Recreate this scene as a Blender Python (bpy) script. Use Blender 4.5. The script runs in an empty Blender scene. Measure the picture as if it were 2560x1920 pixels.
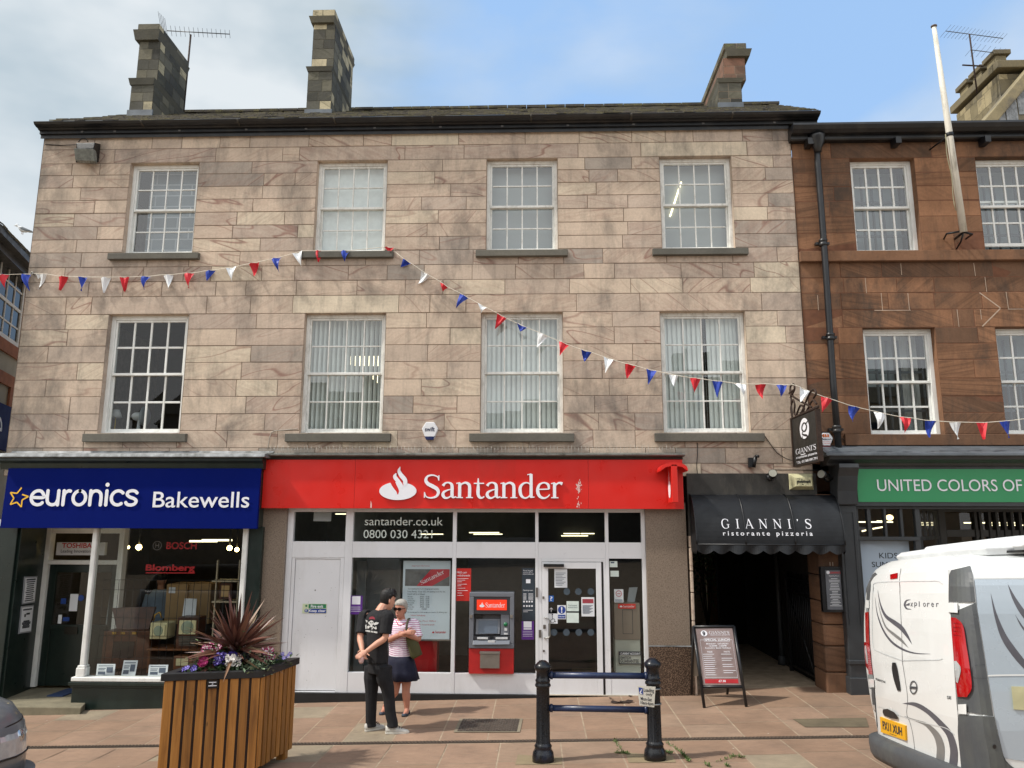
import bpy, bmesh, math, random
from mathutils import Vector, Matrix, Quaternion
import numpy as np
R_ = math.radians
rng = random.Random(7)
scene = bpy.context.scene
COL = scene.collection

# ------------------------------------------------------------------ camera, sky, sun, exposure
CAMZ, DIST = 2.514, 12.0
cam_d = bpy.data.cameras.new('camera'); cam = bpy.data.objects.new('camera', cam_d); COL.objects.link(cam)
cam_d.sensor_width = 36.0; cam_d.lens = 36.0*1922/2560; cam_d.clip_start = .05; cam_d.clip_end = 3000
def _rot(p, y, r):
    cy, sy, cp, sp, cr, sr = math.cos(y), math.sin(y), math.cos(p), math.sin(p), math.cos(r), math.sin(r)
    return Matrix(((cy,-sy,0),(sy,cy,0),(0,0,1))) @ Matrix(((1,0,0),(0,cp,-sp),(0,sp,cp))) @ Matrix(((cr,0,sr),(0,1,0),(-sr,0,cr)))
CR = _rot(R_(10.385), R_(1.829), R_(-.161))
cam.matrix_world = Matrix.Translation((0,-DIST,CAMZ)) @ CR.to_4x4() @ Matrix.Rotation(R_(90), 4, 'X')
scene.camera = cam

SUN_EL, SUN_AZ = 51.0, 16.0      # sun to the left, a little in front of the facades
sdir = Vector((-math.cos(R_(SUN_EL))*math.cos(R_(SUN_AZ)), -math.cos(R_(SUN_EL))*math.sin(R_(SUN_AZ)), math.sin(R_(SUN_EL))))
world = bpy.data.worlds.new('World'); scene.world = world; world.use_nodes = True
def build_world():
    nt = world.node_tree; nt.nodes.clear(); L = nt.links.new
    out = nt.nodes.new('ShaderNodeOutputWorld'); bg = nt.nodes.new('ShaderNodeBackground'); bg.inputs[1].default_value = .15
    sky = nt.nodes.new('ShaderNodeTexSky'); sky.sky_type = 'NISHITA'; sky.sun_disc = False
    sky.sun_elevation = R_(SUN_EL); sky.sun_rotation = math.atan2(sdir.x, sdir.y)
    sky.air_density = 1.0; sky.dust_density = 1.2; sky.ozone_density = 1.0
    tc = nt.nodes.new('ShaderNodeTexCoord')
    mp = nt.nodes.new('ShaderNodeMapping'); mp.inputs['Scale'].default_value = (1, 1, 2.1); mp.inputs['Location'].default_value = (2.9, 1.1, .35)
    L(tc.outputs['Generated'], mp.inputs['Vector'])
    n1 = nt.nodes.new('ShaderNodeTexNoise'); n1.inputs['Scale'].default_value = 2.6; n1.inputs['Detail'].default_value = 7; n1.inputs['Roughness'].default_value = .52; n1.inputs['Distortion'].default_value = .25
    L(mp.outputs[0], n1.inputs['Vector'])
    sep = nt.nodes.new('ShaderNodeSeparateXYZ'); L(tc.outputs['Generated'], sep.inputs[0])
    # more cloud towards -X (left) and near the horizon
    mx = nt.nodes.new('ShaderNodeMapRange'); mx.inputs[1].default_value = -.02; mx.inputs[2].default_value = -.34; mx.inputs[3].default_value = -.07; mx.inputs[4].default_value = .42
    L(sep.outputs[0], mx.inputs[0])
    mz = nt.nodes.new('ShaderNodeMapRange'); mz.inputs[1].default_value = .55; mz.inputs[2].default_value = .35; mz.inputs[3].default_value = 0; mz.inputs[4].default_value = .1
    L(sep.outputs[2], mz.inputs[0])
    a1 = nt.nodes.new('ShaderNodeMath'); a1.operation = 'ADD'; L(n1.outputs[0], a1.inputs[0]); L(mx.outputs[0], a1.inputs[1])
    a2 = nt.nodes.new('ShaderNodeMath'); a2.operation = 'ADD'; L(a1.outputs[0], a2.inputs[0]); L(mz.outputs[0], a2.inputs[1])
    cr = nt.nodes.new('ShaderNodeValToRGB'); cr.color_ramp.elements[0].position = .40; cr.color_ramp.elements[1].position = .80
    cr.color_ramp.elements[0].color = (0,0,0,1); cr.color_ramp.elements[1].color = (.95,.95,.95,1); L(a2.outputs[0], cr.inputs[0])
    n2 = nt.nodes.new('ShaderNodeTexNoise'); n2.inputs['Scale'].default_value = 2.6; n2.inputs['Detail'].default_value = 5; L(mp.outputs[0], n2.inputs['Vector'])
    c2 = nt.nodes.new('ShaderNodeValToRGB'); c2.color_ramp.elements[0].position = .39; c2.color_ramp.elements[1].position = .60
    c2.color_ramp.elements[0].color = (1.75,2.2,2.5,1); c2.color_ramp.elements[1].color = (3.3,3.5,3.6,1); L(n2.outputs[0], c2.inputs[0])
    # thin high haze that pales the blue
    hz = nt.nodes.new('ShaderNodeMixRGB'); hz.inputs[0].default_value = .8; hz.inputs[2].default_value = (1.6,2.55,4.0,1); L(sky.outputs[0], hz.inputs[1])
    mix = nt.nodes.new('ShaderNodeMixRGB'); L(cr.outputs[0], mix.inputs[0]); L(hz.outputs[0], mix.inputs[1]); L(c2.outputs[0], mix.inputs[2])
    # extra sky brightness added behind the camera to light the facades
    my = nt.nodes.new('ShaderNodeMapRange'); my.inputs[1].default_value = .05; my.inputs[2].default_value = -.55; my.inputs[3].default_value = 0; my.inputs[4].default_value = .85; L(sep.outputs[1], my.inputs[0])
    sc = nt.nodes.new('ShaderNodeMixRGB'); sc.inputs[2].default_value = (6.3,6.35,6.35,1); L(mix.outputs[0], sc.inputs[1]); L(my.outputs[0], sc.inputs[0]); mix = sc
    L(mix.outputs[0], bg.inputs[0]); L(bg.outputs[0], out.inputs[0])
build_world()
sun_d = bpy.data.lights.new('sun', 'SUN'); sun_d.energy = 2.5; sun_d.angle = R_(2.5); sun_d.color = (1,.95,.87)
sun = bpy.data.objects.new('sun', sun_d); COL.objects.link(sun); sun.rotation_euler = (-sdir).to_track_quat('-Z','Y').to_euler(); sun.location = (-20,-10,30)
vs = scene.view_settings; vs.view_transform = 'Standard'; vs.look = 'None'; vs.exposure = .70; vs.gamma = 1; vs.use_curve_mapping = False
scene.cycles.max_bounces = 8; scene.cycles.transparent_max_bounces = 16; scene.cycles.use_denoising = True
scene.cycles.sample_clamp_indirect = 6

# ------------------------------------------------------------------ measuring: a pixel of the photo -> a point on a plane Y = const
def ray(px, py):
    d = CR @ Vector((px-1280, 1922, -(py-960))); return d / d.y
def P(px, py, Y=0.0):
    return Vector((0,-DIST,CAMZ)) + ray(px,py)*(Y+DIST)
def ground(x, y):
    return .029*x + (.012*y if y > -2.3 else -.0276-.035*(y+2.3))
def G(px, py):
    d = ray(px, py); Y = 0
    for _ in range(40):
        Y = -DIST + (ground(d.x*(Y+DIST), Y)-CAMZ)/d.z
    return P(px, py, Y)

# ------------------------------------------------------------------ objects
ORG = {}
SPLIT = set('ledge pointing granite_pier corner_pillar corner_cladding hinge knob notice sticker lamp_trim bracket window_panel safety_dot lock mirror stone_surround foot swoosh_decal light_swoosh_decal side_swoosh_decal brand_lettering phone_lettering cash_slot collar wing chimney_pot stay display_wall leg side_crease reflector_bowl lamp_seal pressed_line swoosh fuel_flap_line dial'.split())
def tag(o, label=None, cat=None, group=None, kind=None):
    if label: o['label'] = label
    if cat: o['category'] = cat
    if group: o['group'] = group
    if kind: o['kind'] = kind
    return o
def thing(name, label, cat, loc=(0,0,0), rotz=0, group=None, keep=True):
    """an Empty at the thing's base; keep = its meshes are given in world coordinates"""
    o = bpy.data.objects.new(name, None); COL.objects.link(o); o.empty_display_size = .2
    o.location = loc; o.rotation_euler = (0,0,rotz); ORG[o.name] = Vector(loc) if keep else Vector((0,0,0))
    return tag(o, label, cat, group)
class MB:
    def __init__(s): s.v=[]; s.f=[]; s.mi=[]; s.c=[]; s.col=(.5,.5,.5); s.m=0; s.sm=[]; s.smooth=False
    def face(s, pts, m=None):
        b=len(s.v); s.v += [tuple(p) for p in pts]; s.f.append(tuple(range(b,b+len(pts)))); s.mi.append(s.m if m is None else m); s.c.append(s.col); s.sm.append(s.smooth)
    def raw(s, verts, faces):
        b=len(s.v); s.v += [tuple(p) for p in verts]
        for f in faces: s.f.append(tuple(i+b for i in f)); s.mi.append(s.m); s.c.append(s.col); s.sm.append(s.smooth)
    def box(s, x0,x1,y0,y1,z0,z1, M_=None):
        if x0>x1: x0,x1=x1,x0
        if y0>y1: y0,y1=y1,y0
        if z0>z1: z0,z1=z1,z0
        v=[(x,y,z) for x in (x0,x1) for y in (y0,y1) for z in (z0,z1)]
        if M_ is not None: v=[M_@Vector(p) for p in v]
        s.raw(v,[(0,1,3,2),(4,6,7,5),(0,4,5,1),(2,3,7,6),(0,2,6,4),(1,5,7,3)])
    def hexa(s, f4, b4):
        """front quad f4 (counter-clockwise from the front), back quad b4 in the same order"""
        s.raw(list(f4)+list(b4),[(0,1,2,3),(7,6,5,4),(0,4,5,1),(1,5,6,2),(2,6,7,3),(3,7,4,0)])
    def prism(s, pts, y0, y1):
        """outline in (x, z), from y0 (front) to y1"""
        n=len(pts)
        a=sum(pts[i][0]*pts[(i+1)%n][1]-pts[(i+1)%n][0]*pts[i][1] for i in range(n))
        if a<0: pts=pts[::-1]
        s.raw([(x,y0,z) for x,z in pts]+[(x,y1,z) for x,z in pts],[tuple(range(n)),tuple(range(2*n-1,n-1,-1))]+[(i,i+n,(i+1)%n+n,(i+1)%n) for i in range(n)])
    def exx(s, pts, x0, x1):
        """outline in (y, z) swept along x"""
        n=len(pts)
        a=sum(pts[i][0]*pts[(i+1)%n][1]-pts[(i+1)%n][0]*pts[i][1] for i in range(n))
        if a<0: pts=pts[::-1]
        s.raw([(x1,y,z) for y,z in pts]+[(x0,y,z) for y,z in pts],[tuple(range(n)),tuple(range(2*n-1,n-1,-1))]+[(i,i+n,(i+1)%n+n,(i+1)%n) for i in range(n)])
    def loft(s, rings, cap=True, closed=True):
        n=len(rings[0]); b=len(s.v)
        for r in rings: s.v += [tuple(p) for p in r]
        fs=[]
        for k in range(len(rings)-1):
            for i in range(n if closed else n-1):
                j=(i+1)%n; fs.append((b+k*n+i,b+k*n+j,b+(k+1)*n+j,b+(k+1)*n+i))
        if cap and closed: fs.append(tuple(b+i for i in range(n-1,-1,-1))); fs.append(tuple(b+(len(rings)-1)*n+i for i in range(n)))
        for f in fs: s.f.append(f); s.mi.append(s.m); s.c.append(s.col); s.sm.append(s.smooth)
    def tube(s, path, r, n=8, flat=1.0):
        path=[Vector(p) for p in path]; rr=r if isinstance(r,(list,tuple)) else [r]*len(path); rings=[]; up=None
        for i,p in enumerate(path):
            d=(path[min(i+1,len(path)-1)]-path[max(i-1,0)])
            d = d.normalized() if d.length>1e-9 else Vector((0,0,1))
            if up is None: up = Vector((0,0,1)) if abs(d.z)<.9 else Vector((0,1,0))
            a=d.cross(up)
            a = a.normalized() if a.length>1e-6 else Vector((1,0,0))
            b=a.cross(d).normalized(); up=b
            rings.append([p+(a*math.cos(t)+b*math.sin(t)*flat)*rr[i] for t in [2*math.pi*k/n for k in range(n)]])
        sm=s.smooth; s.smooth=True; s.loft([r[::-1] for r in rings]); s.smooth=sm
    def lathe(s, prof, c=(0,0,0), n=20, flute=0, fd=0):
        sm=s.smooth; s.smooth=True; rings=[]
        for r,z,*fl in prof:
            ring=[]
            for k in range(n):
                t=2*math.pi*k/n; q=r*(1-fd*(.5+.5*math.cos(flute*t))) if (fl and flute) else r
                ring.append((c[0]+q*math.cos(t),c[1]+q*math.sin(t),c[2]+z))
            rings.append(ring)
        s.loft(rings); s.smooth=sm
    def disc(s, c, r, ax='y', n=20, rz=None):
        rz=rz or r; pts=[]
        for k in range(n):
            t=2*math.pi*k/n; u,w=r*math.cos(t),rz*math.sin(t)
            pts.append((c[0]+u,c[1],c[2]+w) if ax=='y' else ((c[0]+u,c[1]+w,c[2]) if ax=='z' else (c[0],c[1]-u,c[2]+w)))
        s.face(pts)
    def ell(s, c, r, n=14, m=9, Mx=None):
        sm=s.smooth; s.smooth=True; rings=[]
        for i in range(m+1):
            t=math.pi*(.02+.96*i/m); rings.append([])
            for k in range(n):
                u=2*math.pi*k/n; p=Vector((r[0]*math.sin(t)*math.cos(u), r[1]*math.sin(t)*math.sin(u), -r[2]*math.cos(t)))
                if Mx is not None: p=Mx@p
                rings[-1].append(p+Vector(c))
        s.loft(rings); s.smooth=sm
    def text(s, txt, x0,x1,z0,z1, y, bold=0.0, shear=0.0, th=0.0, Mx=None, mirror=False):
        """lettering whose ink fills the given box on a plane facing -Y (or placed by the matrix Mx)"""
        vs,fs=glyphs(txt,bold,shear)
        if not vs: return
        ax=[v[0] for v in vs]; az=[v[1] for v in vs]; mnx,mxx,mnz,mxz=min(ax),max(ax),min(az),max(az)
        sx=(x1-x0)/(mxx-mnx); sz=(z1-z0)/(mxz-mnz) if z1 is not None else sx
        out=[]
        for a,b in vs:
            p=Vector((x0+(a-mnx)*sx, y, z0+(b-mnz)*sz)); out.append(Mx@p if Mx is not None else p)
        s.raw(out,fs)
        if th:
            # side walls down to the board behind
            pass
    def islands(s):
        key={}; par=list(range(len(s.f)))
        def fd(i):
            while par[i]!=i: par[i]=par[par[i]]; i=par[i]
            return i
        for i,f in enumerate(s.f):
            for v in f:
                k=tuple(round(c,4) for c in s.v[v])
                if k in key: par[fd(i)]=fd(key[k])
                else: key[k]=i
        g={}
        for i in range(len(s.f)): g.setdefault(fd(i),[]).append(i)
        return list(g.values())
    def build(s, name, mats, parent=None, bev=0, seg=2, smooth_all=False, label=None, autosm=None):
        if name in SPLIT and not smooth_all:
            gs=s.islands()
            if len(gs)>1:
                out=[]
                for g in gs:
                    t=MB(); us=sorted({v for i in g for v in s.f[i]}); mp={v:k for k,v in enumerate(us)}; t.v=[s.v[v] for v in us]
                    t.f=[tuple(mp[v] for v in s.f[i]) for i in g]; t.mi=[s.mi[i] for i in g]; t.c=[s.c[i] for i in g]; t.sm=[s.sm[i] for i in g]
                    out.append(t._build(name,mats,parent,bev,seg,smooth_all,label))
                return out[0]
        return s._build(name,mats,parent,bev,seg,smooth_all,label)
    def _build(s, name, mats, parent=None, bev=0, seg=2, smooth_all=False, label=None):
        me=bpy.data.meshes.new(name); org=ORG.get(parent.name,Vector((0,0,0))) if parent else Vector((0,0,0))
        me.from_pydata([(v[0]-org.x,v[1]-org.y,v[2]-org.z) for v in s.v],[],s.f)
        if not isinstance(mats,(list,tuple)): mats=[mats]
        for m in mats: me.materials.append(m)
        me.polygons.foreach_set('material_index', s.mi)
        me.polygons.foreach_set('use_smooth', [True]*len(s.f) if smooth_all else s.sm)
        at=me.attributes.new('blk','FLOAT_COLOR','FACE'); at.data.foreach_set('color',[k for c in s.c for k in (c[0],c[1],c[2],1.0)])
        me.update(); me.validate()
        o=bpy.data.objects.new(name, me); COL.objects.link(o)
        if parent: o.parent=parent; ORG[o.name]=org
        else: ORG[o.name]=Vector((0,0,0))
        if bev:
            md=o.modifiers.new('bevel','BEVEL'); md.width=bev; md.segments=seg; md.limit_method='ANGLE'; md.angle_limit=R_(40)
        if label: o['label']=label
        return o
_gc={}
def glyphs(txt,bold=0.0,shear=0.0):
    k=(txt,bold,shear)
    if k not in _gc:
        cu=bpy.data.curves.new('lettering','FONT'); cu.body=txt; cu.offset=bold; cu.shear=shear; cu.resolution_u=5; cu.fill_mode='FRONT'
        ob=bpy.data.objects.new('lettering',cu); COL.objects.link(ob)
        dg=bpy.context.evaluated_depsgraph_get(); me=bpy.data.meshes.new_from_object(ob.evaluated_get(dg))
        _gc[k]=([(v.co.x,v.co.y) for v in me.vertices],[tuple(p.vertices) for p in me.polygons])
        bpy.data.objects.remove(ob); bpy.data.meshes.remove(me); bpy.data.curves.remove(cu)
    return _gc[k]
def catmull(pts,k=6):
    pts=[Vector(p) for p in pts]
    if len(pts)<3: return pts
    out=[]; q=[pts[0]*2-pts[1]]+pts+[pts[-1]*2-pts[-2]]
    for i in range(1,len(q)-2):
        a,b,c,d=q[i-1],q[i],q[i+1],q[i+2]
        for j in range(k):
            t=j/k; out.append(.5*((2*b)+(c-a)*t+(2*a-5*b+4*c-d)*t*t+(3*b-a-3*c+d)*t**3))
    return out+[pts[-1]]
def stroke(mb, pts, w, y, f, th=0.0):
    """a pen stroke of varying width; f maps (u, v) to (x, z); th = thickness"""
    P3=[Vector((p[0],p[1],(w[i] if isinstance(w,(list,tuple)) else w))) for i,p in enumerate(pts)]
    c=catmull(P3) if len(P3)>2 else P3; Lf=[];Rt=[]
    for i,p in enumerate(c):
        d=c[min(i+1,len(c)-1)]-c[max(i-1,0)]; n=Vector((-d.y,d.x)); n=n.normalized()*p.z/2 if n.length>1e-9 else n
        Lf.append(f(p.x+n.x,p.y+n.y)); Rt.append(f(p.x-n.x,p.y-n.y))
    for i in range(len(c)-1):
        a,b,cc,d=Rt[i],Rt[i+1],Lf[i+1],Lf[i]
        mb.face([(q[0],y,q[1]) for q in (a,b,cc,d)])
        if th:
            for u,v in ((Rt[i],Rt[i+1]),(Lf[i+1],Lf[i])): mb.face([(u[0],y+th,u[1]),(v[0],y+th,v[1]),(v[0],y,v[1]),(u[0],y,u[1])])
    if th:
        for u,v in ((Lf[0],Rt[0]),(Rt[-1],Lf[-1])): mb.face([(u[0],y+th,u[1]),(v[0],y+th,v[1]),(v[0],y,v[1]),(u[0],y,u[1])])
SERIF={
'S':(.52,[([(.455,.55),(.42,.64),(.28,.695),(.13,.66),(.075,.55),(.13,.44),(.27,.36),(.40,.28),(.45,.17),(.39,.05),(.24,.005),(.10,.04),(.045,.15)],[.03,.035,.045,.06,.085,.105,.115,.105,.085,.065,.045,.035,.03]),([(.455,.69),(.455,.53)],.03),([(.045,.01),(.045,.18)],.03)]),
'a':(.45,[([(.06,.37),(.12,.445),(.21,.47),(.30,.43),(.33,.33),(.33,.09),(.37,.02),(.45,.045)],[.085,.055,.045,.075,.09,.09,.055,.03]),([(.33,.275),(.20,.24),(.09,.18),(.065,.09),(.12,.015),(.2,.005),(.28,.05),(.33,.11)],[.03,.04,.07,.09,.075,.05,.04,.03])]),
'n':(.51,[([(.1,.46),(.1,0)],.09),([(.0,.015),(.2,.015)],.03),([(.0,.44),(.11,.47)],.03),([(.1,.35),(.17,.43),(.27,.465),(.36,.42),(.39,.32),(.39,.0)],[.03,.045,.065,.085,.09,.09]),([(.29,.015),(.49,.015)],.03)]),
't':(.33,[([(.13,.60),(.13,.3),(.13,.12),(.18,.02),(.25,.01),(.31,.05)],[.03,.09,.09,.075,.05,.03]),([(.0,.445),(.3,.445)],.035)]),
'd':(.51,[([(.37,.40),(.29,.46),(.18,.455),(.08,.36),(.06,.22),(.1,.07),(.2,.005),(.3,.04),(.37,.13)],[.03,.04,.05,.08,.095,.08,.05,.04,.03]),([(.38,.73),(.38,.02)],.09),([(.27,.71),(.39,.735)],.03),([(.36,.02),(.48,.035)],.035)]),
'e':(.45,[([(.07,.265),(.39,.275)],.035),([(.39,.275),(.37,.40),(.29,.46),(.2,.46),(.1,.39),(.06,.23),(.11,.07),(.22,.005),(.33,.03),(.41,.11)],[.055,.075,.05,.045,.07,.095,.09,.06,.04,.03])]),
'r':(.36,[([(.1,.46),(.1,0)],.09),([(.0,.015),(.21,.015)],.03),([(.0,.44),(.11,.47)],.03),([(.1,.33),(.16,.42),(.24,.465),(.33,.435)],[.03,.045,.06,.095])]),
'G':(.72,[([(.56,.53),(.50,.64),(.36,.695),(.2,.66),(.09,.53),(.065,.35),(.1,.17),(.22,.03),(.37,.0),(.5,.04),(.56,.09)],[.03,.035,.04,.06,.085,.095,.085,.06,.04,.04,.05]),([(.56,.3),(.56,.06)],.08),([(.44,.3),(.65,.3)],.03),([(.565,.69),(.565,.51)],.025)]),
'I':(.3,[([(.15,.7),(.15,0)],.09),([(.03,.687),(.27,.687)],.027),([(.03,.013),(.27,.013)],.027)]),
'A':(.68,[([(.06,0),(.32,.7)],.035),([(.31,.71),(.59,0)],.09),([(.16,.24),(.46,.24)],.033),([(-.02,.013),(.15,.013)],.027),([(.48,.013),(.70,.013)],.027)]),
'N':(.7,[([(.1,0),(.1,.7)],.035),([(.09,.69),(.57,.02)],.09),([(.57,0),(.57,.7)],.035),([(.01,.013),(.19,.013)],.027),([(.0,.687),(.14,.687)],.027),([(.47,.687),(.67,.687)],.027)]),
'V':(.66,[([(.06,.7),(.32,.0)],.09),([(.32,0),(.58,.7)],.035)]),
"'":(.2,[([(.07,.70),(.09,.62),(.05,.54)],[.085,.06,.02])]),
}
def serif(mb, txt, x0,x1,z0,z1, y, cap=.70, base=0.0, th=0.0, track=0.0, Mx=None):
    """serif lettering from pen strokes; z0 = baseline, z1 = cap height"""
    tot=sum(SERIF[c][0]+track for c in txt)-track; sx=(x1-x0)/tot; sz=(z1-z0)/cap; x=0; k=0
    tmp=MB(); tmp.m=mb.m; tmp.col=mb.col
    for c in txt:
        adv,st=SERIF[c]
        for pts,w in st:
            stroke(tmp,pts,w,y-.0003*k,(lambda u,v,x=x:(x0+(x+u)*sx, z0+v*sz)),th+.0003*k if th else 0); k=(k+1)%4
        x+=adv+track
    vs=[Mx@Vector(v) for v in tmp.v] if Mx is not None else tmp.v
    mb.raw(vs,tmp.f)
def flame(mb, cx,z0,w,h,y,th=0.0, gapm=None):
    """the white flame-on-an-oval bank emblem; gapm = material index of the ground colour between the flames"""
    W=w/2
    ell=[(cx+W*math.cos(t),z0+h*.27+h*.27*math.sin(t)) for t in [2*math.pi*k/40 for k in range(40)]]
    mb.prism(ell,y,y+max(th,.002))
    X=lambda u:cx+u*w; Z=lambda v:z0+v*h
    if gapm is not None:
        m=mb.m; mb.m=gapm
        stroke(mb,[(-.17,.60),(-.10,.44),(-.01,.28),(.0,.17)],[.13,.12,.08,.02],y-.001,lambda u,v:(X(u),Z(v)),.0)
        stroke(mb,[(-.03,.72),(.02,.60),(.10,.47),(.12,.38)],[.16,.13,.09,.02],y-.0014,lambda u,v:(X(u),Z(v)),.0)
        mb.m=m
    stroke(mb,[(-.06,.81),(-.09,.70),(.01,.55),(.09,.42),(.10,.34)],[.015,.10,.11,.10,.02],y-.002,lambda u,v:(X(u),Z(v)),th)
    stroke(mb,[(.045,1.0),(.015,.88),(.08,.74),(.17,.62),(.20,.50),(.16,.42)],[.012,.08,.115,.12,.09,.03],y-.0024,lambda u,v:(X(u),Z(v)),th)

# ------------------------------------------------------------------ materials
def lin(h):
    h=h.lstrip('#'); v=[int(h[i:i+2],16)/255 for i in (0,2,4)]
    return tuple(((c+.055)/1.055)**2.4 if c>.04045 else c/12.92 for c in v)
MATS={}
class NT:
    def __init__(s,name):
        s.mat=bpy.data.materials.new(name); s.mat.use_nodes=True; s.nt=s.mat.node_tree; s.nt.nodes.clear()
        s.out=s.n('OutputMaterial'); s.b=s.n('BsdfPrincipled'); s.l(s.b.outputs[0],s.out.inputs[0]); MATS[name]=s.mat
    def n(s,t,**k):
        x=s.nt.nodes.new('ShaderNode'+t)
        for a,v in k.items():
            if a.startswith('i_'):
                key=a[2:]; x.inputs[int(key) if key.isdigit() else key.replace('_',' ')].default_value=v
            else: setattr(x,a,v)
        return x
    def l(s,a,b): s.nt.links.new(a,b)
    def coord(s,scale=(1,1,1),rot=(0,0,0),src='Object'):
        tc=s.n('TexCoord'); m=s.n('Mapping'); m.inputs['Scale'].default_value=scale; m.inputs['Rotation'].default_value=rot; s.l(tc.outputs[src],m.inputs[0]); return m.outputs[0]
    def pos(s,scale=(1,1,1),rot=(0,0,0)):
        g=s.n('NewGeometry'); m=s.n('Mapping'); m.inputs['Scale'].default_value=scale; m.inputs['Rotation'].default_value=rot; s.l(g.outputs['Position'],m.inputs[0]); return m.outputs[0]
    def noise(s,vec,scale,detail=4,rough=.55,dist=0):
        x=s.n('TexNoise'); x.inputs['Scale'].default_value=scale; x.inputs['Detail'].default_value=detail; x.inputs['Roughness'].default_value=rough; x.inputs['Distortion'].default_value=dist
        if vec is not None: s.l(vec,x.inputs['Vector'])
        return x.outputs[0]
    def ramp(s,fac,stops):
        x=s.n('ValToRGB'); e=x.color_ramp.elements
        while len(e)<len(stops): e.new(.5)
        for i,(p,c) in enumerate(stops):
            e[i].position=p; e[i].color=(c,c,c,1) if isinstance(c,(int,float)) else (*c,1)
        s.l(fac,x.inputs[0]); return x.outputs[0]
    def mix(s,f,a,b,mode='MIX'):
        x=s.n('MixRGB',blend_type=mode)
        for i,v in enumerate((f,a,b)):
            if isinstance(v,(int,float)): x.inputs[i].default_value=v if i==0 else (v,v,v,1)
            elif isinstance(v,tuple): x.inputs[i].default_value=(*v,1)
            else: s.l(v,x.inputs[i])
        return x.outputs[0]
    def math(s,op,a,b=0.0):
        x=s.n('Math',operation=op)
        for i,v in enumerate((a,b)):
            if isinstance(v,(int,float)): x.inputs[i].default_value=v
            else: s.l(v,x.inputs[i])
        return x.outputs[0]
    def attr(s,name='blk'):
        x=s.n('Attribute',attribute_name=name); return x
    def bump(s,h,strength=.3,dist=.01):
        x=s.n('Bump'); x.inputs['Strength'].default_value=strength; x.inputs['Distance'].default_value=dist; s.l(h,x.inputs['Height']); s.l(x.outputs[0],s.b.inputs['Normal'])
    def col(s,c): s.l(c,s.b.inputs['Base Color'])
    def set(s,**k):
        for a,v in k.items(): s.b.inputs[a.replace('_',' ')].default_value=v
def M(name,col=None,rough=.55,metal=0.0,nv=.12,ns=6.0,bump=.0,bs=40.0,spec=.5,coat=0.0,emit=None,es=1.0,dirt=None,trans=None):
    if name in MATS: return MATS[name]
    t=NT(name); c=lin(col) if isinstance(col,str) else col
    v=t.coord()
    a=tuple(max(0,x*(1-nv)) for x in c); b=tuple(min(1,x*(1+nv)) for x in c)
    cc=t.ramp(t.noise(v,ns,5),[(.3,a),(.7,b)])
    if dirt:
        d=t.ramp(t.noise(t.coord((1,1,.35)),dirt[1],6,.7),[(.5,0.0),(.72,1.0)])
        cc=t.mix(t.math('MULTIPLY',d,dirt[2]),cc,lin(dirt[0]))
    t.col(cc); t.set(Metallic=metal)
    t.l(t.ramp(t.noise(v,ns*2.3,4),[(.3,max(.02,rough-.08)),(.7,min(1,rough+.08))]),t.b.inputs['Roughness'])
    t.b.inputs['Specular IOR Level'].default_value=spec; t.b.inputs['Coat Weight'].default_value=coat
    if bump: t.bump(t.noise(v,bs,5),bump,.01)
    if emit: t.b.inputs['Emission Color'].default_value=(*lin(emit),1); t.b.inputs['Emission Strength'].default_value=es
    return t.mat
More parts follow.
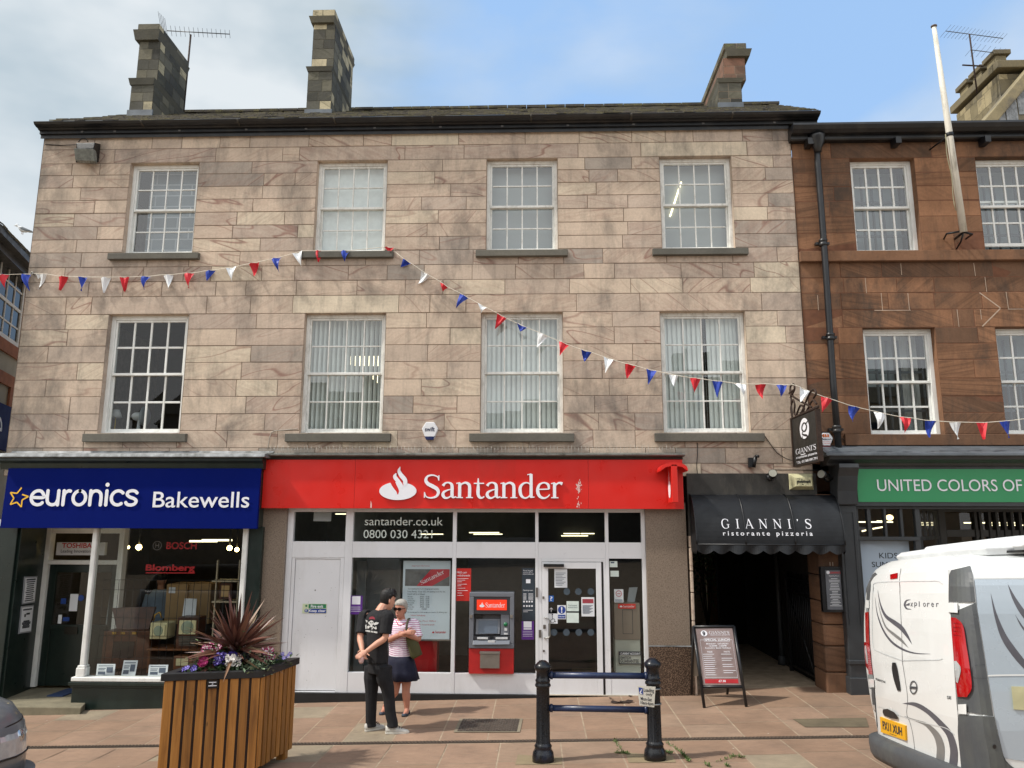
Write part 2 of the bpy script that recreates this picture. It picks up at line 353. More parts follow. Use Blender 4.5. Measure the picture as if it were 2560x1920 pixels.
def stone_mat(name,tones,vein,veinamt,soot,joint=False,stri=False,edge=None,sootc=(.10,.095,.088)):
    t=NT(name); at=t.attr(); sp=t.n('SeparateColor'); t.l(at.outputs['Color'],sp.inputs[0])
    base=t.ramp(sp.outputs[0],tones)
    g=t.n('NewGeometry')
    ang=t.math('MULTIPLY',t.math('SUBTRACT',sp.outputs[1],.5),1.5)
    vr=t.n('VectorRotate',rotation_type='Y_AXIS'); t.l(g.outputs['Position'],vr.inputs['Vector']); t.l(ang,vr.inputs['Angle'])
    off=t.n('VectorMath',operation='SCALE'); t.l(at.outputs['Color'],off.inputs[0]); off.inputs['Scale'].default_value=57.0
    ad=t.n('VectorMath',operation='ADD'); t.l(vr.outputs[0],ad.inputs[0]); t.l(off.outputs[0],ad.inputs[1])
    mp=t.n('Mapping'); mp.inputs['Scale'].default_value=(.8,1,4.2) if not stri else (.5,1,16); t.l(ad.outputs[0],mp.inputs[0])
    n1=t.noise(mp.outputs[0],.8,1,.35,.12)
    line=t.ramp(n1,[(.486,0.0),(.498,1.0),(.503,1.0),(.511,0.0)] if not stri else [(.4,0.0),(.52,.7),(.6,0.0)])
    mp2=t.n('Mapping'); mp2.inputs['Scale'].default_value=(.55,1,9); t.l(ad.outputs[0],mp2.inputs[0]); str_=t.ramp(t.noise(mp2.outputs[0],2.6,4,.7),[(.5,0.0),(.62,1.0)]); am2=t.ramp(sp.outputs[1],[(.35,0.0),(.8,.42)])
    amt=t.ramp(sp.outputs[2],[(.25,0.0),(.5,.55),(.8,1.0)])
    fine=t.ramp(t.noise(mp.outputs[0],4.2,5,.65),[(.42,0.0),(.62,1.0)])
    c=t.mix(t.math('MULTIPLY',fine,t.math('MULTIPLY',amt,.26)),base,vein,'MIX')
    c=t.mix(t.math('MULTIPLY',t.math('MULTIPLY',line,amt),veinamt),c,vein)
    if not stri: c=t.mix(t.math('MULTIPLY',str_,am2),c,tuple(.5*(x+y) for x,y in zip(vein,tones[2][1])))
    p=t.pos()
    c=t.mix(1.0,c,t.ramp(t.noise(p,2.2,4),[(.3,.86),(.7,1.12)]),'MULTIPLY')
    c=t.mix(1.0,c,t.ramp(t.noise(p,26,4,.7),[(.3,.9),(.7,1.09)]),'MULTIPLY')
    s1=t.ramp(t.noise(t.pos((1.0,1,.55)),1.1,6,.72,.3),[(.50,0.0),(.72,1.0)])
    s2=t.ramp(t.noise(t.pos((5.0,1,.8)),1.4,5,.7),[(.51,0.0),(.76,1.0)])
    c=t.mix(t.math('MULTIPLY',s1,soot),c,sootc)
    c=t.mix(t.math('MULTIPLY',s2,soot*.55),c,sootc)
    if edge is not None:
        sx_=t.n('SeparateXYZ'); t.l(g.outputs['Position'],sx_.inputs[0]); mr=t.n('MapRange'); t.l(sx_.outputs[0],mr.inputs[0]); mr.inputs[1].default_value=edge+1.0; mr.inputs[2].default_value=edge; mr.inputs[3].default_value=0; mr.inputs[4].default_value=1
        c=t.mix(t.math('MULTIPLY',mr.outputs[0],t.ramp(t.noise(t.pos((1.5,1,1)),1.6,5,.7),[(.32,0.0),(.62,.75)])),c,(.13,.12,.105))
    # fresh scrapes and pale lime spots
    w=t.ramp(t.noise(t.pos((3,1,1)),9,3,.6),[(.74,0.0),(.78,1.0)])
    c=t.mix(t.math('MULTIPLY',w,.25),c,(.55,.5,.44))
    t.col(c); t.set(Roughness=.9); t.b.inputs['Specular IOR Level'].default_value=.2
    t.bump(t.math('ADD',t.noise(p,70,4,.7),t.math('MULTIPLY',t.noise(mp.outputs[0],7,3),.8)),.35,.006)
    return t.mat
ASH=stone_mat('ashlar',[(0,(.35,.305,.26)),(.08,(.47,.38,.31)),(.5,(.545,.435,.34)),(.88,(.58,.465,.36)),(1,(.62,.53,.405))],(.25,.135,.105),.8,.75,edge=-8.455)
RED=stone_mat('red_sandstone',[(0,(.14,.08,.05)),(.4,(.22,.115,.065)),(.75,(.27,.138,.076)),(1,(.31,.16,.088))],(.075,.042,.027),.75,.95,stri=True,sootc=(.05,.042,.036))
DARKST=stone_mat('weathered_stone',[(0,(.11,.105,.09)),(.5,(.16,.15,.125)),(1,(.24,.22,.18))],(.06,.058,.05),.6,.6)
CHIM=stone_mat('chimney_stone',[(0,(.04,.04,.036)),(.4,(.11,.105,.085)),(.72,(.22,.20,.14)),(.86,(.46,.40,.26)),(1,(.52,.45,.30))],(.06,.06,.04),.6,.65)
CHIMR=stone_mat('chimney_red_stone',[(0,(.11,.09,.07)),(.5,(.24,.13,.09)),(1,(.32,.18,.12))],(.08,.06,.045),.4,.4)
def mossy(name,base,moss,amt):
    t=NT(name); v=t.pos(); at=t.attr(); sp=t.n('SeparateColor'); t.l(at.outputs['Color'],sp.inputs[0])
    c=t.mix(1.0,base,t.ramp(sp.outputs[0],[(0,.55),(1,1.5)]),'MULTIPLY')
    m=t.ramp(t.noise(v,5.5,7,.75),[(.46,0.0),(.62,1.0)])
    c=t.mix(t.math('MULTIPLY',m,amt),c,t.ramp(t.noise(v,31,4),[(.3,tuple(x*.6 for x in moss)),(.7,tuple(x*1.5 for x in moss))]))
    t.col(c); t.set(Roughness=.92); t.bump(t.noise(v,45,5,.7),.6,.02); return t.mat
SLATE=mossy('mossy_slate',(.062,.054,.045),(.13,.115,.045),.75)
LEAD=M('lead_flashing','#85888a',.55,.0,.5,7,.6,10,dirt=('#30322c',4.2,1.0))
LEADC=M('grey_lead','#5d6369',.45,.1,.2,4,.3,10,dirt=('#33383c',2.2,.6))
BLACK=M('black_gloss_paint','#121418',.38,0,.25,4,.12,30,dirt=('#4a4640',2.5,.35))
WHITE=M('white_window_paint','#e2e3df',.45,0,.04,9,.1,60,dirt=('#a8a597',7.0,.35))
UPVC=M('white_coated_metal','#dcdde0',.35,0,.02,3,.03,20,dirt=('#b9b7b4',2.0,.35))
OLDW=M('flaking_white_paint','#dfdfda',.5,0,.07,14,.25,60,dirt=('#8d887c',12.0,.5))
DGREEN=M('dark_green_paint','#16231f',.35,0,.2,3,.06,20,dirt=('#2b352f',3.0,.5))
DGREY=M('charcoal_paint','#34373a',.42,0,.12,3,.05,20,dirt=('#4b4d4e',2.5,.4))
REDP=M('red_panel','#d3231b',.33,0,.05,1.4,.02,8,dirt=('#b52a20',1.3,.5))
BLUEP=M('blue_panel',(.0012,.0075,.115),.6,0,.05,1.2,.02,8,spec=.05)
GREENP=M('green_panel','#35915e',.5,0,.03,1.5)
SIGNW=M('white_sign_acrylic','#e9eaf0',.4,0,.02,2)
STEEL=M('brushed_steel','#9b9a96',.35,.85,.1,8)
IRON=M('black_iron','#0e1014',.42,.2,.3,10,.2,60)
RUST=M('rusty_iron','#33241c',.7,.3,.4,14,.3,50)
CREAM=M('cream_lettering','#c9d3cc',.6,0,.02,3)
PAPER=M('white_paper','#d9dce0',.8,0,.03,4)
INK=M('printed_ink','#2c2f38',.8,0,.0,3)
def glass_mat(name,tint=(1,1,1),rough=.0,refl=1.0,k=1.0):
    t=NT(name); t.nt.nodes.remove(t.b)
    tr=t.n('BsdfTransparent'); tr.inputs[0].default_value=(*tint,1); gl=t.n('BsdfGlossy'); gl.inputs['Roughness'].default_value=rough; gl.inputs['Color'].default_value=(refl,refl,refl,1)
    lw=t.n('LayerWeight'); lw.inputs['Blend'].default_value=.5
    f=t.ramp(lw.outputs['Facing'],[(0,.06*k),(.55,.075*k),(.8,.2),(1,1.0)])
    mx=t.n('MixShader'); t.l(f,mx.inputs[0]); t.l(tr.outputs[0],mx.inputs[1]); t.l(gl.outputs[0],mx.inputs[2]); t.l(mx.outputs[0],t.out.inputs[0]); return t.mat
GLASS=glass_mat('window_glass',(.88,.91,.90),k=1.8); SHOPG=glass_mat('shop_glass',(.82,.85,.84),k=.65)
def copy_tree(o, parent=None, loc=None, rotz=None, label=None):
    c=o.copy(); COL.objects.link(c); c.parent=parent; ORG[c.name]=ORG.get(o.name,Vector())
    if loc is not None: c.location=loc
    if rotz is not None: c.rotation_euler.z=rotz
    if label: c['label']=label
    for ch in o.children: copy_tree(ch,c)
    return c
def rects_minus(r, holes):
    """split rectangle (x0,x1,z0,z1) round the holes; returns the pieces outside them"""
    out=[r]
    for hx0,hx1,hz0,hz1 in holes:
        nxt=[]
        for x0,x1,z0,z1 in out:
            if hx0>=x1 or hx1<=x0 or hz0>=z1 or hz1<=z0: nxt.append((x0,x1,z0,z1)); continue
            if hx0>x0: nxt.append((x0,hx0,z0,z1))
            if hx1<x1: nxt.append((hx1,x1,z0,z1))
            a,b=max(x0,hx0),min(x1,hx1)
            if hz1<z1: nxt.append((a,b,hz1,z1))
            if hz0>z0: nxt.append((a,b,z0,hz0))
        out=nxt
    return out
def ashlar(mb, x0,x1, zs, holes, rnd, lens=(.45,1.15), lintels=(), dep=.007, depth=.15, jm=1, y=0.0, revm=0):
    """coursed stone blocks; zs = course joints from the top down; material 0 stone, jm joints"""
    for zt,zb in zip(zs[:-1],zs[1:]):
        cuts=[x0]; x=x0; lin_=[l for l in lintels if abs(l[2]-zb)<.03]
        for hx0,hx1,hz0,hz1 in holes:
            if hz0<zb+.02 and hz1>zt-.02: cuts+= [hx0,hx1]
        for l in lin_: cuts+=[l[0],l[1]]
        cuts=sorted(set(cuts+[x1])); js=[]
        for a,b in zip(cuts[:-1],cuts[1:]):
            js.append(a)
            if any(abs(a-l[0])<1e-6 for l in lin_): continue
            x=a
            while True:
                s=rnd.uniform(*lens)
                if x+s>b-.25: break
                x+=s; js.append(x)
        js=sorted(set(js+[x1]))
        for a,b in zip(js[:-1],js[1:]):
            mb.col=(rnd.random(),rnd.random(),rnd.random())
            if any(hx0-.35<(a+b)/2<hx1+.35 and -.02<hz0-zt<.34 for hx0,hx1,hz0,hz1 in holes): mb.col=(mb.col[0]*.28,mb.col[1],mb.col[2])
            li=[l for l in lin_ if abs(l[0]-a)<1e-6 and len(l)>3]
            if li: mb.col=li[0][3]
            o=rnd.uniform(-.003,.003); jit=[rnd.uniform(-.002,.002) for _ in range(4)]
            for p,q,c,d in rects_minus((a,b,zb,zt),holes):
                g=.0035; k=.006
                xl=p+(g if abs(p-a)<1e-6 else 0); xr=q-(g if abs(q-b)<1e-6 else 0); zl=c+(g if abs(c-zb)<1e-6 else 0); zr=d-(g if abs(d-zt)<1e-6 else 0)
                kl=k if xl>p else 0; kr=k if xr<q else 0; kb=k if zl>c else 0; kt=k if zr<d else 0
                F=[(xl+kl,y+o+jit[0],zl+kb),(xr-kr,y+o+jit[1],zl+kb),(xr-kr,y+o+jit[2],zr-kt),(xl+kl,y+o+jit[3],zr-kt)]; B=[(xl,y+dep,zl),(xr,y+dep,zl),(xr,y+dep,zr),(xl,y+dep,zr)]
                mb.m=0; mb.face(F)
                for i in range(4):
                    j=(i+1)%4; mb.face([B[i],B[j],F[j],F[i]])
    mb.m=jm; mb.col=(.5,.5,.5)
    for p,q,c,d in rects_minus((x0,x1,zs[-1],zs[0]),holes): mb.face([(p,y+dep-.001,c),(q,y+dep-.001,c),(q,y+dep-.001,d),(p,y+dep-.001,d)])
    for hx0,hx1,hz0,hz1 in holes:
        mb.m=revm
        for (A,B_) in (((hx0,hz0),(hx0,hz1)),((hx0,hz1),(hx1,hz1)),((hx1,hz1),(hx1,hz0)),((hx1,hz0),(hx0,hz0))):
            mb.col=(rnd.uniform(.1,.7),rnd.random(),rnd.random()*.5)
            mb.face([(A[0],y+.0,A[1]),(B_[0],y+.0,B_[1]),(B_[0],y+depth,B_[1]),(A[0],y+depth,A[1])])
    mb.m=0
def sash(parent, xl,xr,zb,zt, paint, cols=4, rows=2, fy=.13, open_gap=0.0, y=0.0, tilt=.006, glass=None, pw=.05, bar=.02, lowsill=.055):
    """two-sash window: frame mesh (part) and panes (sub-part)"""
    f=MB(); fy+=y; pw2=.03; f.col=(.5,.5,.5)
    f.box(xl,xl+pw,fy-.02,fy+.12,zb,zt); f.box(xr-pw,xr,fy-.02,fy+.12,zb,zt); f.box(xl+pw,xr-pw,fy-.02,fy+.12,zt-pw,zt); f.box(xl+pw,xr-pw,fy-.03,fy+.12,zb,zb+.03)
    g=MB(); zm=(zb+zt)/2; rnd=random.Random(int(xl*1000)+int(zt*77))
    for k,(a,b,yy) in enumerate(((zm-.02,zt-pw,fy),(zb+.03+open_gap,zm+.02+open_gap,fy+.045))):
        X0,X1=xl+pw+.001,xr-pw-.001; lo=.04 if k==0 else lowsill
        f.box(X0,X0+pw2,yy,yy+.04,a,b); f.box(X1-pw2,X1,yy,yy+.04,a,b); f.box(X0+pw2,X1-pw2,yy,yy+.04,b-(.035 if k==0 else .04),b); f.box(X0+pw2,X1-pw2,yy-.004,yy+.04,a,a+lo)
        gx0,gx1,gz0,gz1=X0+pw2,X1-pw2,a+lo,b-.036
        xs=[gx0+(gx1-gx0)*i/cols for i in range(cols+1)]; zs=[gz0+(gz1-gz0)*i/rows for i in range(rows+1)]
        for x in xs[1:-1]: f.box(x-bar/2,x+bar/2,yy+.006,yy+.034,gz0,gz1)
        for z in zs[1:-1]:
            for p,q in zip(xs[:-1],xs[1:]): f.box(p+bar/2,q-bar/2,yy+.007,yy+.033,z-bar/2,z+bar/2)
        for p,q in zip(xs[:-1],xs[1:]):
            for c,d in zip(zs[:-1],zs[1:]):
                tx,tz=rnd.gauss(0,tilt),rnd.gauss(0,tilt)
                yc=lambda x,z:yy+.02+tx*(x-(p+q)/2)+tz*(z-(c+d)/2)
                g.face([(x,yc(x,z),z) for x,z in ((p,c),(q,c),(q,d),(p,d))])
    w=f.build('window',paint,parent,bev=.003,seg=1)
    g.build('glass',glass or GLASS,w)
    return w
# ------------------------------------------------------------------ main stone building
def mean_z(pts, Y=0.0): return sum(P(a,b,Y).z for a,b in pts)/len(pts)
def mean_x(pts, Y=0.0): return sum(P(a,b,Y).x for a,b in pts)/len(pts)
LX, RX = -8.455, 4.245
bld = thing('stone_building','long three storey pale sandstone terrace with eight white sash windows above two shops','building',(-2,0,ground(-2,0)))
R1T=mean_z([(415,406),(882,401),(1305,397),(1738,389.6)]); R1B=mean_z([(388,631),(872,628),(1305,628),(1745,622)])
R2T=mean_z([(374,784),(864,783),(1305,782.4),(1755,777)]); R2B=mean_z([(345,1080.5),(852,1083),(1305,1083),(1768,1081.5)])
W1=[((330,406),(303,632),(498.5,406),(480,630)),((795.7,401),(781.8,626),(968.4,401),(961.8,628)),((1217,398),(1215,628),(1393.4,396),(1395,628)),((1649,391),(1655.3,621),(1827,388),(1838.5,621))]
W2=[((275,784),(241.6,1081),(473.4,784),(448,1080)),((762,783),(749,1083),(965.5,783),(955,1083)),((1202.8,783),(1200.8,1083),(1406.4,782),(1408.8,1083)),((1649.8,778),(1659.6,1081),(1861.6,776),(1877.5,1081))]
wins=[]
for row,(zt,zb) in ((W1,(R1T,R1B)),(W2,(R2T,R2B))):
    for w in row: wins.append((mean_x(w[:2]),mean_x(w[2:]),zb,zt))
S1=[(275.5,500.6),(754,984),(1189.8,1419),(1630.7,1868.8)]; S2=[(213,469),(716,978),(1174,1435),(1636,1908.5)]
ZT=9.20
cy=[373,None,437.5,468.7,500.4,533,566,598.6,631.3,668,705,742,None,824,865.4,907,950,992,1035,1077,1120,1158,1190]
zs=[ZT]+[P(290,c).z if c else None for c in cy]
zs[2]=R1T; zs[13]=R2T
WB=zs[-1]
ww=MB(); rnd=random.Random(11)
sillz1=[(P(a,640).x,P(b,640).x) for a,b in S1]; sillz2=[(P(a,1092).x,P(b,1092).x) for a,b in S2]
lint=[]
for i,(a,b,zb,zt) in enumerate(wins):
    e=rnd.uniform(.22,.4); l=[a-e,b+e*.9,zt]
    if i==5: l=[P(732,760).x,P(997,760).x,zt,(1.0,.5,.0)]
    elif i in (4,): l+= [(.25,.55,.1)]
    lint.append(tuple(l))
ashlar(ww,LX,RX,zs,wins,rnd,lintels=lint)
# side return walls, back and inside
ww.m=0; ww.col=(.4,.5,.3)
ww.face([(LX,8,WB),(LX,.0,WB),(LX,.0,ZT),(LX,8,ZT)]); ww.face([(RX,.0,WB),(RX,8,WB),(RX,8,ZT),(RX,.0,ZT)]); ww.face([(RX,8,0),(LX,8,0),(LX,8,ZT),(RX,8,ZT)])
ww.build('wall',[ASH,M('stone_joints','#75675a',.95,0,.15,8)],bld)
# rooms behind the windows
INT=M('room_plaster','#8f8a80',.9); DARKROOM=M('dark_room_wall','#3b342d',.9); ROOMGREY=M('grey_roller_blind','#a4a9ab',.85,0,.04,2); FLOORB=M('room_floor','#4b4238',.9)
rm=MB(); zmid=(R1B+R2T)/2
for z in (WB+.02,zmid,ZT-.02): rm.box(LX+.2,RX-.2,.22,7.8,z-.08,z+.08)
for x in (-4.95,-1.85,.95,RX-.3): rm.box(x-.06,x+.06,.22,7.8,WB+.1,zmid-.08); rm.box(x-.061,x+.061,.22,7.8,zmid+.08,ZT-.1)
rm.box(LX+.2,RX-.2,4.2,4.3,WB+.1,ZT-.1)
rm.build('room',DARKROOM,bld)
BLKWALL=NT('painted_blockwork'); _v=BLKWALL.coord((1,1,1),(R_(90),0,0)); _b=BLKWALL.n('TexBrick'); BLKWALL.l(_v,_b.inputs['Vector'])
for k,v in (('Scale',1),('Mortar Size',.012),('Brick Width',.42),('Row Height',.2)): _b.inputs[k].default_value=v
_b.inputs['Color1'].default_value=(*lin('#6d7780'),1); _b.inputs['Color2'].default_value=(*lin('#76818a'),1); _b.inputs['Mortar'].default_value=(*lin('#a3abb3'),1); BLKWALL.col(_b.outputs[0]); BLKWALL=BLKWALL.mat
NET=M('net_curtain','#dfe4e4',.9,0,.08,9); SLATB=M('vertical_blind_fabric','#e2e8e7',.85,0,.05,5); TUBE=M('lit_fluorescent_tube','#fff6d8',.5,emit='#fff0c0',es=2.0)
LITB=M('lit_bulb','#ffe9b0',.5,emit='#ffd98a',es=12.0); LITP=M('lit_ceiling_panel','#fff6d8',.5,emit='#fff0c8',es=2.2)
for i,(a,b,zb,zt) in enumerate(wins):
    top=i<4; k=i%4; paint=OLDW if i not in (4,0) else WHITE
    w=sash(bld,a,b,zb,zt,paint,fy=.12,pw=.055 if i!=4 else .07,bar=.022 if i!=4 else .032,tilt=.008,glass=SHOPG if i==4 else None)
    sx=(sillz1 if top else sillz2)[k]; s=MB(); s.col=(rng.random()*.6,.5,.2); hs=.125 if top else .145
    sh=hs
    s.raw([(sx[0],-.085,zb-sh),(sx[1],-.085,zb-sh),(sx[1],-.085,zb-.02),(sx[0],-.085,zb-.02),(sx[0],.12,zb-sh),(sx[1],.12,zb-sh),(sx[1],.12,zb+.004),(sx[0],.12,zb+.004)],[(0,1,2,3),(3,2,6,7),(0,4,5,1),(0,3,7,4),(1,5,6,2),(4,7,6,5)])
    s.build('sill',DARKST,w,bev=.006)
    m=MB()
    if i==0:
        m.box(a+.16,b+.3,.40,.45,zb-.3,zt+.3); m.build('blocked_up_wall',BLKWALL,w)
    elif i==1:
        m.face([(a,.26,zb),(b,.26,zb),(b,.26,zt),(a,.26,zt)]); 
        m.build('net_curtain',NET,w)
    elif i in (2,3):
        m.face([(a+.02,.33,zb+.02),(b-.02,.33,zb+.02),(b-.02,.33,zt-.02),(a+.02,.33,zt-.02)]); m.build('roller_blind',ROOMGREY,w)
        if i==3:
            t=MB(); p0,p1=P(1675,541,.3),P(1703,455,.3); t.tube([p0,p1],.013,8); t.build('lit_tube',TUBE,w)
    elif i>4:
        n=int((b-a)/.082); ang={5:58,6:26,7:20}[i]
        for j in range(n+1):
            x=a+.05+(b-a-.1)*j/n; an=R_(ang+rng.uniform(-5,5)); hw=.047
            if i==7 and j in (9,): an=R_(80)
            dx,dy=hw*math.cos(an),hw*math.sin(an); sk=(.02*(j-n+2) if (i==7 and j>n-3) else 0)
            m.face([(x-dx,.30-dy,zb+.03),(x,.29,zb+.03),(x-sk,.29,zt-.03),(x-dx-sk,.30-dy,zt-.03)]); m.face([(x,.29,zb+.03),(x+dx,.30+dy,zb+.03),(x+dx-sk,.30+dy,zt-.03),(x-sk,.29,zt-.03)])
        m.build('vertical_blind',SLATB,w)
        if i==5:
            t=MB(); t.box(a+.25,a+1.0,1.6,2.2,zt-.42,zt-.36); t.box(a+.6,b-.1,2.2,2.9,zt-.62,zt-.56); t.build('lit_panel',LITP,w)
# fan and lamp standing in the dark room window
Wd=wins[4]; fx=P(353,1038,.5)
fan=thing('desk_fan','white desk fan standing in the dark upstairs window over the blue shop','fan',(fx.x,.45,R2B+.07))
FANP=M('white_plastic','#c9cdd0',.4)
m=MB(); m.lathe([(.09,0),(.09,.03),(.03,.05),(.025,.2),(.03,.24)],(fx.x,.45,R2B+.075),14); m.build('stand',FANP,fan)
m=MB(); m.ell((fx.x-.04,.47,R2B+.33),(.1,.09,.075)); m.build('motor',FANP,fan)
m=MB(); Mx=Matrix.Rotation(R_(70),3,'Z')
m.ell((fx.x+.09,.45,R2B+.33),(.05,.17,.17)); m.build('cage',M('fan_cage','#7f868c',.4),fan)
m=MB(); dl=P(292,1016,.5)
dk=thing('desk_lamp','small white shaded lamp beside the fan in the dark upstairs window','lamp',(dl.x,.5,R2B+.07))
m.lathe([(.06,0),(.06,.02),(.01,.03),(.01,.26)],(dl.x,.5,R2B+.07),12); m.build('base',M('yellow_lamp_base','#c8a72a',.4),dk)
m=MB(); m.lathe([(.10,.25),(.05,.38)],(dl.x,.5,R2B+.07),14); m.build('lamp_shade',FANP,dk)
m=MB(); m.box(Wd[0]+.05,Wd[1]-.05,.28,.75,R2B+.0,R2B+.07); tag(m.build('window_table',M('brown_wood','#4a2c1c',.5)),'brown wooden table inside the dark upstairs window under the fan','table')
# cornice and gutter
gut=MB(); gy=-.34
gq=[(.0,334),(-.05,333.2),(-.05,325),(-.09,321),(-.09,314.5),(-.13,311),(-.15,307.5),(-.20,303),(-.25,296.5),(-.275,290),(-.25,288.8),(-.2,291)]
gpr=[(y,P(1100,py,y).z) for y,py in gq]; zg=gpr[0][1]; gtop=gpr[9][1]
gut.exx(gpr+[(.0,gpr[-1][1])],P(84,302,-.27).x,P(2052,272,-.27).x)
g=gut.build('gutter',BLACK,bld)
b=MB()
for px in (202,284,446,613,763,935,1100,1255,1420,1585,1760,1939):
    x=P(px,318,-.14).x; b.box(x-.02,x+.02,-.098,-.088,gpr[3][1]+.012,gpr[4][1]-.008)
b.build('bracket',M('worn_black_metal','#6a6866',.4,.3),g)
jn=MB()
for px in (350,592,834,1080,1328,1580,1835):
    x=P(px,300,-.3).x; jn.tube([(x,gpr[k][0]-.002,gpr[k][1]) for k in (6,7,8,9)],.016,6)
jn.build('gutter_joint',M('stained_gutter_joint','#3b362e',.7),g)
# slate roof, laid as rows of slates
EY,EZ=-.25,gtop+.012; RY=4.6
rzL=P(1000,270.5,RY).z-.07
roof=MB(); nrow=26
xl1,xr1=P(330,277,RY).x,P(1945,262.5,RY).x
eL0,eR0=P(84,302,-.27).x+.03,P(2052,272,-.27).x-.03
def edgeL(t): return eL0+(xl1-eL0)*t
def edgeR(t): return eR0+(xr1-eR0)*t
roof.col=(.4,.4,.4)
roof.face([(edgeL(0),EY,EZ-.03),(edgeR(0),EY,EZ-.03),(edgeR(1),RY,rzL-.03),(edgeL(1),RY,rzL-.03)])
roof.face([(LX-.25,8,EZ-.03),(edgeL(0),EY,EZ-.03),(edgeL(1),RY,rzL-.03)]); roof.face([(edgeR(0),EY,EZ-.03),(RX+.1,8,EZ-.03),(edgeR(1),RY,rzL-.03)]); roof.face([(RX+.1,8.5,EZ-.03),(LX-.25,8.5,EZ-.03),(edgeL(1),RY,rzL-.03),(edgeR(1),RY,rzL-.03)])
rr=random.Random(4)
for r in range(nrow):
    t0,t1=r/nrow,(r+1.25)/nrow
    if t1>1: t1=1
    x=edgeL(t0)+rr.uniform(0,.2)
    while x<edgeR(t0):
        w=rr.uniform(.16,.34); roof.col=(rr.random(),0,0); d=rr.uniform(-.012,.014); s=rr.uniform(-.01,.015)
        x1=min(x+w-.006,edgeR(t0)); z0=EZ+(rzL-EZ)*t0+.022+d; z1=EZ+(rzL-EZ)*t1+.004; y0=EY+(RY-EY)*t0-s; y1=EY+(RY-EY)*t1
        if t0>.0 or True:
            roof.raw([(x,y0,z0-.02),(x1,y0,z0-.02),(x1,y0,z0),(x,y0,z0),(x,y1,z1),(x1,y1,z1)],[(0,1,2,3),(3,2,5,4),(0,3,4),(1,5,2)])
        x+=w
roof.col=(.35,0,0)
for i in range(34):
    xx=edgeL(1)+(edgeR(1)-edgeL(1))*i/34; ww_=(edgeR(1)-edgeL(1))/34
    zz=rzL+.03+rr.uniform(-.005,.005); roof.box(xx,xx+ww_-.01,RY-.14,RY+.14,zz-.06,zz)
roof.build('roof',SLATE,bld)
def on_roof(px,py):
    d=ray(px,py); n=Vector((0,-(rzL-EZ),RY-EY)); o=Vector((0,-DIST,CAMZ)); t=(Vector((0,EY,EZ))-o).dot(n)/d.dot(n); return o+d*t
# chimneys: front face at yf, running back by L
def chim_blocks(mb, x0,x1,y0,y1,z0,z1,ch,rnd,mat=0,light=.12):
    mb.m=1; mb.col=(.35,.5,.5); e=.005; mb.box(x0+e,x1-e,y0+e,y1-e,z0,z1); mb.m=mat
    z=z0
    while z<z1-.05:
        h=min(ch*rnd.uniform(.85,1.15),z1-z)
        if z1-(z+h)<.1: h=z1-z
        for (lo,hi,fn) in ((x0,x1,lambda a,b,c,d:[(a,y0,c),(b,y0,c),(b,y0,d),(a,y0,d)]),(y0,y1,lambda a,b,c,d:[(x1,a,c),(x1,b,c),(x1,b,d),(x1,a,d)]),(y0,y1,lambda a,b,c,d:[(x0,b,c),(x0,a,c),(x0,a,d),(x0,b,d)])):
            x=lo
            while x<hi-.01:
                w=rnd.uniform(.2,.42); w=hi-x if hi-(x+w)<.12 else w
                q=rnd.random(); mb.col=((rnd.uniform(.86,1) if q<light else rnd.uniform(.05,.6)),rnd.random(),rnd.random()); g_=.006
                mb.face(fn(x+g_,x+w-g_,z+g_,z+h-g_)); x+=w
        z+=h
def chimney(parent,yf,L,base,sh,nk,cp,tp,mat,name='chimney',cap=None,seed=1,light=.13,right=True,ch=.24,mort=None,bmat=None):
    mort=mort or M('chimney_joint','#5d594d',.95,0,.2,9)
    """pixel outlines of the front face: base (xl,xr,y), sh = ledge (xl,xr,ytop,ybot), nk = shaft above (xl,xr), cp = cornice (xl,xr,ytop,ybot), tp = top course (xl,xr,ytop)"""
    rnd=random.Random(seed); m=MB(); Yb=yf+L
    X=lambda px,py:P(px,py,yf).x; Z=lambda py,px=(base[0]+base[1])/2:P(px,py,yf).z
    zb=Z(base[2])-1.2
    chim_blocks(m,X(base[0],base[2]),X(base[1],base[2]),yf,Yb,zb,Z(sh[3]),ch,rnd,light=light)
    o=m.build(name,[bmat or mat,mort],parent); m=MB()
    chim_blocks(m,X(nk[0],sh[2]),X(nk[1],sh[2]),yf+.06,Yb-.05,Z(sh[2]),Z(cp[3]),ch,rnd,light=light)
    m.build('shaft',[mat,mort],o)
    m=MB(); rr_=random.Random(seed+5)
    def ledge(xl,xr,z1,z0,outw):
        xa,xb=X(xl,base[2]*0+sh[2]) ,X(xr,sh[2])
        m.col=(rr_.uniform(.3,.6),rr_.random(),.2)
        h=z1-z0
        m.raw([(xl_,y_,z_) for (xl_,y_,z_) in ((xl2,yy,zz) for zz,e in ((z0,outw*.45),(z0+h*.45,outw*.25),(z1,0)) for (xl2,yy) in ((xl+e,yf-.05+e),(xr-e,yf-.05+e),(xr-e,Yb+.05-e),(xl+e,Yb+.05-e)))],
              [(3,2,1,0)]+[(a+k*4,(a+1)%4+k*4,(a+1)%4+k*4+4,a+k*4+4) for k in range(2) for a in range(4)]+[(8,9,10,11)])
    ledge(X(sh[0],sh[2]),X(sh[1],sh[2]),Z(sh[2]),Z(sh[3]),.07); ledge(X(cp[0],cp[2]),X(cp[1],cp[2]),Z(cp[2]),Z(cp[3]),.09)
    m.build('ledge',bmat or mat,o)
    m=MB(); chim_blocks(m,X(tp[0],tp[2]),X(tp[1],tp[2]),yf-.04,Yb+.03,Z(cp[2]),Z(tp[2]),.3,rnd,light=.35); m.build('cap_course',[mat if cap is None else cap,mort],o)
    return o
q=3.456
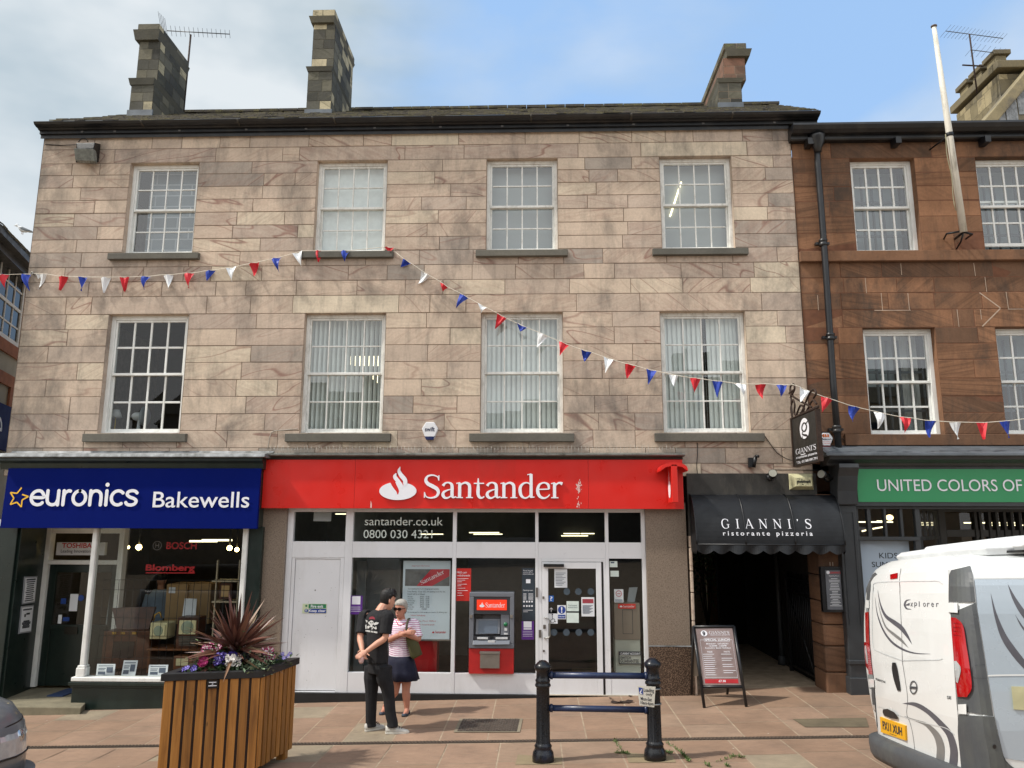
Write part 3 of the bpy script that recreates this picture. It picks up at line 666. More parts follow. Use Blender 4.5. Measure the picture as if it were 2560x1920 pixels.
c1=chimney(bld,2.6,1.35,(1112/q,1310/q,968/q),(1118/q,1345/q,683/q,735/q),(1160/q,1345/q),(1160/q,1390/q,265/q,345/q),(1203/q,1385/q,217/q),CHIM,seed=3)
c2=chimney(bld,2.6,1.7,(640+432/q,640+645/q,960/q),(640+435/q,640+668/q,583/q,618/q),(640+470/q,640+662/q),(640+462/q,640+690/q,148/q,195/q),(640+497/q,640+688/q,95/q),CHIM,seed=8,light=.28)
c3=chimney(bld,2.6,2.3,(1280+1788/q,1280+1992/q,900/q),(1280+1768/q,1280+1998/q,683/q,715/q),(1280+1838/q,1280+2030/q),(1280+1838/q,1280+2068/q,432/q,485/q),(1280+1825/q,1280+2018/q,383/q),CHIMR,seed=5,light=.0,ch=.17,bmat=CHIM,mort=M('pale_chimney_joint','#9a8a78',.95,0,.15,9),cap=mossy('mossy_chimney_cap',(.10,.09,.07),(.13,.14,.05),.7))
# lead flashings at the chimney feet
m=MB()
for (a,b,y) in ((1100/q,1320/q,972/q),(640+420/q,640+655/q,968/q),(1280+1780/q,1280+2000/q,908/q)):
    u,v=P(a,y,2.58),P(b,y,2.58); zz=on_roof((a+b)/2,y); m=MB(); m.box(u.x,v.x,2.56,2.594,u.z-.5,u.z+.05); m.build('flashing',LEADC,bld)
# ------------------------------------------------------------------ aerials
def aerial(name,label,base,top,boom0,boom1,n,el,eldir,refl=None,extra=None):
    o=thing(name,label,'aerial',base)
    m=MB(); m.tube([base,top],.022,8); m.build('mast',RUST,o)
    AL=M('grey_aluminium','#5b5d60',.4,.6)
    m=MB(); b0,b1=Vector(boom0),Vector(boom1); m.tube([b0,b1],.011,6); m.build('boom',AL,o)
    m=MB(); e=Vector(eldir).normalized()
    for i in range(n):
        p=b0.lerp(b1,i/(n-1)); l=el*(1-.25*i/n); m.tube([p-e*l,p+e*l],.0045,5)
    m.build('dipole',AL,o)
    if refl:
        m=MB()
        for k in range(-4,5):
            d=b0+Vector(refl)*(k*.055)+(b0-b1).normalized()*abs(k)*.03; m.tube([d-e*.3,d+e*.3],.0045,5)
        m.build('reflector',AL,o)
    return o
pb=P(1588/q,940/q,4.0); pt=P(1648/q,300/q,4.0)
aerial('television_aerial','long television aerial on a rusty mast beside the leftmost chimney',(pb.x,4.0,pb.z-.3),tuple(pt),tuple(P(1440/q,265/q,3.9)),tuple(P(1985/q,295/q,4.1)),15,.13,(.25,-1,.55),refl=(-.3,.2,.9))
pb=P(1920+1800/q,745/q,8.0); pt=P(1920+1740/q,295/q,8.0)
aerial('television_aerial','comb shaped television aerial on the tall mast by the yellow chimney','' and '' or tuple((pb.x,8.0,pb.z-.2)),tuple(pt),tuple(P(1920+1535/q,268/q,8.0)),tuple(P(1920+2030/q,332/q,8.2)),17,.2,(.45,-.4,.5))
pb2=P(1920+1795/q,575/q,8.05)
aerial('television_aerial','smaller television aerial halfway up the tall mast by the yellow chimney',tuple(P(1920+1680/q,562/q,8.06)),tuple(P(1920+1860/q,572/q,8.06)),tuple(P(1920+1750/q,430/q,7.95)),tuple(P(1920+2060/q,470/q,8.3)),8,.2,(.5,-.4,.6))

# ------------------------------------------------------------------ red sandstone building
rb = thing('red_building','dark red sandstone building with white sash windows and black gutter beside the pale terrace','building',(7,0,ground(7,0)))
RLX,RRX=RX+.012,10.5
RW=[((2124,395.8),(2143.7,628),(2285,394),(2308,627)),((2437,391),(2465,623),(2600,389),(2632,621)),((2157,818.5),(2178.4,1085),(2337.5,818),(2364,1085)),((2488.6,817),(2519,1086),(2672,815),(2702,1086))]
rz1t,rz1b=mean_z([(2204,395),(2437,391)]),mean_z([(2225,628),(2465,623)]); rz2t,rz2b=mean_z([(2247,818),(2488,817)]),mean_z([(2270,1085),(2519,1086)])
rwins=[(mean_x(w[:2]),mean_x(w[2:]),(rz1b,rz2b)[i>1],(rz1t,rz2t)[i>1]) for i,w in enumerate(RW)]
RZT=P(2100,352).z
cyr=[None,432,466,502,542,582,None,655,694,732,774,None,859,900,946,990,1032,None,1120,1160]
rzs=[RZT]+[P(2094,c).z if c else None for c in cyr]; rzs[1]=rz1t; rzs[7]=rz1b; rzs[12]=rz2t; rzs[18]=rz2b
rw=MB(); rnd=random.Random(23); RY0=.012
ashlar(rw,RLX,RRX,rzs,rwins,rnd,lens=(.5,1.3),lintels=[(a-.3,b+.3,zt) for a,b,zb,zt in rwins],depth=.17,y=RY0,dep=.004)
rw.m=0; rw.col=(.4,.5,.3); rw.face([(RRX,0,0),(RRX,8,0),(RRX,8,RZT),(RRX,0,RZT)]); rw.face([(RRX,8,0),(RLX,8,0),(RLX,8,RZT),(RRX,8,RZT)])
rw.build('wall',[RED,M('red_mortar','#6b4632',.95,0,.2,9)],rb)
m=MB(); m.col=(.3,.5,.2); z1=P(2200,629).z-.003; z0=P(2200,655).z
m.box(RLX,RRX,-.07,RY0-.001,z0,z1); m.col=(.1,.4,.1); m.box(RLX+.5,RRX,-.05,RY0-.001,P(2200,1114).z,rz2b-.004); m.build('string_course',RED,rb,bev=.008)
m=MB(); LIME=M('white_lime_pointing','#b09b88',.95,0,.15,12)
for (a,b,c,d) in ((842,740,852,872),(980,872,992,1018),(922,1021,1235,1019),(1211,872,1224,1018),(1636,1015,1653,1165),(1838,1012,1847,1100),(1877,732,1892,860),(2060,862,2080,1008),(2075,1010,2212,1009),(1150,615,1157,715),(1780,610,1795,725),(430,890,438,1020)):
    u,v=P(1920+a/q,480+b/q),P(1920+c/q,480+d/q); w=.0065
    if abs(a-c)<60: m.face([(u.x-w,RY0-.004,u.z),(v.x-w*.7,RY0-.004,v.z),(v.x+w*.8,RY0-.004,v.z),(u.x+w*.6,RY0-.004,u.z)])
    else: m.face([(u.x,RY0-.004,u.z-w),(v.x,RY0-.004,v.z-w),(v.x,RY0-.004,v.z+w*.6),(u.x,RY0-.004,u.z+w)])
for (a,b,c,d) in ((1830,868,2010,1000),(2010,1005,1855,1160)):
    u,v=P(1920+a/q,480+b/q),P(1920+c/q,480+d/q); n=Vector((-(v.z-u.z),0,v.x-u.x)).normalized()*.009
    m.face([u-n+Vector((0,RY0-.004,0)),v-n+Vector((0,RY0-.004,0)),v+n+Vector((0,RY0-.004,0)),u+n+Vector((0,RY0-.004,0))])
m.build('pointing',LIME,rb)
rm=MB(); 
for z in (1.5+2.514-.2,rz1b-.55,RZT-.05): rm.box(RLX+.2,RRX-.2,.25,6,z-.06,z+.06)
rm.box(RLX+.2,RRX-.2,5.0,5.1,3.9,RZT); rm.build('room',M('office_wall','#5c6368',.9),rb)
BAR=M('grey_window_bars','#4a525b',.5); CURT=M('grey_curtain','#b9bdbd',.9)
for i,(a,b,zb,zt) in enumerate(rwins):
    w=sash(rb,a,b,zb,zt,WHITE,fy=.15,y=RY0,pw=.065,bar=.03,open_gap=.1 if i==1 else 0,tilt=.004)
    m=MB(); sp=(zt-zb)
    for k in range(6): 
        x=a+.16+(b-a-.2)*k/5.0; m.tube([(x,.42,zb+.05),(x,.42,zt-.15 if i<2 else zt-.12)],.022,6)
    for z in (zb+sp*.25,zb+sp*.62): m.box(a+.06,b-.06,.405,.435,z-.02,z+.02)
    m.build('window_bars',BAR,w); m=MB(); z_=zb if i<2 else zb+(zt-zb)*.5; m.face([(a+.02,.6,z_),(b-(.02 if i!=2 else .42),.6,z_),(b-(.02 if i!=2 else .42),.6,zt),(a+.02,.6,zt)]); m.build('window_blind',M('sky_tinted_blind','#93a2aa',.9,0,.08,2),w)  # blind added behind the bars; its blue-grey also paints in reflected sky
    if i==2:
        m=MB(); n=8
        for k in range(n): m.face([(b-.4+.04*k,.5+.02*(k%2),zb),(b-.36+.04*k,.5+.02*((k+1)%2),zb),(b-.36+.04*k,.5+.02*((k+1)%2),zt),(b-.4+.04*k,.5+.02*(k%2),zt)])
        m.build('curtain',CURT,w)
# gutter, brackets, roof
m=MB(); zgr=P(2200,346,-.1).z
m.exx([(RY0-.002,zgr-.02),(-.10,zgr-.02),(-.12,zgr),(-.12,zgr+.05),(-.2,zgr+.06),(-.26,zgr+.10),(-.29,zgr+.16),(-.28,zgr+.2),(RY0-.002,zgr+.2)],RLX-.05,RRX); g=m.build('gutter',BLACK,rb)
m=MB()
for px in (2027,2247,2471,2690):
    x=P(px,350,-.2).x; m.box(x-.045,x+.045,-.2,-.001,zgr-.13,zgr-.021)
m.build('bracket',BLACK,g)
m=MB(); m.col=(.4,0,0); m.face([(RLX-.04,-.27,zgr+.2),(RRX,-.27,zgr+.2),(RRX,4,zgr+1.9),(RLX-.04,4,zgr+1.9)]); m.build('roof',SLATE,rb)
# downpipe
dp=thing('downpipe','black cast iron downpipe with hopper head on the red sandstone wall','downpipe',(P(2060,700).x,-.08,zgr))
pts=[P(2043,368,-.12),P(2044,405,-.10),P(2050,480,-.09),P(2063,653,-.10),P(2083,960,-.09),P(2097,1128,-.09)]
m=MB(); m.tube(pts,.05,12); m.build('pipe',BLACK,dp)
m=MB(); t=P(2042,345,-.13); m.lathe([(.06,-.25),(.07,-.18),(.12,-.08),(.13,0),(.14,.03)],tuple(t),8); m.build('hopper',BLACK,dp)
m=MB()
for a,b in ((2058,607),(2076,842),(2092,1073)): 
    c=P(a,b,-.095); m.lathe([(.052,-.06),(.068,-.05),(.068,-.02),(.06,-.01),(.06,.01),(.068,.02),(.068,.05),(.052,.06)],tuple(c),12); m.box(c.x-.11,c.x+.11,c.y+.02,c.y+.09,c.z-.02,c.z+.02)
m.build('collar',BLACK,dp)
# flagpole
fb,ft=P(2409,580,-.32),P(2335,68,-.75)
fp=thing('flagpole','white peeling flagpole fixed by iron stays to the red sandstone front','flagpole',tuple(fb))
m=MB(); m.tube([fb,fb.lerp(ft,.47),ft],[.054,.049,.033],14); m.build('pole',M('peeling_white_paint','#d4cfc2',.6,0,.06,6,.3,30,dirt=('#8d8878',5.0,.9)),fp)
m=MB(); m.lathe([(.03,0),(.046,.008),(.046,.025),(.03,.03)],tuple(ft),12); m.build('finial',M('brown_cap','#5a4a40',.5),fp)
m=MB(); a=fb
m.tube([a+Vector((0,0,.02)),a+Vector((-.2,.12,.02)),P(1920+1520/q,480+405/q,0)],.016,6); m.tube([a,P(1920+1615/q,480+405/q,0)],.02,6); m.tube([a,a+Vector((.0,.1,-.12)),P(1920+1630/q,480+490/q,0)],.014,6); m.tube([a,a+Vector((.14,.02,-.03)),P(1920+1710/q,480+405/q,0)],.016,6)
st=fb.lerp(ft,.47); m.lathe([(.05,-.03),(.056,-.02),(.056,.03),(.05,.04)],tuple(st),12); m.tube([st,Vector((st.x-.05,0,st.z+.02))],.014,6)
m.build('stay',IRON,fp)
m=MB(); pp=[fb.lerp(ft,.10+.37*i/12)+Vector((-.09-.012*math.sin(i*.9),-.03,0)) for i in range(13)]; m.tube(pp,.008,5); m.build('halyard',M('rope','#8f8b72',.9),fp)
# ------------------------------------------------------------------ gabled building with yellow chimney beyond
gb=thing('gabled_building','yellow stone gabled building with raked coping rising behind the red building','building',(15,7,ground(15,0)))
GY=7.5; m=MB(); m.col=(.9,.5,.3)
YST=stone_mat('yellow_stone',[(0,(.10,.085,.06)),(.5,(.22,.185,.11)),(1,(.36,.30,.18))],(.08,.06,.03),.6,1.0)
a=P(1920+1850/q,1110/q,GY); b=P(1920+2700/q,110/q,GY); rnd=random.Random(9)
m.prism([(a.x,0),(b.x,0),(b.x,b.z-.25),(a.x,a.z-.25)],GY,GY+4); m.build('wall',YST,gb)
m=MB(); m.col=(.7,.5,.1); n=Vector((-(b.z-a.z),0,b.x-a.x)).normalized(); m.prism([((a+n*.0).x,(a).z-.25),(b.x,b.z-.25),((b+n*.28).x,(b+n*.28).z-.25),((a+n*.28).x,(a+n*.28).z-.25)],GY-.15,GY+.5); m.build('coping',YST,gb,bev=.02)
m=MB()
for i in range(9):
    u=a.lerp(b,i/9.0); v=a.lerp(b,(i+1)/9.0); m.face([(u.x,GY-.02,u.z-.75),(v.x-.03,GY-.02,u.z-.75),(v.x-.03,GY-.02,v.z-.26),(u.x,GY-.02,u.z-.26)])
m.build('lead_step',LEAD,gb)
m=MB(); cY=GY+.6; rnd=random.Random(31)
Xc=lambda u,v,Y=cY:P(1920+u/q,v/q,Y)
p0,p1=Xc(1990,640),Xc(2200,640)
chim_blocks(m,p0.x,p1.x,cY,cY+2.2,Xc(1990,1500).z,p0.z,.42,rnd,light=.35); ch=m.build('chimney',[YST,M('chimney_joint','#5d594d',.95,0,.2,9)],gb)
m=MB(); m.col=(.3,.4,.2); u0,u1=Xc(1955,600),Xc(2225,600); m.box(u0.x,u1.x,cY-.15,cY+2.35,u0.z-.03,u0.z+.2); m.build('ledge',YST,ch,bev=.02)
m=MB()
for k in range(3):
    yb=cY+.1+.72*k; v0,v1=Xc(1990,520),Xc(2083,520); m.col=(.6,.4,.3); m.box(v0.x,v1.x,yb,yb+.45,u0.z+.2,v0.z+.22); m.col=(.2,.4,.2); m.box(v0.x-.08,v1.x+.1,yb-.08,yb+.53,v0.z+.22,v0.z+.36)
m.build('chimney_pot',YST,ch,bev=.015)
m=MB(); d0=Xc(1745,1090); m.exx([(8.2,d0.z-.4),(8.2,d0.z+.1),(8.8,d0.z+.35),(9.6,d0.z+.35),(9.6,d0.z-.4)],d0.x,Xc(1845,1090).x); tag(m.build('roof_skylight',LEADC),'grey lead dormer hood just left of the yellow chimney foot','skylight')
# ------------------------------------------------------------------ building on the left
nd=Vector((-.319,.948,0)); n0=Vector((-9.72,1.2,0)); nn=Vector((.948,.319,0))
lb=thing('corner_building','corner building with red stone window surround and mossy roof at the far left edge','building',(-10,0,ground(-10,0)))
def NP(px,py,off=0.0):
    o=Vector((0,-DIST,CAMZ)); d=ray(px,py); t=((n0+nn*off)-o).dot(nn)/d.dot(nn); return o+d*t
ez=NP(60,688).z; A=n0-nd*5; B=n0+nd*1.7
def nbox(mb,s0,s1,o0,o1,z0,z1):
    c=[n0+nd*s+nn*o for s,o in ((s0,o1),(s1,o1),(s1,o0),(s0,o0))]; mb.raw([(p.x,p.y,z) for z in (z0,z1) for p in c],[(3,2,1,0),(4,5,6,7)]+[(i,(i+1)%4,(i+1)%4+4,i+4) for i in range(4)])
sN=lambda px,py:(NP(px,py)-n0).dot(nd)
m=MB(); nbox(m,-1.5,1.9,-6,0,-1,ez); m.build('wall',M('grey_render','#a9aaa2',.9,0,.12,3,.15,40),lb)
RS=M('red_stone_surround','#9c6549',.85,0,.2,5,.2,30); m=MB()
w0,w1=sN(0,780),sN(45,780); zt_,zb_=NP(20,655).z,NP(10,850).z
m_=sN(40,850); nbox(m,max(-1.45,w0-1.2),m_+.48,.002,.05,zb_-.22,zb_); nbox(m,m_+.10,m_+.42,.002,.04,zb_,zt_+.25); nbox(m,w0-1.2,m_+.10,.002,.04,zt_,zt_+.25); nbox(m,-1.45,m_+.1,.002,.05,NP(10,960).z-.02,NP(10,960).z+.2); nbox(m,m_-.1,m_+.25,.002,.045,NP(10,960).z-1.1,NP(10,960).z-.02); m.build('stone_surround',RS,lb)
m=MB(); zm=(zt_+zb_)/2
nbox(m,w0-1.2,m_+.1,-.14,-.0+.003,zb_+.0,zt_); 
mm=MB(); nbox(mm,m_+.0,m_+.09,.0,.03,zb_,zt_); nbox(mm,w0-1.1,m_,.0,.03,zb_,zb_+.09); nbox(mm,w0-1.1,m_,.0,.025,zm-.03,zm+.03)
for k in range(1,4): nbox(mm,m_-.42*k-.015,m_-.42*k+.015,.0,.02,zb_,zt_)
for z in (zb_+(zm-zb_)*.5,zm+(zt_-zm)*.5): nbox(mm,w0-1.1,m_,.0,.018,z-.015,z+.015)
wf=mm.build('window',WHITE,lb); m.build('glass',M('dark_glass','#14181c',.08,0,.1,2,spec=.25),wf)
m=MB(); nbox(m,-1.5,1.95,.0,.34,ez-.02,ez+.09); nbox(m,-1.5,1.95,.0,.2,ez-.16,ez-.02); m.build('gutter',BLACK,lb)
m=MB(); rr=random.Random(3)
for r in range(16):
    t0,t1=r/16,(r+1.3)/16
    s=-1.5
    while s<1.9:
        w=rr.uniform(.2,.36); m.col=(rr.random(),0,0); h=rr.uniform(.0,.03)
        c=[n0+nd*ss+nn*(.36-4.2*t) for ss,t in ((s,t0),(s+w-.008,t0),(s+w-.008,t1),(s,t1))]; zz=[ez+.1+3.2*t0+.03+h]*2+[ez+.1+3.2*t1+.01]*2
        m.face([(p.x,p.y,z) for p,z in zip(c,zz)]); e=[(c[0].x,c[0].y,zz[0]-.04),(c[1].x,c[1].y,zz[0]-.04),(c[1].x,c[1].y,zz[0]),(c[0].x,c[0].y,zz[0])]; m.face(e); s+=w
m.build('roof',SLATE,lb)
m=MB(); c=[(1.9,.36),(2.2,.36)]; m.raw([tuple((n0+nd*s+nn*(.40-4.2*t))+Vector((0,0,ez+3.2*t+k))) for k in (.05,.28) for s,t in ((1.9,0),(2.15,0),(2.15,1),(1.9,1))],[(3,2,1,0),(4,5,6,7)]+[(i,(i+1)%4,(i+1)%4+4,i+4) for i in range(4)]); m.build('verge',M('verge_stone','#8a8a7c',.9,0,.2,5),lb)
# blue sign on the corner building
m=MB(); s1=sN(18,1080); z0,z1=NP(5,1128).z,NP(5,1014).z
nbox(m,s1-2.5,s1,.02,.1,z0,z1); fs=m.build('fascia_sign',BLUEP); tag(fs,'blue shop sign cut off at the far left edge showing part of a white letter','sign')
m=MB(); f_=lambda u,v:(u,v); tmp=MB()
cx=NP(-4,1072,.11); cs=(cx-n0).dot(nd); zc=cx.z
e=[(.20*math.cos(t),.22*math.sin(t)) for t in [R_(-8+10*k)for k in range(33)]]
def npt(u,v,o=.105): p=n0+nd*(cs+u)+nn*o; return (p.x,p.y,zc+v)
for i in range(len(e)-1):
    (a,b),(c,d)=e[i],e[i+1]; k=.72; m.face([npt(a*k,b*k),npt(a,b),npt(c,d),npt(c*k,d*k)])
m.face([npt(-.2,-.03),npt(.2,-.03),npt(.2,.03),npt(-.2,.03)]); m.face([npt(.12,-.62,.105),npt(.15,-.62),npt(.15,-.4),npt(.12,-.4)])
m.build('lettering',SIGNW,fs)
# pigeon-sized gull on that roof
bp=NP(57,583,-.9)
gl=thing('gull','small grey and white gull standing on the mossy roof at the far left','bird',tuple(bp))
m=MB(); m.smooth=True; bs=MB()
m.loft([[Vector((bp.x+x,bp.y+r*math.cos(t),bp.z+z+r*1.05*math.sin(t))) for t in [2*math.pi*k/10 for k in range(10)]] for x,z,r in ((.21,.03,.006),(.13,.055,.03),(.04,.08,.06),(-.05,.10,.062),(-.1,.14,.042),(-.125,.18,.034),(-.15,.195,.036),(-.18,.19,.024),(-.2,.185,.008),(-.235,.18,.004))]); m.build('body',M('white_feather','#cdd0d2',.8),gl)
m=MB()
for s in (-1,1): m.loft([[Vector((bp.x+x,bp.y+s*(.045+.018*math.cos(t)),bp.z+z+h*math.sin(t))) for t in [2*math.pi*k/8 for k in range(8)]] for x,z,h in ((.24,.03,.006),(.12,.06,.03),(.0,.1,.04),(-.06,.11,.01))])
m.build('wing',M('grey_feather','#6c7278',.8),gl)
m=MB()
for s in (-.02,.02): m.tube([(bp.x-.01,bp.y+s,bp.z-.03),(bp.x-.01,bp.y+s,bp.z+.06)],.006,5)
m.build('leg',M('bird_leg','#b08a6a',.6),gl)
# ------------------------------------------------------------------ the other side of the square (seen in the window reflections)
def far_house(x0,x1,y,h,lab,colr,seed):
    o=thing('terraced_house',lab,'building',((x0+x1)/2,y,0)); m=MB(); m.box(x0,x1,y-8,y,-.5,h); m.build('wall',colr,o)
    m=MB(); m.exx([(y+.3,h),(y-4,h+2.6),(y-8.3,h)],x0-.1,x1+.1); m.col=(.4,0,0); m.build('roof',SLATE,o)
    m=MB(); n=int((x1-x0)/2.2)
    for i in range(n):
        x=x0+(x1-x0)*(i+.5)/n
        for z in (h*.42,h*.72): m.box(x-.5,x+.5,y+.002,y+.04,z,z+1.5)
    m.build('window',M('dark_glass','#20262c',.08,0,.1,2),o)
    m=MB(); m.box(x0+1,x0+2,y-4.5,y-3.5,h,h+3.8); m.build('chimney',CHIM,o)
far_house(-22,-6,-30,8.5,'grey rendered house on the far side of the square','' or M('pale_render','#8c8577',.9,0,.15,2),1)
far_house(-5.8,7,-31,7.2,'low dark grey stone house on the far side of the square',M('dark_far_stone','#55524d',.9,0,.2,2),2)
far_house(7.2,24,-30,9.2,'tall cream house on the far side of the square',M('cream_render','#a89f8b',.9,0,.15,2),3)
# ------------------------------------------------------------------ blue electrical shop
X=lambda px,py,Y=0.0:P(px,py,Y).x
Z=lambda px,py,Y=0.0:P(px,py,Y).z
def pbox(mb,px0,px1,pyt,pyb,Y0,Y1,xy=None):
    """box whose front face (at Y0) covers the measured pixels; px taken at height xy"""
    ym=(pyt+pyb)/2 if xy is None else xy; pm=(px0+px1)/2
    mb.box(X(px0,ym,Y0),X(px1,ym,Y0),Y0,Y1,Z(pm,pyb,Y0),Z(pm,pyt,Y0))
def ptext(mb,txt,px0,px1,pyt,pyb,Y,bold=0.0,shear=0.0,xy=None):
    ym=(pyt+pyb)/2; pm=(px0+px1)/2; mb.text(txt,X(px0,ym,Y),X(px1,ym,Y),Z(pm,pyb,Y),Z(pm,pyt,Y),Y,bold,shear)
def gz(x,y=0.0): return ground(x,y)
BX0,BX1=X(8,1300),X(650,1300)
bs=thing('shopfront','dark green electrical shopfront with recessed door and wide white framed display window','shopfront',(-6.5,0,gz(-6.5)))
m=MB()
# lead covered cornice
yt=Z(330,1122,-.02); yb=Z(330,1142,-.42)
m.exx([(-.002,yb+.13),(-.03,yb+.10),(-.40,yb+.05),(-.42,yb),(-.36,yb-.005),(-.002,yb)],X(-14,1130,-.4),X(663,1130,-.4)); m.build('lead_cornice',LEAD,bs,bev=.006)
m=MB(); z0=Z(330,1166,-.30)
m.exx([(-.002,yb-.002),(-.34,yb-.002),(-.34,yb-.05),(-.29,yb-.09),(-.27,z0-.04),(-.002,z0-.04)],X(0,1150,-.3),X(658,1150,-.3)); m.build('cornice',DGREEN,bs)
SB=Z(330,1321,-.30); ST=Z(330,1171,-.30)
m=MB(); m.box(X(22,1200,-.24),X(652,1200,-.24),-.26,-.03,SB+.02,z0-.041)
m.box(BX0,X(45,1320,-.08),-.08,.3,gz(BX0),SB+.03)           # left pilaster
m.box(X(608,1500,-.12),X(646,1500,-.12),-.10,.25,gz(-4.2),SB+.03)  # right pilaster
m.build('pilaster',DGREEN,bs,bev=.008)
# blue fascia sign
sg=MB(); x0,x1=X(12,1245,-.30),X(648,1245,-.30)
sg.hexa([(x0,-.33,SB),(x1,-.33,SB),(x1,-.30,ST),(x0,-.30,ST)],[(x0,-.265,SB),(x1,-.265,SB),(x1,-.265,ST),(x0,-.265,ST)])
fs=sg.build('fascia_sign',BLUEP,bev=.004); tag(fs,'long dark blue shop sign reading euronics Bakewells with a yellow star','sign')
m=MB(); TY=-.335
rounded=[('e',.535,[([(.05,.26),(.45,.26),(.44,.38),(.36,.48),(.25,.50),(.13,.45),(.05,.33),(.05,.19),(.12,.06),(.25,.0),(.37,.02),(.43,.07)])]),
 ('u',.55,[[(.05,.5),(.05,.2),(.10,.06),(.23,.0),(.36,.05),(.42,.2)],[(.42,.5),(.42,0)]]),('r',.335,[[(.05,.5),(.05,0)],[(.05,.27),(.09,.42),(.2,.5),(.26,.49)]]),
 ('o',.57,[[(.25+.21*math.cos(R_(t)),.25+.25*math.sin(R_(t))) for t in range(90,451,20)]]),('n',.54,[[(.05,.5),(.05,0)],[(.05,.28),(.10,.44),(.23,.5),(.36,.44),(.41,.3),(.41,0)]]),
 ('i',.19,[[(.05,.5),(.05,0)]]),('c',.50,[[(.25+.22*math.cos(R_(t)),.25+.25*math.sin(R_(t))) for t in range(45,321,20)]]),('s',.45,[[(.38,.43),(.31,.49),(.2,.505),(.08,.46),(.06,.36),(.15,.28),(.28,.23),(.37,.15),(.33,.04),(.2,-.005),(.08,.02),(.03,.08)]])]
rd={c:(a,s) for c,a,s in rounded}
def rounded_word(mb,txt,x0,x1,z0,zx,w,Y):
    tot=sum(rd[c][0] for c in txt)-.05; sx=(x1-x0)/tot; sz=(zx-z0)/.5; x=0;k=0
    for c in txt:
        adv,st=rd[c]
        for pts in st:
            f=lambda u,v,x=x:(x0+(x+u)*sx,z0+v*sz); yy=Y-.0004*(k%4); k+=1
            stroke(mb,pts,w/sx,yy,f)
            for e in (pts[0],pts[-1]): q_=f(*e); mb.disc((q_[0],yy-.0001,q_[1]),w/2,n=16)
        if c=='i': q_=f(.05,.72); mb.disc((q_[0],Y-.0001,q_[1]),w*.62,n=18)
        x+=adv
rounded_word(m,'euronics',X(75,1245,TY),X(343,1245,TY),Z(200,1262,TY),Z(200,1227,TY),.052,TY-.0)
m.build('lettering',SIGNW,fs); m=MB(); ptext(m,'Bakewells',382.5,623.5,1229.5,1269,TY,bold=.006); m.build('lettering',SIGNW,fs)
m=MB(); sc=[]
for k in range(10):
    r=1.0 if k%2==0 else .46; t=R_(78+36*k); sc.append((r*math.cos(t),r*math.sin(t)))
cxs,czs,rs=X(46,1244,TY),Z(46,1244,TY),.155
for k in range(9):
    stroke(m,[sc[k],sc[k+1]],.13,TY-.0003*(k%3),lambda u,v:(cxs+u*rs,czs+v*rs))
m.build('star',M('yellow_sign','#f2bd22',.4,0,.03),fs)
# display window
GY_=-.12; wx0,wx1=X(231,1500,GY_),X(598,1500,GY_)
WT=SB+.03; WBt=Z(400,1692,GY_)
m=MB()
m.box(wx0-.072,wx0,GY_-.05,GY_+.06,WBt-.002,WT); m.box(wx1,wx1+.075,GY_-.03,GY_+.06,WBt-.002,WT)
m.box(wx0-.16,wx1+.14,GY_-.09,GY_+.08,Z(400,1706,GY_-.09),WBt); m.box(wx0-.11,wx0+.025,GY_-.07,GY_+.08,WBt+.0005,WBt+.13); m.box(wx0-.10,wx0+.015,GY_-.06,GY_+.08,WBt+.131,WBt+.16)
sw=m.build('window',WHITE,bs,bev=.012)
m=MB(); m.face([(wx0,GY_,WBt),(wx1,GY_,WBt),(wx1,GY_,WT),(wx0,GY_,WT)]); m.face([(wx0-.06,.75,WBt),(wx0-.06,GY_+.07,WBt),(wx0-.06,GY_+.07,WT),(wx0-.06,.75,WT)]); m.build('glass',SHOPG,sw)
m=MB(); zr=Z(400,1707,GY_-.09)
m.box(wx0-.19,wx1+.16,GY_-.10,GY_+.1,zr-.05,zr-.001); m.box(wx0-.17,wx1+.15,GY_-.07,GY_+.1,zr-.085,zr-.051); m.box(wx0-.15,wx1+.14,GY_-.05,.78,gz(-6)-.2,zr-.086); m.build('stall_riser',DGREEN,bs,bev=.006)
# recess: splayed panel on the left, door at the back
DY=.78; dl=X(104,1520,DY); dr=wx0-.07
m=MB(); xl=X(46,1400,-.06); fl=gz(-7.6)+.16
m.hexa([(xl,-.06,fl-.2),(dl-.02,DY,fl-.2),(dl-.02,DY,WT),(xl,-.06,WT)],[(xl-.3,.05,fl-.2),(dl-.3,DY+.1,fl-.2),(dl-.3,DY+.1,WT),(xl-.3,.05,WT)]); m.build('side_panel',DGREEN,bs)
m=MB(); m.box(dl-.4,wx0-.1,-.05,DY+.3,WT-.02,WT+.1); m.build('porch_ceiling',WHITE,bs)
zt_=Z(180,1400,DY); hl=Z(180,1392,DY)
m=MB(); m.box(dl-.04,dl+.06,DY-.06,DY+.08,fl,WT-.021); m.box(dr-.06,dr+.03,DY-.06,DY+.08,fl,WT-.021); m.box(dl+.061,dr-.061,DY-.06,DY+.08,zt_-.07,zt_); m.box(dl+.061,dr-.061,DY-.05,DY+.08,WT-.12,WT-.022); m.build('door_frame',WHITE,bs,bev=.008)
d0,d1=dl+.065,dr-.065; dz=Z(180,1562,DY)
m=MB(); m.box(d0,d0+.12,DY,DY+.05,fl+.01,zt_-.075); m.box(d1-.1,d1,DY,DY+.05,fl+.01,zt_-.075); m.box(d0+.12,d1-.1,DY,DY+.05,dz-.08,dz); m.box(d0+.12,d1-.1,DY,DY+.05,zt_-.2,zt_-.075); m.box(d0+.12,d1-.1,DY+.01,DY+.045,fl+.01,dz-.08); door=m.build('door',DGREEN,bs,bev=.006)
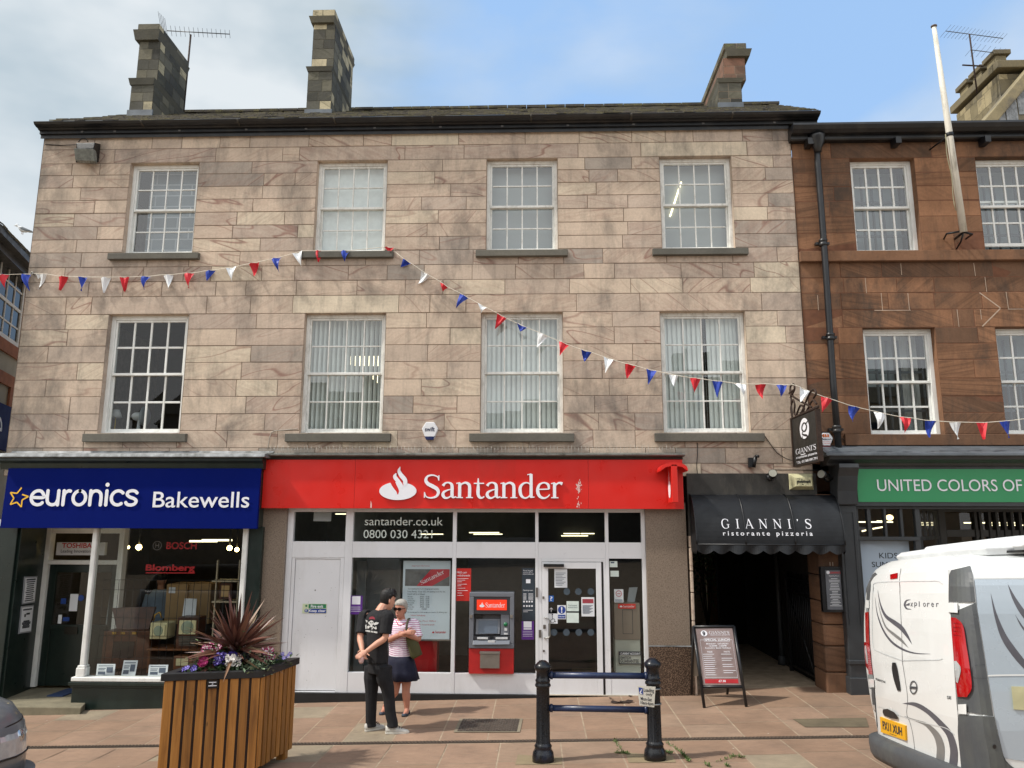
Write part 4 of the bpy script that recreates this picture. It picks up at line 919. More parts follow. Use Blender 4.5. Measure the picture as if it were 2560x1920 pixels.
m=MB(); m.face([(d0+.12,DY+.02,dz),(d1-.1,DY+.02,dz),(d1-.1,DY+.02,zt_-.2),(d0+.12,DY+.02,zt_-.2)]); m.build('glass',SHOPG,door)
m=MB(); pbox(m,161,193,1567,1585,DY-.015,DY-.001); m.build('letterbox',M('dark_brass','#2b2a24',.4,.5),door)
m=MB(); pbox(m,174,194,1485,1528,DY+.008,DY+.012); pbox(m,145,154,1537,1559,DY+.008,DY+.012); m.build('notice',PAPER,door)
m=MB(); pbox(m,152,165,1496,1510,DY+.007,DY+.011); m.disc((X(202,1495,DY),DY+.007,Z(202,1495,DY)),.05); pbox(m,157,173,1543,1553,DY+.007,DY+.011); m.build('sticker',M('blue_sticker','#1c3f86',.5),door)
m=MB(); pbox(m,141,262,1356,1388,DY-.01,DY+.06); tp=m.build('brand_panel',PAPER,bs)
m=MB(); ptext(m,'TOSHIBA',155,230,1357.5,1370,DY-.012,bold=.02); m.build('lettering',M('red_lettering','#c1121c',.5),tp)
m=MB(); ptext(m,'Leading Innovation >>>',152,246,1374,1384,DY-.012,bold=.008); m.build('small_lettering',INK,tp)
m=MB(); m.box(dl-.1,dr+.1,DY+.03,DY+.05,WT-.9,WT); 
st=MB(); sx0,sx1=X(30,1760,-.5),X(205,1760,-.5); zst=gz(-7.6)+.13
st.box(-8.6,wx0-.16,-.12,DY+.3,zst-.3,zst); st.hexa([(X(34,1765,-.42),-.42,zst-.2),(X(200,1765,-.42),-.42,zst-.2),(X(205,1755,-.42),-.42,zst-.01),(X(34,1755,-.42),-.42,zst-.01)],[(-8.7,-.1195,zst-.2),(wx0+.06,-.1195,zst-.2),(wx0+.06,-.1195,zst),(-8.7,-.1195,zst)])
tag(st.build('stone_step',M('worn_step_stone','#77705c',.9,0,.22,4,.3,30,dirt=('#4c4a40',4.0,.6)),bev=.012),'worn stone doorstep below the dark green door of the electrical shop','step')
m=MB(); m.box(X(142,1725,.45),X(182,1725,.45),.2,.74,zst+.001,zst+.015); tag(m.build('door_mat',M('blue_mat','#26395c',.95)),'blue doormat in front of the dark green shop door','mat')
# notices on the splayed panel
SPD=Vector((dl-.02-xl,DY+.06,0)).normalized()
def sp_pt(px,py,off=.006):
    n=Vector((SPD.y,-SPD.x,0)); p0=Vector((xl,-.06,0))+n*off; o=Vector((0,-DIST,CAMZ)); d=ray(px,py); t=(p0-o).dot(n)/d.dot(n); return o+d*t
for nm,lab,c4,kk in (('framed_notice','upper framed notice with black print on the green panel left of the shop door',((60,1442),(92,1440),(85,1506),(54,1511)),0),('framed_notice','lower framed notice with a drawing on the green panel left of the shop door',((52,1516),(83,1512),(76,1580),(45,1585)),1)):
    pts=[sp_pt(*p) for p in c4][::-1]; pts=[pts[0],pts[1],pts[2],pts[3]]
    pts=[sp_pt(*c4[3]),sp_pt(*c4[2]),sp_pt(*c4[1]),sp_pt(*c4[0])]; n=Vector((SPD.y,-SPD.x,0))
    o=thing(nm,lab,'notice',tuple(pts[0])); m=MB(); m.hexa([p+n*.012 for p in pts],pts); m.build('board',M('grey_notice_frame','#8d9096',.5),o)
    m=MB(); c=sum(pts,Vector())/4; q4=[c+(p-c)*.90+n*.0135 for p in pts]; m.face(q4); m.build('paper',PAPER,o)
    m=MB(); 
    def quad(u0,u1,v0,v1): 
        f=lambda u,v:(q4[0].lerp(q4[1],u)).lerp(q4[3].lerp(q4[2],u),v)+n*.001
        m.face([f(u0,v0),f(u1,v0),f(u1,v1),f(u0,v1)])
    rr=random.Random(kk)
    for r in range(11 if kk==0 else 6):
        v=.92-.085*r; w=rr.uniform(.25,.42)
        if kk==1: v=.42-.05*r
        quad(.5-w,.5+w,v-.025,v+(.02 if r else .035))
    if kk==1: quad(.1,.9,.87,.93); quad(.25,.4,.6,.72); quad(.42,.75,.68,.76)
    m.build('print',INK,o)
# shop interior
m=MB(); ix0,ix1=wx0-.05,wx1+.15
m.box(-8.4,ix1+.1,4.6,4.7,fl-.3,WT+.2); m.box(ix1+.02,ix1+.1,.26,4.6,fl-.3,WT+.2); m.box(-8.4,ix1,DY+.32,4.6,WT+.02,WT+.1); m.box(-8.4,-8.3,DY+.32,4.6,fl-.3,WT); m.box(ix0,ix1+.01,GY_+.1,DY+.3,WT+.0,WT+.09)
m.build('shop_interior',M('dim_shop_wall','#4a4238',.9),bs)
m=MB(); m.box(-8.4,ix1,DY+.32,4.6,fl-.2,fl-.05); m.box(ix0,ix1,GY_+.09,DY+1.0,WBt-.1,WBt-.03); m.build('shop_floor',M('brown_carpet','#3a2a20',.95),bs)
WOOD=M('dark_varnished_wood','#47240f',.35,0,.35,9,.1,40); WOOD2=M('mid_varnished_wood','#6a3d1c',.35,0,.3,9); CREAMP=M('cream_plastic','#cfc69a',.4); SCREEN=M('grey_green_screen','#8f9a84',.15); BRASS=M('brass','#b08d3c',.3,.8); CARD=M('cardboard','#a5865c',.9,0,.12,4)
zfl=WBt-.03
def prop(nm,lab,cat,px,py,Y): p=P(px,py,Y); return thing(nm,lab,cat,(p.x,Y,zfl))
o=prop('radiogram','large dark wooden radiogram with a raised lid in the shop window','radiogram',310,1640,.45)
m=MB(); pbox(m,255,372,1578,1672,.35,.75); m.build('body',WOOD,o,bev=.01)
m=MB(); a=[P(280,1520,.7),P(388,1517,.7),P(372,1572,.6),P(292,1575,.6)]; m.hexa([a[3],a[2],a[1],a[0]],[p+Vector((0,.05,0)) for p in (a[3],a[2],a[1],a[0])]); m.build('lid',WOOD,o)
m=MB(); pbox(m,282,334,1604,1644,.335,.349); m.build('speaker_grille',M('brown_cloth','#2c221b',.9,0,.3,60),o)
m=MB(); [pbox(m,a,a+10,1580,1586,.335,.349) for a in (280,302,330)]; m.build('knob',BRASS,o)
for lab,(a,b,c,d),(e,f,g,h),wd in (('small cream cased vintage television in the middle of the shop window',(374,417,1557,1598),(378,412,1563,1592),CREAMP),('wooden vintage television with a rounded screen behind the spiky plant',(441,494,1543,1622),(447,489,1551,1586),WOOD)):
    o=prop('vintage_television',lab,'television',(a+b)/2,d,.4); m=MB(); pbox(m,a,b,c,d,.35,.65); m.build('case',wd,o,bev=.015)
    m=MB(); pbox(m,e,f,g,h,.325,.349); mk=m.build('mask',CREAMP,o,bev=.008)
    m=MB(); cc=P((e+f)/2,(g+h)/2,.322); m.ell((cc.x,.324,cc.z),(.075 if wd is CREAMP else .1,.012,.08 if wd is CREAMP else .1),18,8); m.build('screen',SCREEN,mk)
    if wd is CREAMP:
        m=MB(); t=P(395,1545,.45); m.tube([(t.x-.07,.45,t.z-.05),(t.x-.05,.45,t.z+.05),(t.x+.02,.45,t.z+.09),(t.x+.06,.45,t.z)],.014,6); m.build('handle',BRASS,o)
    else:
        m=MB(); [pbox(m,447,489,y,y+1.6,.33,.349) for y in range(1592,1614,4)]; m.build('grille',M('grey_slats','#5d5a52',.5),o)
m=MB(); pbox(m,366,504,1622,1627,.3,.8); 
for a in (370,500): pbox(m,a-3,a+3,1627,1700,.34,.4)
tag(m.build('display_table',WOOD2,bev=.004),'low wooden table carrying the two old televisions in the shop window','table')
o=prop('wooden_radio','small wooden radio set with a pale dial on the floor of the shop window','radio',455,1680,.3); m=MB(); pbox(m,432,478,1640,1690,.25,.5); m.build('case',WOOD2,o,bev=.015); m=MB(); pbox(m,440,470,1646,1664,.235,.249); m.build('dial',CREAMP,o)
o=prop('wooden_radio','wooden radio with a gold front on the high shelf in the electrical shop window','radio',564,1500,.5); m=MB(); pbox(m,547,580,1457,1499,.45,.7); m.build('case',WOOD,o,bev=.012); m=MB(); pbox(m,553,573,1464,1492,.435,.449); m.build('dial',M('gold_cloth','#a8895a',.7),o)
m=MB(); pbox(m,529,594,1451,1455,.4,.8); pbox(m,529,594,1503,1507,.4,.8); [pbox(m,a,a+3,1400,1700,.42,.46) for a in (532,588)]; tag(m.build('shelf_unit',M('pale_shelf','#a89b82',.6)),'open shelving at the right end of the electrical shop window','shelf')
for i,(a,b,c,d,s) in enumerate(((241,287,1660,1691,0),(304,343,1651,1691,4),(371,419,1662,1691,0))):
    lab=['white price card leftmost of three on the shop window floor','tilted white price card with a photo in the middle of the window floor','white price card nearest the wooden planter on the shop window floor'][i]
    o=thing('price_card',lab,'card',(X((a+b)/2,d,.02),.02,zfl)); c0=[(X(a,d,.02),.0,Z(a,d,.0)),(X(b-s,d,.02),.0,Z(b,d,.0)),(X(b,c,.08),.10,Z(b,c,.1)),(X(a+s,c,.08),.10,Z(a,c,.1))]
    m=MB(); m.hexa(c0,[(x,y+.01,z) for x,y,z in c0]); m.build('card',PAPER,o,bev=.002)
    m=MB(); A=[Vector(p) for p in c0]; f=lambda u,v:(A[0].lerp(A[1],u)).lerp(A[3].lerp(A[2],u),v)+Vector((0,-.002,0))
    for (u0,u1,v0,v1) in ((.1,.5,.15,.4),(.55,.9,.3,.75),(.1,.45,.5,.56),(.1,.5,.62,.68),(.1,.9,.82,.88)): m.face([f(u0,v0),f(u1,v0),f(u1,v1),f(u0,v1)])
    m.build('print',M('grey_print','#4e5a6c',.8),o)
o=prop('cardboard_box','tall cardboard appliance box with a white label behind the shop window grille','box',470,1550,1.2); m=MB(); pbox(m,413,466,1460,1560,1.1,1.6); pbox(m,467,525,1459,1560,1.15,1.6); m.build('carton',CARD,o,bev=.01); m=MB(); pbox(m,422,438,1468,1483,1.09,1.099); m.build('label',PAPER,o)
m=MB(); A=[P(455,1543,.75),P(488,1543,.75),P(492,1497,.9),P(462,1496,.9)]; m.hexa(A,[p+Vector((0,.015,0)) for p in A]); tag(m.build('display_card',PAPER),'white leaning display card above the wooden television','card')
m=MB(); A=[P(262,1576,.8),P(292,1570,.8),P(306,1482,.95),P(275,1480,.95)]; m.hexa(A,[p+Vector((0,.015,0)) for p in A]); tag(m.build('leaflet_stand',M('grey_leaflet','#a9afb4',.8)),'tall pale leaflet leaning left of the radiogram','leaflet')
# security grille
m=MB(); gy0=.12
for i in range(19):
    px=250+i*19.0; m.tube([(X(px,1560,gy0),gy0,zfl),(X(px,1560,gy0),gy0,Z(400,1450,gy0))],.0042,5)
for y in (1450,1475,1545,1590,1645):
    m.tube([(wx0+.02,gy0-.006,Z(400,y,gy0)),(wx1-.02,gy0-.006,Z(400,y,gy0))],.004,5)
tag(m.build('security_grille',IRON),'black wire security grille inside the electrical shop window','grille')
o=thing('hanging_brand_sign','red Bosch and Blomberg lettering hung inside the electrical shop window','sign',(X(430,1390,.3),.3,WT-.2)); o['label']='two red brand names hung inside the electrical shop window'
m=MB(); ptext(m,'BOSCH',416,492,1355,1373,.3,bold=.02); ptext(m,'Blomberg',364,487,1411,1432,.3,bold=.03); pbox(m,364,487,1431,1433.5,.299,.303); 
m.build('lettering',M('red_lettering','#c1121c',.5),o)
m=MB(); cc=P(393,1364,.3); 
for k in range(24):
    a0,a1=2*math.pi*k/24,2*math.pi*(k+1)/24; r0,r1=.062,.072; m.face([(cc.x+r*math.cos(t),.3,cc.z+r*math.sin(t)) for r,t in ((r0,a0),(r1,a0),(r1,a1),(r0,a1))])
m.box(cc.x-.03,cc.x-.018,.299,.302,cc.z-.035,cc.z+.035); m.box(cc.x+.018,cc.x+.03,.299,.302,cc.z-.035,cc.z+.035); m.box(cc.x-.018,cc.x+.018,.2995,.302,cc.z-.006,cc.z+.006)
m.build('ring_logo',M('dull_grey_logo','#7b7270',.5),o)
for i,(a,b,Y,r) in enumerate(((347,1368,1.5,.05),(574,1370,1.6,.045),(592,1374,2.0,.04),(320,1368,2.2,.03))):
    o=thing('spot_bulb',['lit round bulb leftmost but one near the shop ceiling','lit round bulb near the right edge of the shop ceiling','small lit bulb tucked behind the right white post','dim lit bulb leftmost near the shop ceiling'][i],'bulb',tuple(P(a,b,Y)))
    m=MB(); m.ell(tuple(P(a,b,Y)),(r,r,r),12,8); m.build('bulb',LITB,o); m=MB(); p=P(a,b,Y); m.tube([p+Vector((0,0,r*.8)),(p.x,p.y,WT+.03)],.02,8); m.build('holder',BLACK,o)
for i,(a,b,y,Y) in enumerate(((474,543,1353,2.5),(505,580,1350.5,3.2))):
    m=MB(); m.tube([P(a,y,Y),P(b,y,Y)],.018,8); tag(m.build('ceiling_tube',TUBE),['lower lit strip lamp on the electrical shop ceiling','upper lit strip lamp on the electrical shop ceiling'][i],'strip light')

# ------------------------------------------------------------------ bank
GRAN=NT('brown_granite'); _v=GRAN.pos(); _n=GRAN.n('TexVoronoi'); _n.inputs['Scale'].default_value=60; GRAN.l(_v,_n.inputs['Vector'])
_a=GRAN.ramp(GRAN.noise(_v,55,4,.8),[(.34,lin('#4a4038')),(.46,lin('#7b6d60')),(.58,lin('#978878')),(.66,lin('#4e443c'))])
GRAN.col(GRAN.mix(GRAN.ramp(_n.outputs['Distance'],[(.1,.0),(.5,.3)]),_a,lin('#6a5d52'))); GRAN.set(Roughness=.35); GRAN=GRAN.mat
GRAND=NT('dark_polished_granite'); _v=GRAND.pos(); _a=GRAND.ramp(GRAND.noise(_v,70,4,.7),[(.38,lin('#2e241e')),(.52,lin('#4a3b31')),(.62,lin('#8a7361')),(.7,lin('#3a2d26'))]); GRAND.col(_a); GRAND.set(Roughness=.18); GRAND=GRAND.mat
bk=thing('bank_shopfront','white framed bank front with granite piers beneath the long red sign','shopfront',(0,0,gz(0)))
FT=Z(1180,1273,.0)
m=MB(); pl0,pl1=X(654,1350),X(715,1350); pr0,pr1=X(1616,1400),X(1718,1400); zsp=Z(1680,1613.6)
m.box(pl0,pl1,-.02,.4,gz(pl0)-.1,FT+.1); m.box(pr0,pr1,-.02,.4,zsp,FT+.1); m.build('granite_pier',GRAN,bk,bev=.004)
m=MB(); m.box(pr0-.004,pr1+.03,-.04,.41,gz(pr1)-.1,zsp-.012); m.build('polished_plinth',GRAND,bk,bev=.004)
m=MB(); m.box(pr0-.004,pr1+.03,-.043,.40,zsp-.012,zsp-.001); m.build('ledge_strip',LEAD,bk)
FY=.04; xs=[X(a,1280,FY) for a in (722,735.5,866,884.5,1132.8,1142,1338,1346,1511.5,1520,1602,1611)]
zL=[Z(1180,a,FY) for a in (1280.5,1355,1395,1683.5,1735)]
zbt=zL[4]; m=MB()
fr=lambda a,b,z0,z1,y0=FY,y1=FY+.09:m.box(a,b,y0,y1,z0,z1)
for i in range(0,12,2): fr(pl1+.002 if i==0 else xs[i],pr0-.002 if i==10 else xs[i+1],zbt if i in(0,2,4,10) else zbt-.01,FT+.05)
for i in (1,3,5,7,9):
    fr(xs[i]+.0005,xs[i+1]-.0005,zL[0],FT+.05); fr(xs[i]+.0005,xs[i+1]-.0005,zL[2],zL[1],FY+.004,FY+.085)
for i in (3,5,9): fr(xs[i]+.0005,xs[i+1]-.0005,zbt,zL[3],FY+.004,FY+.085)
wf=m.build('frame',UPVC,bk,bev=.003)
m=MB()
for i in (1,3,5,7,9): m.face([(xs[i],FY+.05,zL[1]),(xs[i+1],FY+.05,zL[1]),(xs[i+1],FY+.05,zL[0]),(xs[i],FY+.05,zL[0])])
for i in (3,5,9): m.face([(xs[i],FY+.05,zL[3]),(xs[i+1],FY+.05,zL[3]),(xs[i+1],FY+.05,zL[2]),(xs[i],FY+.05,zL[2])])
m.build('glass',SHOPG,wf)
m=MB(); m.box(pl1,xs[8]+.0,.0,.3,gz(-4)-.2,zbt-.003); m.build('black_plinth',M('black_plinth','#17181a',.5,0,.3,5),bk)
m=MB(); m.box(xs[7],pr0,-.0,.6,gz(1.2)-.15,gz(1.2)+.015); m.build('threshold',M('pale_threshold','#a89f90',.8),bk)
# fire door
m=MB(); a,b=xs[1]+.003,xs[2]-.003; zd=Z(800,1402,FY); zf=Z(800,1727,FY)
m.box(a,b,FY+.01,FY+.08,zd+.03,zL[2]-.001); m.box(a,a+.05,FY+.01,FY+.08,zbt,zd+.03); m.box(b-.06,b,FY+.01,FY+.08,zbt,zd+.03); m.box(a+.055,b-.065,FY+.025,FY+.07,zf,zd+.025); m.box(a+.05,b-.06,FY+.0,FY+.06,zbt,zf-.012)
fd=m.build('fire_door',UPVC,bk,bev=.003)
m=MB(); m.disc((X(788,1476,FY+.02),FY+.022,Z(788,1476,FY)),.012); 
for k in range(26): 
    u,v=rng.uniform(a+.1,b-.12),rng.uniform(zf+.1,zd-.1); m.disc((u,FY+.0235,v),rng.uniform(.003,.006),n=6)
m.build('screw_mark',M('grey_scuff','#8b8b8b',.7),fd)
fsn=MB(); pbox(fsn,756,816,1509.5,1533,FY+.015,FY+.0235); sgn=tag(fsn.build('fire_exit_sign',M('pale_luminous_sign','#c9d3b0',.6)),'small green and blue fire exit keep clear sign on the white door','sign')
m=MB(); pbox(m,771.5,815,1510.5,1520.5,FY+.012,FY+.0149); m.disc((X(765,1515,FY),FY+.013,Z(765,1515,FY)),.02,n=4); m.build('green_panel',M('safety_green','#1f7a4c',.5),sgn)
m=MB(); pbox(m,771.5,815,1522,1532.5,FY+.012,FY+.0149); m.disc((X(765,1527,FY),FY+.013,Z(765,1527,FY)),.028,n=16); m.build('blue_panel',M('safety_blue','#1d3f8f',.5),sgn)
m=MB(); ptext(m,'Fire exit',777,808,1512,1519.5,FY+.011,bold=.02); ptext(m,'Keep clear',772.5,814,1523.5,1532,FY+.011,bold=.02); ptext(m,'!',763.9,766.1,1523,1531,FY+.011,bold=.02); m.build('lettering',SIGNW,sgn)
# glazed door
DX0,DX1=X(1355,1410,FY),X(1503,1410,FY); dzt=Z(1430,1405.5,FY); dzb=Z(1430,1736.5,FY); gx0,gx1=X(1371,1550,FY),X(1492,1550,FY); gzt,gzb=Z(1430,1421.5,FY),Z(1430,1681.6,FY)
m=MB(); m.box(xs[7]+.001,DX0-.004,FY+.003,FY+.085,dzb-.02,zL[2]-.001); m.box(DX1+.03,xs[8]-.001,FY+.003,FY+.085,dzb-.02,zL[2]-.001); m.box(DX0-.003,DX1+.029,FY+.003,FY+.085,dzt+.006,zL[2]-.001); m.build('door_frame',UPVC,bk,bev=.003)
m=MB(); m.box(DX0,gx0,FY-.005,FY+.05,dzb,dzt); m.box(gx1,DX1,FY-.005,FY+.05,dzb,dzt); m.box(gx0+.0005,gx1-.0005,FY-.004,FY+.05,gzt,dzt-.001); m.box(gx0+.0005,gx1-.0005,FY-.004,FY+.05,dzb,gzb); gd=m.build('glass_door',UPVC,bk,bev=.004)
m=MB(); m.face([(gx0,FY+.02,gzb),(gx1,FY+.02,gzb),(gx1,FY+.02,gzt),(gx0,FY+.02,gzt)]); m.build('glass',SHOPG,gd)
m=MB(); m.box(DX1+.003,DX1+.028,FY-.001,FY+.06,dzb,dzt); m.build('hinge_gap',BLACK,gd)
m=MB(); pbox(m,1359,1410,1410,1417.5,FY-.06,FY-.006); m.build('door_closer',BLACK,gd,bev=.004)
m=MB(); h0,h1=P(1362,1545,FY-.06),P(1362,1596,FY-.06); hx=X(1374,1570,FY-.06); m.tube(catmull([(h0.x,FY-.006,h0.z),(h0.x+.01,FY-.06,h0.z),(hx,FY-.07,h0.z-.03),(hx,FY-.07,(h0.z+h1.z)/2),(hx,FY-.07,h1.z+.03),(h1.x+.01,FY-.06,h1.z),(h1.x,FY-.006,h1.z)]),.011,8); m.build('handle',STEEL,gd)
m=MB(); [pbox(m,a,b,c,d,FY-.012,FY-.0055) for a,b,c,d in ((1356,1361,1491,1497),(1358,1364.5,1562,1572),(1357,1362,1625,1630),(1347,1353.5,1575,1594))]; pbox(m,1339.5,1345,1469,1493,FY-.02,FY-.001); m.build('lock',M('grey_lock','#6f6a66',.4,.5),gd)
sy=FY+.016
STK=[('white_notice',PAPER,(1386,1418,1423,1469)),('white_notice',PAPER,(1453.5,1486,1493,1541)),('white_sticker',M('mint_sticker','#cfdcd6',.6),(1416.5,1447,1503,1528)),('white_sticker',M('mint_sticker','#cfdcd6',.6),(1416.5,1447,1532,1557)),('wheelchair_sticker',PAPER,(1371,1394,1534,1559)),('keep_clear_sticker',PAPER,(1393.5,1415,1513,1548)),('blue_sticker',M('bright_blue','#1f63b8',.5),(1372,1384,1489,1504))]
for i,(nm,mt,(a,b,c,d)) in enumerate(STK):
    m=MB(); pbox(m,a,b,c,d,sy-.002,sy); s=m.build(nm,mt,gd)
    if i==1:
        t=MB(); pbox(t,1456,1483.5,1497.5,1508,sy-.004,sy-.0025); t.build('photo',M('pink_photo','#9c3a46',.6),s)
    t=MB()
    if i in (0,1):
        for k in range(9): y=c+(20 if i else 9)+k*((d-c-(26 if i else 12))/9); pbox(t,a+3,b-4-(k%3)*4,y,y+1.2,sy-.004,sy-.0025)
        t.build('print',M('grey_print','#4e5a6c',.8),s)
    elif i==4:
        cx_,cz_=P(1381.5,1549,sy).x,P(1381.5,1549,sy).z
        f=lambda u,v:(cx_+u*.05,cz_+v*.05); stroke(t,[(.0,.1),(-.5,-.05),(-.6,-.5),(-.2,-.9),(.35,-.8),(.55,-.4)],.14,sy-.003,f); stroke(t,[(-.05,1.15),(-.02,.2),(.5,.2),(.75,-.6),(1.0,-.55)],.16,sy-.0035,f); q_=f(-.05,1.45); t.disc((q_[0],sy-.004,q_[1]),.011); t.build('symbol',INK,s)
    elif i==5:
        cc=P(1404.3,1524.5,sy); t.disc((cc.x,sy-.003,cc.z),.058); pbox(t,1395,1413.5,1537,1546,sy-.004,sy-.0025); t.build('blue_mark',M('safety_blue','#1d3f8f',.5),s); t=MB(); ptext(t,'!',1402.6,1406,1517,1532,sy-.005,bold=.03); ptext(t,'Keep clear',1396.5,1412,1539.5,1544,sy-.005,bold=.01); t.build('lettering',SIGNW,s)
    elif i==6: ptext(t,'?',1375,1381,1491,1502,sy-.004,bold=.02); t.build('symbol',SIGNW,s)
    elif i==2: ptext(t,'Push-power',1421,1443,1511.5,1515.5,sy-.004); ptext(t,'assisted door',1420,1444,1516.5,1520,sy-.004); t.build('lettering',M('grey_print','#4e5a6c',.8),s)
m=MB(); 
for y,xs_ in ((1479,(1417,1446,1477)),(1581,(1385,1416,1447,1477))):
    for a in xs_: c=P(a,y,sy); m.disc((c.x,sy+.001,c.z),.05)
m.build('safety_dot',M('dull_blue_dot','#3d4a55',.6),gd)
m=MB(); t=[(-.3,0),(0,.4),(.3,0)]; cc=P(1378,1525,sy); f=lambda u,v:(cc.x+u*.05,cc.z+v*.05); stroke(m,[(-.45,.2),(0,.65)],.14,sy-.003,f); stroke(m,[(.45,.2),(0,.65)],.14,sy-.0033,f); stroke(m,[(0,.6),(0,-.6)],.14,sy-.0036,f); m.build('arrow',SIGNW,gd)
# contact lettering in the top light
m=MB(); ptext(m,'santander.co.uk',912,1107,1293,1313.5,FY+.045,bold=-.002); m.build('glass_lettering',CREAM,bk); m=MB(); ptext(m,'0800 030 4321',909,1081,1325,1345.5,FY+.045,bold=-.002); m.build('glass_lettering',CREAM,bk)
# interior
m=MB(); bx0,bx1=pl0,pr1; zc=FT+.02; fb=zbt-.02
WALLB=M('pale_bank_wall','#8f9490',.9); 
m.box(bx0,bx1,3.6,3.7,fb,zc); m.box(bx0,bx0+.05,.42,3.6,fb,zc); m.box(bx1-.05,bx1,.42,3.6,fb,zc); m.box(bx0,bx1,.14,3.6,zc,zc+.06); m.box(xs[2]-.03,xs[2]+.03,.14,2.2,fb,zc-.001)
m.build('bank_interior',WALLB,bk)
m=MB(); m.box(bx0,bx1,.14,3.6,fb-.08,fb); m.box(X(1180,1500,1.5),X(1345,1500,1.5),.75,.8,fb,zL[2]+.3); m.box(xs[7]+.02,bx1-.06,2.3,2.35,fb,zc); m.build('dark_partition',M('dark_bank_partition','#37383a',.6),bk)
for i,(a,b,y,Y) in enumerate(((1173,1248,1331.5,2.2),(1184,1256,1335.5,2.2),(1409,1450,1334,2.2),(1452,1486,1334,2.2),(1403,1470,1339.5,2.2),(839,866,1285,1.0),(1050,1108,1335.5,2.2))):
    m=MB(); m.tube([P(a,y,Y),P(b,y,Y)],.008,8); tag(m.build('ceiling_tube',TUBE),['upper lit strip lamp above the cash machine','lower lit strip lamp above the cash machine','left half of the upper strip lamp seen above the bank door','right half of the upper strip lamp seen above the bank door','lower lit strip lamp seen above the bank door','short lit strip lamp in the small pane over the fire door','faint lit strip lamp behind the phone number lettering'][i],'strip light')
def emblem_sign(mb_white,px0,px1,pyt,pyb,Y,red):
    """small red plate with the flame and the bank name"""
    w=px1-px0; h=pyb-pyt; cz0=Z(px0,pyb-h*.28,Y); x0=X(px0+w*.08,(pyt+pyb)/2,Y); x1=X(px0+w*.25,(pyt+pyb)/2,Y)
    flame(mb_white,(x0+x1)/2,cz0-.0,x1-x0,Z(px0,pyt+h*.22,Y)-cz0,Y)
    serif(mb_white,'Santander',X(px0+w*.28,pyb,Y),X(px0+w*.95,pyb,Y),cz0,Z(px0,pyt+h*.28,Y),Y)
# big white opening-hours poster
o=thing('opening_hours_poster','large white opening hours poster hanging inside the bank window','poster',(X(1066,1500,.16),.16,Z(1066,1599,.16)))
PY=.16; m=MB(); pbox(m,1006,1125,1402,1599,PY,PY+.012); m.build('sheet',M('bluish_white_poster','#cbd7e0',.6,0,.02,1),o)
m=MB(); pbox(m,1002,1127,1598,1602,PY-.01,PY+.02); m.build('rail',STEEL,o)
m=MB(); pbox(m,1013,1124,1423,1465,PY-.002,PY-.0005); ph=m.build('photo',M('grey_photo','#5f6163',.6,0,.4,7),o)
m=MB(); A=[P(1041,1465,PY-.003),P(1080,1465,PY-.003),P(1124,1440,PY-.003),P(1124,1423,PY-.003),P(1078,1423,PY-.003)]; m.face(A); m.build('red_sign_image',M('pink_red','#b92b3c',.6),ph)
m=MB(); Mx=Matrix.Translation(P(1053,1462,PY-.004))@Matrix.Rotation(R_(-26),4,'Y'); serif(m,'Santander',0,.40,.0,.062,0,Mx=Mx); m.build('lettering',SIGNW,ph)
m=MB(); IB=PY-.0015
ptext(m,'Our opening hours are changing permanently.',1020,1098,1470,1475,IB); ptext(m,'From Monday 18 July 2022, the opening hours for this',1019,1113,1477,1482,IB); ptext(m,'branch will be as follows:',1019,1063,1483,1487,IB)
for k,(d_,h_) in enumerate((('Monday','09:30 - 15:00'),('Tuesday','09:30 - 15:00'),('Wednesday','09:30 - 15:00'),('Thursday','09:30 - 15:00'),('Friday','09:30 - 15:00'),('Saturday','09:30 - 12:30'),('Sunday','CLOSED'))):
    y=1490+k*5.1; ptext(m,d_,1019,1019+len(d_)*2.1,y,y+4,IB); ptext(m,h_,1050 if k<6 else 1054,1073 if k<6 else 1067,y,y+3.6,IB)
ptext(m,'You can still speak to us and manage your money in the following ways:',1018,1118,1529,1533,IB); m.build('print',INK,o)
m=MB(); ptext(m,'Important information',1030,1074,1413,1417,IB); ptext(m,'Online or Mobile Banking',1027,1063,1537,1541,IB); ptext(m,'or at any Post Office',1027,1090,1551,1554.5,IB); ptext(m,'from your local branch',1027,1086,1560,1564,IB); flame(m,X(1083,1580,IB),Z(1083,1583,IB),.035,.036,IB); ptext(m,'Santander',1088,1115,1577,1583,IB,bold=.01)
m.build('red_print',M('red_lettering','#c1121c',.5),o)
m=MB(); pbox(m,985,1092,1603,1684,.3,.6); tag(m.build('leaflet_unit',M('bank_red_unit','#a3161a',.4)),'red floor unit below the big white poster in the bank window','cabinet')
m=MB(); pbox(m,888,912,1403,1684,.5,.56); pbox(m,993,1000,1403,1600,.5,.56); tag(m.build('window_panel',M('grey_divider','#6d7172',.5)),'grey upright divider at the left of the bank display window','panel')
m=MB(); pbox(m,912,994,1396,1684,.8,.84); tag(m.build('display_wall',M('grey_panel','#7b8082',.7)),'plain grey panel standing behind the man in the bank window','panel')
def poster(nm,lab,cat,box,mat,Y,inks,inkm=None):
    a,b,c,d=box; o=thing(nm,lab,cat,(X((a+b)/2,d,Y),Y,Z((a+b)/2,d,Y))); m=MB(); pbox(m,a,b,c,d,Y,Y+.004); m.build('sheet',mat,o); m=MB()
    for k in inks:
        if isinstance(k[0],str): ptext(m,*k,Y-.002)
        else: pbox(m,*k,Y-.0025,Y-.001)
    if inks: m.build('print',inkm or SIGNW,o)
    return o
PURP=M('purple_sticker','#5b2a86',.5)
o=poster('purple_notice','purple notice at the left edge of the bank display window behind the man','notice',(875,906,1489,1536),PURP,.075,[(880,901,1490.5,1511)]+[(877,901,y,y+.8) for y in (1517,1520,1524,1528)])
